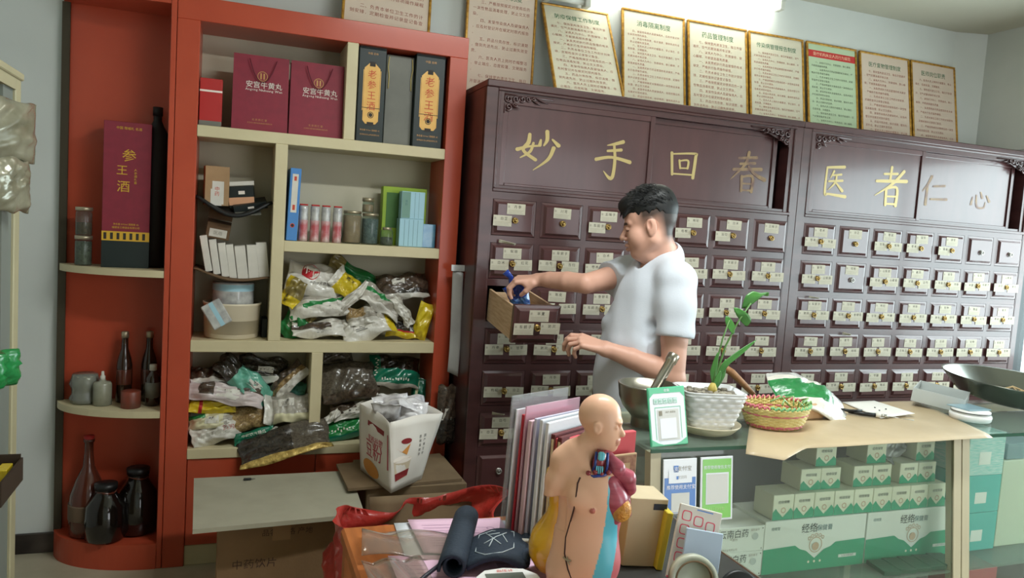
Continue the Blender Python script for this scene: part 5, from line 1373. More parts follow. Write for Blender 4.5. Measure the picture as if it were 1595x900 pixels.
# planter with saucer and plant
M_ceramic = mat('white_glazed_ceramic', (224, 226, 228), 0.16, coat=.7)
M_soil = mat('pebble_soil', (92, 86, 78), 0.8, vor=60, rgb2=(160, 152, 136))
M_sauc = mat('beige_saucer', (206, 194, 166), 0.35, coat=.3, var=(14, .4))
M_leaf = mat('leaf_green', (72, 132, 58), 0.35, coat=.3, var=(16, .7), rgb2=(48, 104, 44)); M_stem = mat('stem_green', (84, 124, 62), 0.5); M_bulb = mat('yellow_bulb', (184, 164, 84), .6)
t = thing('saucer', 'beige oval saucer under the white planter', 'saucer', (.205, -1.190, ZT))
MB().lathe([(.060, 0), (.078, .006), (.098, .026), (.100, .030), (.096, .030), (.075, .011), (0, .009)], 36).build('dish', M_sauc, t)
t = thing('planter', 'square white ceramic planter with wavy relief and a slender green plant', 'plant pot', (.205, -1.190, ZT + .0105), math.radians(-14))
b = MB(); n = 112; V = []; F = []
def sqr(k, r, e=7.0):
    a = 2 * PI * (k + .5) / n; c, s = math.cos(a), math.sin(a); q = (abs(c) ** e + abs(s) ** e) ** (-1 / e); return r * q * c, r * q * s
prof = []
for i in range(65):
    f = i / 64; prof.append((.056 + (.093 - .056) * f ** .85 , .118 * f, f))
for r, z, f in prof:
    for k in range(n):
        ph = 2 * PI * (k + .5) / n
        w = 0
        if .06 < f < .93:
            row = f * 8; w = .0042 * (abs(math.sin(PI * row)) ** .7) * abs(math.sin(8 * ph + (PI / 2 if int(row) % 2 else 0))) ** .8
        x, y = sqr(k, r + w); V.append((x, y * .86, z))
for r, z in ((.086, .118), (.080, .100), (0.001, .098)):
    for k in range(n): x, y = sqr(k, r); V.append((x, y * .86, z))
R = len(prof) + 3
for i in range(R - 1):
    for k in range(n): F.append((i * n + k, i * n + (k + 1) % n, (i + 1) * n + (k + 1) % n, (i + 1) * n + k))
F.append(tuple(range(n))[::-1])
b.add(V, F, 0, True); b.build('pot_body', M_ceramic, t)
b = MB(); rp = random.Random(3)
b.box(-.078, .078, -.066, .066, .098, .104, 0)
for k in range(46):
    x, y, r = rp.uniform(-.072, .072), rp.uniform(-.058, .058), rp.uniform(.006, .012)
    b.lathe([(0, -r * .6), (r * .8, -r * .3), (r, 0), (r * .7, r * .5), (0, r * .6)], 7, 0, tr(x, y, .106))
b.build('pebbles', M_soil, t)
pt = bpy.data.objects.new('plant', None); COL.objects.link(pt); pt.parent = t; pt.matrix_local = rotz(math.radians(14)) @ tr(0.012, 0, .105)
def leaf(pts, wid, nm='leaf', fold=.15, m=M_leaf):
    P = [Vector(p) for p in pts]
    def fn(u, v):
        s = u * (len(P) - 1); i = min(int(s), len(P) - 2); f = s - i; c = P[i].lerp(P[i + 1], f)
        w = wid * (math.sin(PI * min(1, u * .92 + .05)) ** .8); o_ = (v - .5) * 2
        return (c.x + o_ * w * .9, c.y - o_ * w * .35, c.z + abs(o_) * w * fold)
    q = MB(); q.sheet(fn, 14, 6, .0008); return q.build(nm, m, pt)
leaf([(.085, .0, .250), (.108, -.010, .285), (.130, -.012, .300), (.152, -.012, .290)], .026)
leaf([(.055, 0, .252), (.070, -.01, .235), (.085, -.012, .215), (.09, -.012, .20)], .020)
leaf([(.035, .01, .225), (.042, 0, .20), (.048, -.01, .175)], .013)
leaf([(.012, .0, .04), (.030, -.01, .085), (.075, -.02, .125), (.118, -.025, .160)], .013)
leaf([(.006, .0, .015), (-.002, 0, .06), (.004, -.005, .12)], .010)
leaf([(.012, .0, .01), (.024, -.006, .05), (.032, -.006, .10)], .010)
leaf([(.0, .0, .01), (.010, -.006, .035), (.018, -.006, .065)], .009)
MB().tube([(.006, 0, 0), (.010, 0, .06), (.030, -.004, .14), (.062, -.008, .21), (.100, -.010, .268)], [.004, .0035, .003, .0025, .002], 7).build('stem', M_stem, pt)
MB().tube([(.0, 0, 0), (.004, 0, .08), (.020, 0, .16), (.038, 0, .215)], [.003, .003, .0025, .002], 7).build('stem', M_stem, pt)
MB().lathe([(0, -.004), (.012, 0), (.014, .012), (.007, .028), (0, .03)], 12).build('bulb', M_bulb, pt)
# wicker basket
M_wick = mat('yellow_wicker', (222, 206, 140), 0.55, var=(30, .6), rgb2=(184, 160, 84)); M_wickp = mat('pink_wicker', (200, 112, 120), 0.55); M_wickg = mat('green_wicker', (120, 178, 120), 0.55)
t = thing('wicker_basket', 'oval yellow wicker basket with pink and green bands on the brown sheet', 'basket', (.470, -1.165, ZS), .1)
RX, RY = .112, .088
def ringpts(z, f, wob, n=96, ph=0): return [(RX * f * math.cos(2 * PI * k / n) * (1 + wob * math.cos(20 * 2 * PI * k / n + ph)), RY * f * math.sin(2 * PI * k / n) * (1 + wob * math.cos(20 * 2 * PI * k / n + ph)), z) for k in range(n)]
for i in range(13):
    f = .80 + .20 * (i / 12) ** .8; z = .006 + i * .0048
    col, nm = (M_wick, 'wicker_strand')
    if i in (0, 1): col, nm = M_wickp, 'pink_strand'
    if i in (8,): col, nm = M_wickp, 'pink_strand'
    MB().tube(ringpts(z, f, .018, ph=PI * (i % 2)), .0032, 6, closed=True).build(nm, col, t)
MB().tube([(RX * 1.0 * math.cos(a) * (1 + .03 * math.cos(40 * a)), RY * math.sin(a) * (1 + .03 * math.cos(40 * a)), .070 + .004 * math.sin(40 * a)) for a in [2 * PI * k / 240 for k in range(150)]], .0034, 6).build('pink_rim', M_wickp, t)
MB().tube([(RX * 1.0 * math.cos(a) * (1 + .03 * math.cos(40 * a)), RY * math.sin(a) * (1 + .03 * math.cos(40 * a)), .070 + .004 * math.sin(40 * a)) for a in [2 * PI * k / 240 for k in range(150, 241)]], .0034, 6).build('green_rim', M_wickg, t)
b = MB()
for k in range(40):
    a = 2 * PI * k / 40; c, s = math.cos(a), math.sin(a)
    b.tube([(RX * .80 * c, RY * .80 * s, .002), (RX * .92 * c, RY * .92 * s, .035), (RX * 1.0 * c, RY * s, .074)], .0022, 5)
o = b.build('upright_strands', M_wick, t); o['kind'] = 'stuff'
b = MB(); b.lathe([(.0, 0), (.079, .001), (.079, .004), (0, .004)], 40); o = b.build('base', M_wick, t); o.scale = (RX / .1, RY / .1, 1)
b = MB()
for k in range(6): a = k * 1.05; b.tube([(.02 * math.cos(a) + .03, .02 * math.sin(a) - .02, .06), (.05 * math.cos(a) + .03, .04 * math.sin(a) - .02, .085 + .01 * math.sin(3 * a)), (.07 * math.cos(a + .5) + .02, .05 * math.sin(a + .5) - .01, .072)], .0028, 6, 0)
tag(b.build('green_netting', mat('green_strap', (130, 170, 104), .35, coat=.4), None, tr(.50, -1.165, ZS) @ rotz(.1)), 'looped green plastic strap lying in the wicker basket', 'strap')
# wooden box, green-white bag, cleaver
carton('wooden_box', 'small pale wooden box behind the wicker basket under the green bag', 'box', .640, -1.120, ZS, .150, .10, .052, [mat('pale_wood', (196, 160, 122), .6, var=(6, .6), rgb2=(176, 138, 100), stretch=(9, 1, 1))], None, rz=.12, c=.004)
p = Pillow(.30, .17, .04, 95, crumple=.012, bend=-.03); b = MB()
p.mesh(b, 26, 18, lambda u, v, s: 2 if u > .86 or v > .84 else (1 if abs(v - .1) < .55 and u < .55 else 0))
tag(b.build('herb_bag', [M_fw, M_pg, M_film], None, tr(.715, -1.065, ZS + .062) @ roty(.26) @ rotx(.62)), 'green and white plastic bag sloping over the pale wooden box', 'herb bag')
t = thing('cleaver', 'herb cleaver with wooden handle behind the wicker basket', 'knife', M=tr(.515, -1.02, ZS + .052) @ rotz(-.25) @ roty(.60))
MB().tube([(-.165, 0, .010), (-.12, 0, .012), (-.06, 0, .006), (-.015, 0, 0)], [.013, .0155, .013, .011], 12, flat=.8).build('handle', mat('brown_handle_wood', (150, 108, 70), .5, var=(8, .7), rgb2=(120, 82, 50), stretch=(9, 1, 1)), t)
MB().prism([(-.02, -.012), (.03, -.026), (.12, -.050), (.15, -.046), (.15, -.020), (.06, .0), (-.02, .012)], -.002, .002, 0).build('blade', mat('dark_steel', (104, 100, 94), .35, .8), t)
# papers, probes, tray, scale, pan
b = MB(); b.sheet(lambda u, v: (.93 + .16 * u + .05 * v, -1.135 + .01 * u + .225 * v, ZS + .002 + .010 * (u * (1 - v))), 8, 8, .0008); tag(b.build('paper', mat('white_paper', (220, 218, 212), .7)), 'white paper sheet with dark specks on the brown counter sheet', 'paper')
for i, (x, y) in enumerate(((1.02, -1.02), (1.045, -1.045), (1.0, -1.06))):
    o = MB().lathe([(0, 0), (.003, .001), (.003, .003), (0, .004)], 8).build('crumb', M_black, None, tr(x, y, ZS + .0068)); tag(o, ['large', 'middle', 'small'][i] + ' dark crumb on the white paper sheet', 'crumb')
t = thing('probe', 'dark coiled probe with white collars and a thin steel tip beside the paper', 'probe', (.90, -1.10, ZS), -.55)
MB().tube([(-.05, .02, .008), (-.01, .0, .008), (.03, 0, .008)], .007, 10).build('grip', M_black, t); MB().tube([(.03, 0, .008), (.046, 0, .008)], .0085, 10).build('collar', M_whitecard, t); MB().tube([(.046, 0, .008), (.068, 0, .008)], .006, 10).build('ferrule', M_steel, t); MB().tube([(.068, 0, .008), (.15, 0, .004)], .0012, 6).build('tip', M_steel, t)
MB().tube([(-.05, .02, .008), (-.08, .03, .012), (-.09, .015, .014), (-.05, .004, .014), (-.01, .012, .016)], .004, 8).build('cable', M_black, t)
M_frost = mat('frosted_acrylic', (196, 202, 200), 0.35, alpha=.82, coat=.4)
t = thing('plastic_tray', 'frosted clear plastic tray tipped up on the counter', 'tray', M=tr(1.365, -.985, ZS + .012) @ rotz(.62) @ rotx(.10))
b = MB(); b.box(-.105, .105, -.085, .085, 0, .004); 
for x0, x1, y0, y1 in ((-.105, .105, -.085, -.081), (-.105, .105, .081, .085), (-.105, -.101, -.081, .081), (.101, .105, -.081, .081)): b.box(x0, x1, y0, y1, .004, .048)
b.build('tray_body', M_frost, t); MB().box(-.05, .05, -.035, .035, .0045, .014, 0, .002).build('insert', M_frost, t)
t = thing('scale', 'round white kitchen scale with a blue-grey plate', 'scale', (1.30, -1.165, ZT + .0002))
MB().lathe([(.060, 0), (.064, .004), (.066, .016), (.064, .022), (.058, .024)], 36).build('base', mat('white_plastic', (226, 226, 224), .3, coat=.4), t)
MB().lathe([(.057, .0245), (.061, .027), (.061, .034), (.056, .037), (0, .037)], 36, mf=lambda i: 0).build('upper_ring', mat('white_plastic'), t); MB().lathe([(.0615, .0285), (.0618, .030), (.0615, .0315)], 36).build('dark_ring', M_black, t)
MB().box(-.045, .06, -.03, .06, .0375, .041, 0, .001).build('plate', mat('blue_grey_plate', (130, 160, 172), .3, coat=.4), t)
t = thing('weighing_pan', 'wide shallow steel pan with wood shavings at the right end of the counter', 'pan', M=tr(1.74, -1.0, ZT + .062) @ rotx(.06) @ roty(.03))
MB().lathe([(.0, -.050), (.14, -.048), (.20, -.030), (.255, .030), (.262, .036), (.262, .039), (.254, .035), (.20, -.024), (.13, -.044), (0, -.046)], 56).build('bowl', mat('pan_steel', (128, 130, 122), .25, .9), t)
b = MB(); rp = random.Random(9)
for k in range(60):
    x, y = rp.gauss(-.03, .05), rp.gauss(.03, .03); a = rp.uniform(0, PI); l = rp.uniform(.02, .05)
    b.tube([(x - l * math.cos(a), y - l * math.sin(a), -.036 + rp.uniform(0, .022)), (x, y, -.028 + rp.uniform(0, .028)), (x + l * math.cos(a), y + l * math.sin(a), -.036 + rp.uniform(0, .022))], .003, 5)
o = b.build('wood_shavings', mat('pale_shavings', (206, 180, 138), .7)); o.matrix_world = tr(1.70, -.98, ZT + .066) @ rotx(.06); o['kind'] = 'stuff'; o['label'] = 'heap of pale wood shavings in the steel pan'; o['category'] = 'wood shavings'
# ------------------------------------------------------------------ foreground desk
M_deskw = mat('orange_wood_grain', (176, 104, 52), 0.45, var=(5, .9), rgb2=(140, 76, 36), stretch=(9, 1.2, 1))
M_darkmat = mat('dark_desk_mat', (40, 40, 38), 0.55)
M_film2 = glass('loose_film', (238, 235, 230), .10, .88, (206, 200, 190))
M_pinkpaper = mat('pink_form_paper', (222, 184, 206), 0.8, var=(5, .3), rgb2=(210, 170, 196))
M_whitep = mat('white_form_paper', (212, 216, 224), 0.8)
M_violet = mat('violet_print', (150, 112, 150), .8)
ZD = .78
t = thing('desk', 'orange wood desk in the foreground with a dark mat on its right half', 'desk', (-.46, -1.72, 0))
MB().box(-.405, .404, -.36, .36, .745, ZD, 0, .006).build('desk_top', M_deskw, t)
MB().box(.07, .400, -.355, .355, ZD, ZD + .002).build('dark_mat', M_darkmat, t)
MB().box(.404, .408, -.36, .36, .742, ZD + .002).build('metal_edge', M_steel, t)
for x in (-.38, .37):
    for y in (-.33, .33): MB().box(x - .02, x + .02, y - .02, y + .02, 0, .745).build('leg', M_deskw, t)
def flat_sheet(label, P, z, mt, art=None, mats=None, curl=.0, name='form_sheet', n=10):
    """thin sheet through four corner points (x, y), anticlockwise"""
    a, b_, c, d = [Vector((x, y, 0)) for x, y in P]
    def fn(u, v):
        p = (a.lerp(b_, u)).lerp(d.lerp(c, u), v)
        return (p.x, p.y, z + curl * ((2 * u - 1) ** 2 * .5 + (v > .5) * (2 * v - 1) ** 2 * .5) + .0012 * math.sin(7 * u + 5 * v))
    q = MB(); q.sheet(fn, n, n, .0007)
    if art:
        for V2, F, m in art: q.add([tuple(Vector(fn(float(u), float(v))) + Vector((0, 0, .0009))) for u, v in V2], F, m)
    o = q.build(name, [mt] + (mats or [])); return tag(o, label, 'paper')
def lines(n, u0, u1, v0, v1, m, th=.006): return [(np.array([(u0, v0 + (v1 - v0) * k / n), (u1 - .1 * (k % 3), v0 + (v1 - v0) * k / n), (u1 - .1 * (k % 3), v0 + (v1 - v0) * k / n + th), (u0, v0 + (v1 - v0) * k / n + th)]), [(0, 1, 2, 3)], m) for k in range(n)]
def txt_uv(s, size, u, v, wl, hl, m):
    V, F = text_geo(s, size); return [(V / [wl, hl] + [u, v], F, m)]
flat_sheet('white sheet at the bottom of the paper pile on the desk', [(-.77, -1.72), (-.50, -1.76), (-.47, -1.40), (-.745, -1.365)], ZD + .004, M_whitep)
flat_sheet('upper pink form at the back of the paper pile', [(-.72, -1.55), (-.505, -1.62), (-.50, -1.40), (-.715, -1.372)], ZD + .009, M_pinkpaper, lines(9, .12, .9, .2, .9, 1) + [(ring_geo(.035, .042, 24)[0] * [1, .9] + [.82, .72], ring_geo(.035, .042, 24)[1], 1)], [M_violet], .004)
flat_sheet('lower pink form with a red round seal at the front of the paper pile', [(-.80, -1.80), (-.60, -1.83), (-.585, -1.60), (-.795, -1.55)], ZD + .012, M_pinkpaper, lines(7, .12, .9, .45, .95, 1) + [(ring_geo(.09, .10, 30)[0] * [1, .8] + [.52, .50], ring_geo(.09, .10, 30)[1], 2)] + txt_uv('处方章', .012, .52, .47, .2, .24, 2), [M_violet, mat('pink_seal', (220, 110, 140), .7)])
flat_sheet('third pink form sticking out at the right of the paper pile', [(-.60, -1.74), (-.495, -1.76), (-.480, -1.50), (-.585, -1.47)], ZD + .0065, M_pinkpaper, lines(6, .1, .9, .2, .9, 1), [M_violet])
b = MB(); b.sheet(lambda u, v: (-.850 + .24 * u + .02 * v, -1.555 + .13 * v - .07 * u, ZD + .018 + .022 * math.sin(PI * v) * (1 - .5 * u) + .006 * math.sin(8 * u + 4 * v)), 20, 14, .0006)
tag(b.build('film_sleeve', M_film2), 'crinkled clear film sleeve lying over the left of the papers', 'film')
b = MB(); b.sheet(lambda u, v: (-.855 + .12 * u, -1.80 + .22 * v, ZD + .012 + .018 * abs(math.sin(6 * u + 2 * v)) * (1 - v * .5)), 16, 10, .0006)
tag(b.build('film_sleeve', M_film2), 'second clear film sleeve hanging at the front left corner of the desk', 'film')
# blood pressure monitor and cuff
M_navy = mat('navy_fabric', (36, 48, 62), 0.75, bump=(160, .2)); M_navyd = mat('dark_tube', (30, 30, 44), .5)
t = thing('blood_pressure_monitor', 'white blood pressure monitor with grey screen at the bottom edge', 'monitor', (-.625, -1.815, ZD + .016), -.1)
b = MB()
prof = [(-.068, -.05), (-.062, .03), (-.040, .056), (0, .064), (.040, .056), (.062, .03), (.068, -.05)]
b.prism([(x, y) for x, y in prof], 0, .040, 0, plane='XY'); b.prism([(x * .93, y * .93) for x, y in prof], .040, .046, 0, plane='XY'); b.build('body', mat('white_plastic'), t)
b = MB(); b.box(-.040, .032, -.045, .036, .046, .0475); b.build('screen', mat('grey_lcd', (92, 100, 92), .25, coat=.5), t)
V, F = text_geo('血压计', .011); MB().add(np.stack([V[:, 0], V[:, 1] + .042, np.full(len(V), .0472)], 1), F, 0).build('red_mark', mat('red_lettering', (210, 60, 50), .5), t)
t = thing('pressure_cuff', 'navy blood pressure cuff rolled up on the pink forms, with white outline diagram', 'cuff', (-.622, -1.585, ZD + .016), -.40)
b = MB()
def roll(u, v):
    a = 2 * PI * 1.55 * u; r = .013 + .014 * u
    return (-.028 + r * math.cos(a), -.12 + .26 * v - .02 * u, .028 + r * math.sin(a))
b.sheet(roll, 40, 8, .006); b.build('roll', M_navy, t)
b = MB(); b.sheet(lambda u, v: (-.005 + .115 * u, -.10 + .135 * v + .02 * u, .012 + .022 * math.sin(PI * u) + .006 * math.sin(3 * v)), 16, 10, .012); fl = b.build('flap', M_navy, t)
MB().tube([(.108, -.06 + .12 * k / 8, .014 + .004 * math.sin(k)) for k in range(9)], .012, 10).build('edge_roll', M_navy, t)
b = MB(); b.box(.096, .122, .02, .032, .020, .029, 0, .002); b.build('white_tab', M_whitecard, t)
def fz(u): return .0195 + .022 * math.sin(PI * u)
b = MB()
out = [(.12, .25), (.12, .9), (.35, .86), (.75, .92), (.78, .3), (.6, .08), (.3, .05)]
for pl_ in (out + [out[0]], [(.25, .8), (.4, .5), (.55, .3)], [(.25, .4), (.45, .55), (.62, .75)], [(.3, .7), (.5, .7)], [(.4, .5), (.35, .25)], [(.55, .65), (.66, .4)]):
    b.tube([(-.005 + .115 * u, -.10 + .135 * v + .02 * u, fz(u) + .006 * math.sin(3 * v)) for u, v in pl_], .0011, 5)
b.build('outline_diagram', mat('white_outline', (190, 200, 206), .7), fl)
MB().tube([(-.045, -.11, .03), (-.075, -.16, .02), (-.10, -.20, .008), (-.12, -.24, .006)], .004, 8).build('hose', M_navyd, t)
# standing document sleeves and books, fanned out; every item stands in the plane turned 35 degrees from the wall
AN = math.radians(33)
def stand(name, label, i_off, left, w, h, tk, mats, lean_=.05, art=None, cat='folder', grp=None):
    """i_off: distance along the row normal; left: shift along the sheet"""
    nx, ny = math.sin(AN), -math.cos(AN); dx, dy = math.cos(AN), math.sin(AN)
    x = -.533 + nx * i_off + dx * left; y = -1.545 + ny * i_off + dy * left
    b = MB(); b.box(0, w, -tk, 0, 0, h, 0, min(.001, tk * .3))
    if art: art(b, w, h, tk)
    o = b.build(name, mats); o.matrix_world = tr(x, y, ZD + .0025) @ rotz(AN) @ roty(lean_)
    return tag(o, label, cat, grp)
M_sleeve = glass('sleeve_film', (236, 238, 240), .08, .74, (206, 208, 210))
M_sleevep = glass('pink_sleeve_film', (246, 220, 228), .08, .62, (226, 190, 204))
M_wp = mat('white_document_paper', (214, 216, 222), .7, var=(3, .3), rgb2=(200, 202, 210)); M_pp = mat('pink_document_paper', (214, 182, 192), .7)
M_rf = mat('red_folder', (186, 44, 60), .4, coat=.3); M_lav = mat('lavender_sleeve', (190, 188, 210), .45, coat=.3); M_cov = mat('dark_red_book_cloth', (92, 30, 34), .55); M_pages = mat('book_pages', (206, 190, 160), .8); M_pinkc = mat('coral_red_cover', (206, 78, 88), .45, coat=.25)
GF = 'document sleeves and books standing on the desk'
stand('document_sleeve', 'tall cloudy clear sleeve at the left end of the standing documents', -.016, -.012, .225, .335, .004, [M_sleeve], .045, None, 'sleeve', GF)
stand('document_stack', 'white papers inside the leftmost standing sleeve', -.010, .0, .205, .305, .004, [M_wp], .045, None, 'papers', GF)
stand('folder', 'red folder standing between white and pink papers', .002, .006, .20, .295, .005, [M_rf], .05, None, 'folder', GF)
stand('document_sleeve', 'pinkish clear sleeve rising above the red folder', .012, .004, .22, .315, .004, [M_sleevep], .045, None, 'sleeve', GF)
stand('document_stack', 'pinkish paper bundle right of the red folder', .020, .008, .205, .285, .010, [M_pp], .045, None, 'papers', GF)
stand('document_sleeve', 'lavender plastic sleeve in the middle of the standing documents', .034, .012, .205, .292, .006, [M_lav], .04, None, 'sleeve', GF)
stand('document_stack', 'first of two white paper bundles beside the dark red books', .048, .014, .205, .292, .008, [M_wp], .035, None, 'papers', GF)
stand('document_stack', 'second of two white paper bundles, touching the dark red books', .062, .018, .20, .288, .008, [M_wp], .03, None, 'papers', GF)
def spine(b, w, h, tk): b.box(-.0005, .0, -tk * .75, -tk * .25, .01, h - .01, 1)
stand('book', 'thin dark red book with cream page edge, left of its pair', .076, .022, .19, .266, .011, [M_cov, M_pages], .025, spine, 'book', GF)
stand('book', 'thin dark red book with cream page edge, right of its pair', .091, .026, .19, .262, .011, [M_cov, M_pages], .022, spine, 'book', GF)
carton('book', 'coral red covered book standing behind the torso model', 'book', 0, 0, 0, .215, .014, .258, [M_pinkc, M_pages], None, group=GF, M=tr(-.352, -1.585, ZD + .0025) @ rotz(.16))
carton('book', 'tan booklet with brown ornament rim before the coral red book', 'book', 0, 0, 0, .200, .006, .215, [mat('tan_cover', (178, 150, 116), .6), mat('brown_ornament', (112, 66, 56), .6, var=(60, 1), rgb2=(170, 130, 104))], lambda b, w, h: [face(b, -w / 2 + .003, w / 2 - .003, h - .02, h - .004, E1, 1), face(b, w / 2 - .018, w / 2 - .003, .004, h - .02, E1, 1)], group=GF, M=tr(-.352, -1.6065, ZD + .0025) @ rotz(.16))
# right end: stacked pads, cream boxes, booklet, tape
M_padc = mat('cream_box_board', (206, 190, 158), .7, var=(6, .4)); M_yel = mat('yellow_card', (206, 186, 60), .55)
for i, (z0, h, w, m, lb) in enumerate(((0, .05, .10, M_padc, 'cream box at the bottom of the small stack by the counter end'), (.0505, .05, .095, M_padc, 'second cream box of the small stack by the counter end'), (.101, .035, .09, mat('pale_olive_card', (150, 156, 126), .6), 'pale olive pad on the small stack by the counter end'), (.1365, .016, .07, mat('brown_pad', (124, 96, 74), .7), 'brown pad on top of the small stack by the counter end'))):
    carton('small_box', lb, 'box', -.265, -1.545, ZD + .0025 + z0, w, .07, h, [m], None, rz=.2)
carton('cream_carton', 'tall cream carton lying on edge right of the torso model', 'box', -.270, -1.685, ZD + .0025, .085, .085, .148, [M_padc, mat('navy_strip', (38, 44, 60), .5)], lambda b, w, h: face(b, w * .12, w * .48, h * .84, h * .93, E1, 1), rz=-.12, M=tr(-.282, -1.690, ZD + .0025) @ rotz(-.15) @ roty(.06))
carton('yellow_folder', 'thin yellow folder between the cream carton and the patterned booklet', 'folder', 0, 0, 0, .014, .07, .125, [M_yel], None, M=tr(-.252, -1.715, ZD + .0025) @ rotz(-.2) @ roty(.12))
M_lblue = mat('pale_blue_sheet', (178, 196, 214), .6); M_rsq = mat('red_outline_print', (214, 70, 96), .6)
def art_sq(b, w, h):
    for i in range(3):
        for j in range(4):
            if (i, j) in ((2, 3),): continue
            cx, cz, r = -w / 2 + .018 + i * .027, h - .022 - j * .028 - .006 * i, .0105
            P = [(cx + r * (abs(math.cos(a)) ** .5) * math.copysign(1, math.cos(a)), cz + r * (abs(math.sin(a)) ** .5) * math.copysign(1, math.sin(a))) for a in [2 * PI * k / 20 for k in range(20)]]
            V = []
            for x, z in P: V += [(x, E1, z), (cx + (x - cx) * .82, E1, cz + (z - cz) * .82)]
            b.add(V, [(2 * k, 2 * ((k + 1) % 20), 2 * ((k + 1) % 20) + 1, 2 * k + 1) for k in range(20)], 1)
    face(b, -w * .1, w * .28, h * .955, h * .97, E1, 2)
    face(b, -w / 2, w / 2, 0, .004, E1, 1)
carton('booklet', 'white booklet with red rounded squares leaning right of the yellow folder', 'booklet', 0, 0, 0, .094, .006, .150, [M_whitecard, M_rsq, M_cardblue], art_sq, M=tr(-.222, -1.775, ZD + .0025) @ rotz(-.25) @ roty(.22) @ rotx(-.25))
carton('note_pad', 'pale blue pad standing in front of the patterned booklet', 'pad', 0, 0, 0, .080, .005, .112, [M_lblue], None, M=tr(-.215, -1.800, ZD + .0025) @ rotz(-.25) @ roty(.15) @ rotx(-.22))
t = thing('tape_roll', 'roll of cloudy adhesive tape standing in front of the pale blue pad', 'tape', M=tr(-.262, -1.850, ZD + .0025 + .046) @ rotz(-.35) @ rotx(math.radians(78)))
MB().lathe([(.037, -.012), (.046, -.012), (.0465, 0), (.046, .012), (.037, .012), (.0365, 0)], 40).build('tape_layers', mat('cloudy_tape', (178, 182, 164), .3, coat=.4), t)
MB().lathe([(.0335, -.0125), (.0368, -.0125), (.0368, .0125), (.0335, .0125), (.0335, -.0125)], 36).build('core', M_cartond, t)
t = thing('black_lid', 'round black lid leaning beside the tape roll', 'lid', M=tr(-.183, -1.890, ZD + .034) @ rotz(-.3) @ rotx(math.radians(66)))
MB().lathe([(0, -.006), (.036, -.006), (.040, 0), (.038, .006), (.034, .007), (0, .006)], 36).build('disc', M_black, t)
t = thing('black_lid', 'second round black lid at the bottom edge with a cream tab', 'lid', M=tr(-.125, -1.915, ZD + .020) @ rotx(math.radians(40)))
MB().lathe([(0, -.006), (.036, -.006), (.040, 0), (.038, .006), (.034, .007), (0, .006)], 36).build('disc', M_black, t); MB().box(-.05, -.035, -.02, .02, .007, .012, 0, .002).build('tab', M_padc, t)
carton('green_packet', 'green packet with a white corner at the bottom edge before the tape roll', 'packet', 0, 0, 0, .05, .03, .028, [M_pg, M_whitecard], lambda b, w, h: face(b, w * .1, w * .5, 0, h, E1, 1), M=tr(-.258, -1.925, ZD + .0025) @ rotz(-.2))
# yellow gourd
t = thing('gourd', 'shiny yellow gourd standing behind the torso model', 'gourd', (-.487, -1.702, ZD + .013))
G_ = [(.0, 0), (.020, .002), (.040, .014), (.055, .040), (.057, .062), (.050, .088), (.034, .112), (.024, .128), (.021, .142), (.023, .160), (.030, .178), (.033, .196), (.029, .214), (.016, .226), (.007, .234), (.005, .252), (0, .253)]
MB().lathe(G_, 36).build('gourd_body', mat('yellow_gourd', (226, 172, 22), .18, coat=.8, var=(6, .5), rgb2=(206, 150, 20)), t)
MB().tube([(0, 0, .25), (.004, 0, .262), (.012, .004, .27)], .003, 6).build('stalk', M_kraft, t)
# ------------------------------------------------------------------ anatomical torso model (local frame: +x picture right, -y towards the room)
M_tor = mat('torso_plastic', (220, 172, 138), .42, attr='Col', coat=.12)
T_skin, T_blue, T_red, T_nip, T_lip = [np.array(srgb(*c)) for c in ((238, 186, 156), (92, 190, 212), (206, 112, 118), (198, 112, 100), (206, 140, 116))]
tm = thing('anatomical_torso', 'flesh-coloured anatomical torso model with open chest on the desk', 'model', (-.492, -1.812, ZD + .013), YAW * -1 + math.radians(-5))
s = SDF((-.085, -.075, -.002), (.10, .075, .415), .0020)
k = .022
s.ell((.018, .004, .185), (.060, .046, .075), k).ell((.016, 0, .225), (.054, .040, .05), k)
s.ell((.011, .004, .115), (.059, .042, .062), k).ell((.005, .006, .060), (.064, .047, .05), k).ell((.034, -.012, .085), (.042, .034, .048), k)
s.cone((-.022, .004, .045), (-.028, .004, -.03), .032, .030, .012).cone((.030, .004, .045), (.034, .004, -.03), .031, .029, .012)
s.chain([(.006, .006, .258), (-.020, .006, .276), (-.040, .004, .262)], [.024, .024, .023], .02)       # shoulder
s.chain([(-.038, .004, .262), (-.049, .001, .225), (-.054, -.002, .190)], [.024, .021, .019], .010)
s.plane((-.053, 0, .198), (-.22, 0, -1)) if False else None
s.chain([(.004, .008, .25), (.010, .008, .30)], [.030, .024], .018)                                     # neck
# head, turned to picture right
s.ell((.020, .004, .355), (.039, .034, .038), .012).ell((.032, -.001, .325), (.027, .026, .034), .014)
s.cone((.038, -.002, .303), (.046, -.004, .300), .012, .010, .010)
s.cone((.056, -.006, .338), (.063, -.008, .325), .0035, .0058, .006)
s.ell((.054, -.006, .347), (.008, .016, .005), .006)
s.ell((.052, -.018, .340), (.006, .008, .0045), .003, 's').ell((.049, -.017, .339), (.0055, .007, .0048), .002)
s.cone((.055, -.012, .312), (.058, -.004, .313), .0032, .0036, .003).cone((.054, -.012, .3065), (.057, -.004, .307), .0032, .0036, .003)
s.ell((.016, -.031, .337), (.008, .005, .012), .003).ell((.017, -.036, .338), (.004, .003, .007), .002, 's')
s.ell((-.006, -.034, .205), (.02, .012, .018), .012)                                                     # breast with nipple
s.ell((.018, -.045, .190), (.004, .004, .004), .004)
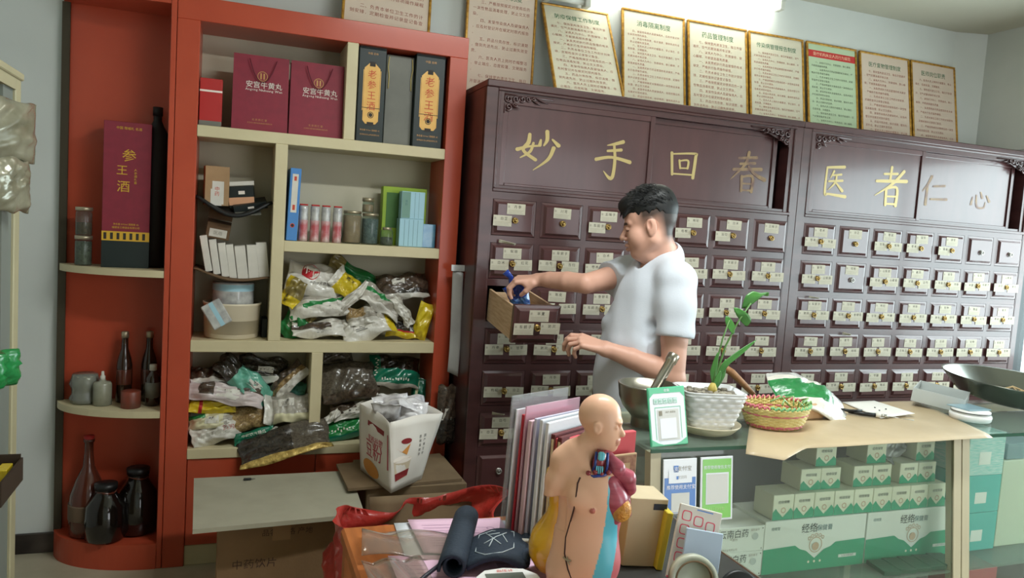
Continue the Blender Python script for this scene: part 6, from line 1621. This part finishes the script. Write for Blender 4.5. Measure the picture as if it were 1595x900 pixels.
# flat end of the arm stump
s.plane((0, 0, .196), (0, 0, -1), 's') if False else None
sl, g = s._sl((-.085, -.06, .14), (-.031, .06, .2005))
s.d[sl] = np.maximum(s.d[sl], .2005 - g[2] + 0 * g[0] + 0 * g[1] + (g[0] + .053) * .25)
s.chain([(-.020, .004, .24), (-.018, .004, .14), (-.022, .006, .09)], [.026, .024, .026], .012)
# open neck
s.ell((.026, -.024, .272), (.017, .016, .026), .004, 's')
V, Q = s.mesh(1)
x, y, z = V[:, 0], V[:, 1], V[:, 2]
col = np.tile(T_skin, (len(V), 1))
cut = .040 + .030 * np.clip((.20 - z) / .18, -1, 1) * .0 + .008 * np.sin((z - .05) * 9)
fr = (y < .022) & (z < .250) & (z > .012) & (x > -.02)
edge = np.interp(z, [.03, .08, .13, .19, .25], [.020, .029, .040, .044, .043])
wid = np.interp(z, [.03, .08, .13, .19, .25], [.036, .033, .028, .020, .012])
col[fr & (x > edge)] = T_blue
col[fr & (x > edge + wid)] = T_red
col[((x - .018) ** 2 + (z - .190) ** 2 < .0055 ** 2) & (y < -.02)] = T_nip
col[(x > .052) & (z > .304) & (z < .3155) & (y < .004)] = T_lip
np_object('torso_body', V, Q, M_tor, tm, col)
M_seam = mat('dark_seam', (74, 44, 40), .7)
def surf_y(px, pz):
    i = int(round((px - s.lo[0]) / s.res)); kk = int(round((pz - s.lo[2]) / s.res)); c = s.d[i, :, kk]
    j = np.argmax(c < 0); return s.lo[1] + s.res * j
def on_t(pts, off=.0): return [(a, surf_y(a, c) - off, c) for a, c in pts]
seam = [(-.008, .246), (-.012, .235), (-.013, .215), (-.015, .19), (-.020, .16), (-.026, .13), (-.026, .10), (-.018, .075), (-.006, .05), (.002, .038)]
MB().tube(on_t(seam, .0008), .0016, 6).build('seam', M_seam, tm)
MB().tube(on_t([(.0, .31), (.006, .303), (.013, .300)], 0), .001, 6).build('seam', M_seam, tm)
b = MB(); p = on_t([(-.028, .094), (-.020, .090), (-.014, .092)], .002); b.tube(p, .0018, 6); b.tube([(a, c - .002, d) for a, c, d in on_t([(-.021, .097), (-.019, .088), (-.015, .085)], .002)], .0012, 6); b.build('hook', M_lid, tm)
# neck organs
M_nred = mat('organ_dark_red', (140, 46, 56), .3, coat=.5); M_nblue = mat('organ_blue', (44, 66, 150), .3, coat=.5); M_nlb = mat('organ_pale_blue', (110, 200, 220), .3, coat=.5); M_mus = mat('muscle_pink', (184, 88, 106), .32, coat=.4, var=(30, .9), rgb2=(150, 60, 80), stretch=(1, 1, 4)); M_fat = mat('yellow_fat', (222, 160, 66), .4, coat=.3, bump=(120, .8), var=(60, .8), rgb2=(196, 120, 44))
MB().tube([(.022, -.020, .255), (.024, -.022, .275), (.028, -.020, .295)], [.011, .012, .009], 12).build('throat', M_nred, tm)
for x0, x1, m, nm, r in ((.012, .018, M_nblue, 'vein', .0026), (.036, .038, M_nblue, 'vein', .0024), (.017, .022, M_nred, 'artery', .0024)):
    MB().tube([(x0, -.026, .250), ((x0 + x1) / 2 + .002, -.032, .27), (x1, -.028, .294)], r, 8).build(nm, m, tm)
b = MB(); b.box(.021, .033, -.038, -.028, .280, .296, 0, .003); b.build('larynx', M_nlb, tm)
b = MB()
for i in range(4): b.tube([(.020 + .0035 * i, -.0345, .256), (.020 + .0035 * i, -.0345, .270)], .0014, 6)
b.build('windpipe_rings', M_nlb, tm)
MB().tube([(.004, -.030, .252), (.016, -.035, .250), (.034, -.033, .254), (.046, -.024, .258)], .0028, 8).build('vein', M_nblue, tm)
for i in range(4): o = MB().lathe([(0, -.005), (.004, -.003), (.005, 0), (.004, .003), (0, .005)], 10).build('blood_vessel_end', M_nred, tm); o.matrix_local = tr(.006 + .012 * i, -.036 + .002 * i, .256 + .002 * (i % 2))
def blob(nm, prims, m, res=.002):
    q = SDF((-.02, -.07, .10), (.12, .07, .33), res)
    for pr in prims: q.chain(*pr)
    v_, f_ = q.mesh(1); return np_object(nm, v_, f_, m, tm)
blob('neck_muscle', [([(.036, -.010, .290), (.058, -.012, .262), (.070, -.004, .236)], [.008, .013, .011], .01)], M_mus)
blob('shoulder_muscle', [([(.050, -.012, .262), (.078, -.006, .244), (.086, .0, .222)], [.012, .014, .011], .01), ([(.076, -.004, .20), (.082, 0, .176)], [.012, .010], .01)], M_mus)
blob('chest_muscle', [([(.046, -.018, .235), (.058, -.016, .205), (.058, -.014, .170)], [.018, .020, .014], .02)], M_mus)
q = SDF((.03, -.06, .13), (.10, .03, .24), .002); q.ell((.070, -.024, .190), (.019, .017, .023), .004); v_, f_ = q.mesh(1); np_object('breast_fat', v_, f_, M_fat, tm)
# ------------------------------------------------------------------ the man at the drawers
SK = np.array(srgb(206, 158, 138)); SKD = np.array(srgb(180, 122, 104)); STUB = np.array(srgb(28, 26, 25)); LIP = np.array(srgb(178, 122, 106)); BROW = np.array(srgb(40, 34, 32)); EYE = np.array(srgb(46, 36, 32))
M_skin = mat('skin', (206, 152, 124), .48, attr='Col')
M_hair = mat('black_hair', (20, 21, 22), .5, var=(40, 1), rgb2=(10, 11, 12))
M_shirt = mat('white_tshirt', (204, 209, 218), .85, var=(3, .2), rgb2=(192, 197, 208), bump=(220, .06))
M_trou = mat('dark_trousers', (44, 46, 54), .8); M_shoe = mat('black_shoe', (26, 26, 28), .5)
man = thing('person', 'man in a white t-shirt reaching into the open cabinet drawer', 'person', (0.36, -.54, 0))
OFF = np.array((0.36, -.54, 0.0))
Vs, Qs, Cs = [], [], []
def addpiece(V, Q, C):
    n = sum(len(v) for v in Vs); Vs.append(V); Qs.append(Q + n); Cs.append(C)
# --- head and neck in the head frame (x forward, y left, z up)
HC = np.array((.336, -.555, 1.517))
hy = math.atan2(.56, -.83)
HM = tr(*HC) @ Matrix.Scale(.955, 4) @ rotz(hy) @ roty(math.radians(13)) @ rotx(math.radians(2))
HMi = HM.inverted()
h = SDF((-.16, -.125, -.235), (.135, .125, .155), .0024)
h.ell((-.012, 0, .042), (.099, .077, .090), .01)
h.ell((.040, 0, -.045), (.054, .062, .080), .03).ell((.048, 0, .045), (.044, .062, .055), .02)
h.ell((.066, 0, -.100), (.022, .027, .018), .02)
for sg in (1, -1):
    h.cone((-.004, sg * .056, -.055), (.054, sg * .026, -.104), .021, .017, .025)
    h.ell((.054, sg * .040, -.034), (.031, .028, .034), .02)
    h.cone((.088, sg * .012, .020), (.072, sg * .048, .022), .009, .009, .012)
h.cone((.090, 0, .014), (.111, 0, -.026), .0075, .0115, .012).ell((.112, 0, -.030), (.011, .011, .010), .006)
for sg in (1, -1):
    h.ell((.101, sg * .013, -.034), (.009, .007, .008), .005)
    h.ell((.094, sg * .032, .003), (.012, .017, .010), .010, 's').ell((.0815, sg * .031, .001), (.0125, .0135, .0115), .003)
    h.ell((-.010, sg * .079, -.006), (.020, .008, .033), .006).ell((-.004, sg * .0775, -.032), (.010, .007, .012), .004)
    h.ell((-.003, sg * .0885, .000), (.010, .0075, .018), .003, 's')
h.cone((.094, -.019, -.063), (.100, 0, -.060), .0055, .0065, .006).cone((.094, .019, -.063), (.100, 0, -.060), .0055, .0065, .006)
h.cone((.090, -.016, -.074), (.097, 0, -.075), .0065, .008, .006).cone((.090, .016, -.074), (.097, 0, -.075), .0065, .008, .006)
h.ell((.101, 0, -.0675), (.010, .022, .0014), .002, 's')
h.chain([(-.020, 0, -.05), tuple(HMi @ Vector((.392, -.553, 1.415))), tuple(HMi @ Vector((.408, -.548, 1.335)))], [.058, .058, .066], .03)
h.ell((.022, 0, -.120), (.03, .035, .025), .03)
V, Q = h.mesh(2)
x, y, z = V.T
C = np.tile(SK, (len(V), 1))
def blend(mask, c):
    global C
    m = np.clip(mask, 0, 1)[:, None]; C = C * (1 - m) + c * m
blend(np.clip((.046 - x) / .03, 0, 1) * np.clip((z + .012 - .30 * np.minimum(x + .02, 0) * -1) / .05, 0, 1) * (np.abs(y) < .0835) * (np.hypot(x + .010, z + .008) > .030) * .92, STUB)
blend(np.clip((-.034 - x) / .03, 0, 1) * np.clip((z + .085) / .04, 0, 1) * .95, STUB)
blend(np.exp(-(((x - .06) / .05) ** 2 + ((z + .085) / .03) ** 2)) * .30, np.array(srgb(140, 104, 90)))
for sg in (1, -1):
    blend(((np.abs(z - (.021 + .06 * (sg * y - .03) * -.6)) < .0048) & (sg * y > .010) & (sg * y < .050) & (x > .060)) * .9, BROW)
    blend(((np.abs(z + .0065) < .0022) & (sg * y > .018) & (sg * y < .046) & (x > .07)) * .85, EYE)
blend(((x > .088) & (np.abs(y) < .024) & (z < -.057) & (z > -.081)) * .35, LIP)
blend(((x > -.012) & (x < .0) & (np.abs(y) > .079) & (np.abs(z) < .016)) * .5, SKD)
A_ = np.array(HM); toW = lambda P: P @ A_[:3, :3].T + A_[:3, 3]
addpiece(toW(V), Q, C)
# --- hair on top
q = SDF((-.15, -.11, -.05), (.14, .11, .175), .0026)
q.ell((-.012, 0, .062), (.106, .0805, .088), .01).ell((.050, 0, .092), (.062, .068, .044), .02).ell((-.045, 0, .10), (.06, .06, .055), .02)
rh = random.Random(8)
for i in range(0):
    a = rh.uniform(0, 2 * PI); e = rh.uniform(.05, 1.5); d = Vector((math.cos(a) * math.cos(e), math.sin(a) * math.cos(e), math.sin(e)))
    p = Vector((-.010 + d.x * .098, d.y * .076, .064 + d.z * .082)); o = Vector((d.x * .3 + rh.uniform(.3, .8), d.y * .5 + rh.uniform(-.15, .15), d.z * .45 + .05)).normalized()
    if p.x > .03: o = Vector((.8, o.y * .4, -.15)).normalized()
    q.cone(tuple(p), tuple(p + o * rh.uniform(.016, .030)), .0050, .0018, .004)
for i in range(26):
    yy = -.062 + .124 * i / 25; xx = .086 - 3.2 * yy * yy
    q.cone((xx - .02, yy, .088), (xx + .012, yy * 1.02, .052 + rh.uniform(-.008, .006)), .009, .003, .005)
sl, g = q._sl(q.lo, q.lo + q.n * q.res)
low = .052 + 0 * g[0] - .55 * np.minimum(g[0] + .02, 0) * -1.0 * 0 - np.clip(-.055 - g[0], 0, .1) * 1.6
low = low + .006 * np.sin(g[0] * 150) + .004 * np.sin(g[0] * 310 + 1)
low = np.where(g[0] > .05, .044, low)
q.d = np.maximum(q.d, (low - g[2]) + 0 * g[1])
hv, hq = q.mesh(1)
hair = np_object('hair', toW(hv) - OFF, hq, M_hair, man)
b = MB()
for i in range(1100):
    a_ = rh.uniform(0, 2 * PI); e_ = rh.uniform(.10, 1.55); d = Vector((math.cos(a_) * math.cos(e_), math.sin(a_) * math.cos(e_), math.sin(e_)))
    p = Vector((-.010 + d.x * .104, d.y * .081, .064 + d.z * .084))
    if p.z < .062 and p.x < .05: continue
    o_ = Vector((.55 + rh.uniform(-.2, .3), d.y * .5 + rh.uniform(-.25, .25), .28 - .5 * d.x + rh.uniform(-.15, .25))).normalized()
    if p.x > .055: o_ = Vector((.55, rh.uniform(-.2, .2), -.75)).normalized()
    l_ = rh.uniform(.018, .034)
    b.tube([tuple(p - o_ * .008), tuple(p + o_ * l_ * .5 + d * .004), tuple(p + o_ * l_ - Vector((0, 0, .002)))], [.0013, .0011, .0003], 4)
A3 = A_
bv = np.array(b.v) @ A3[:3, :3].T + A3[:3, 3] - OFF; b.v = list(map(tuple, bv))
st_ = b.build('hair_strands', M_hair, hair); st_['kind'] = 'stuff'
# --- hands and arms
def hand(sd, w, fw, up, thumb, curl, spread=1.0, thumb_pose=(.5, .3), sc=1.0):
    """w wrist, fw palm direction, up back-of-hand normal, thumb = +1/-1 side of the lateral axis, curl: bend angles per finger"""
    f = Vector(fw).normalized(); u = (Vector(up) - f * Vector(up).dot(f)).normalized(); l = u.cross(f) * thumb
    P = lambda a, b_, c: tuple(Vector(w) + (f * a + l * b_ + u * c) * sc)
    kn = [(.088, .030), (.093, .010), (.089, -.010), (.080, -.029)]
    for a, b_ in kn: sd.cone(P(.010, b_ * .55, 0), P(a, b_, .002), .0145 * sc, .0105 * sc, .012)
    sd.cone(P(.0, .010, -.002), P(.0, -.010, -.002), .020 * sc, .019 * sc, .012)
    sd.cone(P(.02, .018, -.010), P(.05, .030, -.010), .015 * sc, .011 * sc, .012)
    for i, (a, b_) in enumerate(kn):
        L_ = (.078, .086, .080, .062)[i] * sc; segs = (.46, .30, .24); ang = 0; p = Vector(P(a, b_, .001)); r = (.0095, .0095, .009, .008)[i] * sc
        for j in range(3):
            ang += curl[i][j]
            d = f * math.cos(ang) - u * math.sin(ang) + l * (b_ * 1.2 * spread * (j == 0))
            p2 = p + d.normalized() * L_ * segs[j]
            sd.cone(tuple(p), tuple(p2), r * (1 - .07 * j), r * (.93 - .08 * j), .0028)
            p = p2
    t0 = Vector(P(.022, .030, -.008)); d1 = (f * .70 + l * thumb_pose[0] - u * thumb_pose[1]).normalized(); t1 = t0 + d1 * .040 * sc
    d2 = (f * .9 + l * (thumb_pose[0] - .55) - u * (thumb_pose[1] + .15)).normalized(); t2 = t1 + d2 * .030 * sc
    sd.cone(tuple(t0), tuple(t1), .014 * sc, .0108 * sc, .010).cone(tuple(t1), tuple(t2), .0108 * sc, .0085 * sc, .004)
def armcol(V):
    return np.tile(SK, (len(V), 1))
# near (left) arm: elbow bent, forearm across the belly, hand pinching something small
shN, elN, wrN = (.385, -.715, 1.325), (.368, -.742, .985), (.152, -.630, 1.068)
a = SDF((-.03, -.86, .88), (.50, -.50, 1.26), .0026)
a.chain([(.370, -.715, 1.26), (.368, -.730, 1.12), elN], [.048, .047, .041], .008)
a.ell((.378, -.740, .975), (.034, .036, .030), .02)
a.chain([elN, (.305, -.705, 1.015), (.235, -.668, 1.042), wrN], [.042, .043, .036, .027], .008, 'u')
hand(a, wrN, (-.86, .38, .22), (.10, -.50, .84), -1, [(.30, .75, .45), (.42, .85, .5), (.58, .95, .5), (.75, .95, .5)], .6, (.26, .40), 1.06)
V, Q = a.mesh(1); addpiece(V, Q, armcol(V))
# far (right) arm: reaching to the drawer, fingers pinching the blue bag
shF, elF, wrF = (.400, -.365, 1.335), (.150, -.425, 1.284), (.028, -.245, 1.280)
a = SDF((-.16, -.52, 1.14), (.40, -.10, 1.42), .0026)
a.chain([(.36, -.375, 1.327), (.25, -.405, 1.305), elF], [.047, .044, .038], .006)
a.chain([elF, (.105, -.36, 1.285), (.06, -.29, 1.283), wrF], [.038, .038, .032, .025], .006)
hand(a, wrF, (-.86, .36, -.10), (-.05, -.25, .95), 1, [(.75, .75, .35), (.80, .8, .4), (.85, .85, .4), (.9, .9, .4)], .5, (.10, .72), .98)
V, Q = a.mesh(1); addpiece(V, Q, armcol(V))
# --- trunk and legs (under the clothes), one coarse piece
a = SDF((.12, -.80, .0), (.60, -.26, 1.45), .009)
a.ell((.385, -.54, 1.25), (.105, .165, .15), .05).ell((.345, -.54, 1.0), (.12, .15, .20), .05).ell((.35, -.54, .86), (.115, .155, .12), .05)
a.cone((.395, -.54, 1.38), (.41, -.54, 1.45), .06, .055, .04)
for sg in (-1, 1): a.chain([(.35, -.54 + sg * .085, .86), (.34, -.54 + sg * .095, .48), (.36, -.54 + sg * .10, .09)], [.085, .06, .042], .03).cone((.36, -.54 + sg * .10, .05), (.25, -.54 + sg * .11, .03), .036, .028, .02)
V, Q = a.mesh(1); addpiece(V, Q, np.tile(SK, (len(V), 1)))
np_object('body', np.concatenate(Vs) - OFF, np.concatenate(Qs), M_skin, man, np.concatenate(Cs))
# --- t-shirt
a = SDF((.10, -.86, .72), (.62, -.22, 1.50), .0045)
kk = .09
a.ell((.388, -.54, 1.27), (.122, .172, .13), kk).ell((.370, -.54, 1.14), (.140, .162, .17), kk).ell((.344, -.54, 1.00), (.146, .162, .20), kk).ell((.332, -.54, .86), (.142, .168, .22), kk)
kk = .03
a.cone((.385, -.69, 1.330), (.405, -.39, 1.340), .062, .062, kk).cone((.400, -.54, 1.36), (.42, -.54, 1.40), .085, .075, .05)
a.cone((.415, -.545, 1.385), (.380, -.66, 1.352), .052, .050, .03).cone((.415, -.545, 1.385), (.402, -.43, 1.355), .052, .050, .03)
a.chain([(.375, -.700, 1.325), (.370, -.718, 1.24), (.366, -.730, 1.150)], [.066, .066, .070], .03)          # near sleeve
a.chain([(.395, -.372, 1.330), (.340, -.384, 1.322), (.255, -.402, 1.306)], [.068, .068, .068], .03)          # far sleeve
r_ = random.Random(6)
for i in range(9):
    z0 = r_.uniform(.82, 1.22); y0 = r_.uniform(-.70, -.40); x0 = .215 + .10 * ((y0 + .54) / .17) ** 2
    a.cone((x0 + .02 * r_.random(), y0, z0), (x0 + .10, y0 - .10 * r_.random(), z0 + r_.uniform(-.12, .14)), .006, .009, .05)
for i in range(5):
    z0 = .98 + .045 * i; a.cone((.30, -.705 + .004 * i, z0), (.40, -.712, z0 + .05), .004, .006, .04, 's')
a.noise(.0055, (22, 34, 52, 64), 3)
sl, g = a._sl(a.lo, a.lo + a.n * a.res)
# sleeve hems
n1 = np.array((-.10, -.14, -1.0)); n1 /= np.linalg.norm(n1); p1 = (.378, -.735, 1.128)
hem = (g[0] - p1[0]) * n1[0] + (g[1] - p1[1]) * n1[1] + (g[2] - p1[2]) * n1[2]
a.d = np.where((g[1] < -.655) & (g[2] < 1.2) & (g[2] > .98) & (np.hypot(g[0] - .378, g[1] + .735) < .10) & (g[1] + 0 * g[0] < -.69), np.maximum(a.d, hem), a.d)
n2 = np.array((-1.0, -.22, -.25)); n2 /= np.linalg.norm(n2); p2 = (.262, -.40, 1.308)
hem2 = (g[0] - p2[0]) * n2[0] + (g[1] - p2[1]) * n2[1] + (g[2] - p2[2]) * n2[2]
near2 = (np.sqrt((g[0] - .24) ** 2 + (g[1] + .41) ** 2 + (g[2] - 1.30) ** 2) < .11) & (g[1] > -.50)
a.d = np.where(near2, np.maximum(a.d, hem2), a.d)
# neck opening with a V at the front
a.cone((.400, -.550, 1.395), (.375, -.553, 1.52), .060, .066, .006, 's').cone((.305, -.560, 1.375), (.36, -.555, 1.415), .020, .046, .006, 's')
a.plane((0, 0, .745), (0, 0, -1))
V, Q = a.mesh(1)
np_object('tshirt', V - OFF, Q, M_shirt, man)
b = MB()
ringp = []
for i in range(25):
    t_ = -2.55 + 5.1 * i / 24; ringp.append((.398 + .066 * math.cos(t_) - OFF[0] + 0.0, -.55 + .066 * math.sin(t_) - OFF[1], 1.412 + .020 * math.cos(t_) - .012 * (1 - math.cos(t_)) ))
b.tube(ringp, .009, 8, flat=1.6); b.build('collar', M_shirt, man)
# --- trousers and shoes
a = SDF((.14, -.80, .05), (.60, -.26, 1.0), .009)
a.ell((.345, -.54, .87), (.135, .165, .12), .05)
for sg in (-1, 1): a.chain([(.35, -.54 + sg * .085, .84), (.34, -.54 + sg * .095, .48), (.36, -.54 + sg * .10, .10)], [.105, .08, .07], .03)
V, Q = a.mesh(1); np_object('trousers', V - OFF, Q, M_trou, man)
for sg in (-1, 1):
    a = SDF((.18, -.75, -.002), (.46, -.33, .14), .006)
    a.cone((.38, -.54 + sg * .10, .045), (.25, -.54 + sg * .112, .034), .044, .034, .03); a.plane((0, 0, .002), (0, 0, -1))
    V, Q = a.mesh(1); np_object('shoe', V - OFF, Q, M_shoe, man)
# --- the blue bag he holds
M_bluebag = mat('blue_plastic_bag', (36, 92, 190), .25, coat=.6, var=(26, 1), rgb2=(120, 176, 222))
M_bluedk = mat('deep_blue_film', (30, 64, 160), .25, coat=.6)
p = Pillow(.13, .095, .05, 123, crumple=.014); b = MB(); p.mesh(b, 26, 20, lambda u, v, s_: 1 if u > .2 else 0)
b.tube([(.060, 0, 0), (.080, .004, .004), (.100, -.003, .0), (.13, .010, .004)], [.010, .009, .012, .017], 10, 1, flat=.45)
o = b.build('plastic_bag', [M_bluebag, M_bluedk]); o.matrix_world = tr(-.022, -.175, 1.190) @ rotz(.2) @ roty(-2.05) @ rotx(.6)
tag(o, 'crumpled blue plastic bag lifted out of the open drawer', 'plastic bag')
# ------------------------------------------------------------------ cabinet on the left wall with hanging silver bag
M_lfr = mat('pale_yellow_frame', (176, 168, 136), .6, var=(6, .5), rgb2=(156, 148, 120)); M_lpan = mat('tan_cabinet_panel', (150, 138, 104), .6); M_lgrey = mat('grey_strip', (120, 126, 120), .5)
t = thing('wall_cabinet', 'pale framed tall cabinet cut off by the left edge of the photo', 'cabinet', (-1.665, -.62, 0))
MB().box(-.42, -.03, -1.6, 0, 0, 1.785, 0, .003).build('carcass', M_lpan, t)
MB().box(-.03, 0, -.05, 0, 0, 1.800, 0, .003).build('stile', M_lfr, t); MB().box(-.03, -.008, -.14, -.05, 0, 1.755).build('grey_stile', M_lgrey, t)
MB().box(-.44, .006, -1.62, .004, 1.785, 1.805, 0, .003).build('top_board', M_lfr, t); MB().box(-.03, 0, -1.6, -.05, 1.755, 1.785).build('top_rail', M_lfr, t)
M_silver = mat('silver_film', (112, 108, 88), .25, .2, coat=.5, var=(12, 1), rgb2=(150, 146, 126))
p = Pillow(.20, .15, .04, 141, crumple=.006); b = MB(); p.mesh(b, 26, 20)
tag(b.build('hanging_bag', M_silver, None, tr(-1.640, -.80, 1.640) @ rotz(math.radians(70)) @ rotx(PI / 2)), 'upper silver film bag hanging on the left cabinet', 'bag')
p = Pillow(.15, .14, .04, 142, crumple=.006); b = MB(); p.mesh(b, 24, 20)
tag(b.build('hanging_bag', M_silver, None, tr(-1.641, -.80, 1.505) @ rotz(math.radians(70)) @ rotx(PI / 2)), 'lower silver film bag hanging on the left cabinet', 'bag')
p = Pillow(.12, .09, .03, 143); b = MB(); p.mesh(b, 14, 12)
tag(b.build('green_packet', M_pg, None, tr(-1.640, -.86, 1.045) @ rotz(math.radians(75)) @ rotx(PI / 2)), 'green packet hanging on the left cabinet at the photo edge', 'packet')
t = thing('dark_tray', 'dark tray with a yellow packet hooked on the left cabinet', 'tray', (-1.664, -.80, .74)); MB().box(0.0005, .055, -.20, 0, 0, .008).box(.050, .055, -.20, 0, .008, .06).box(0.0005, .05, -.005, 0, .008, .07).build('tray_body', mat('dark_brown_tray', (52, 40, 30), .6), t)
carton('yellow_packet', 'small yellow packet in the dark tray at the left edge', 'packet', -1.635, -.90, .7485, .025, .06, .05, [M_py])
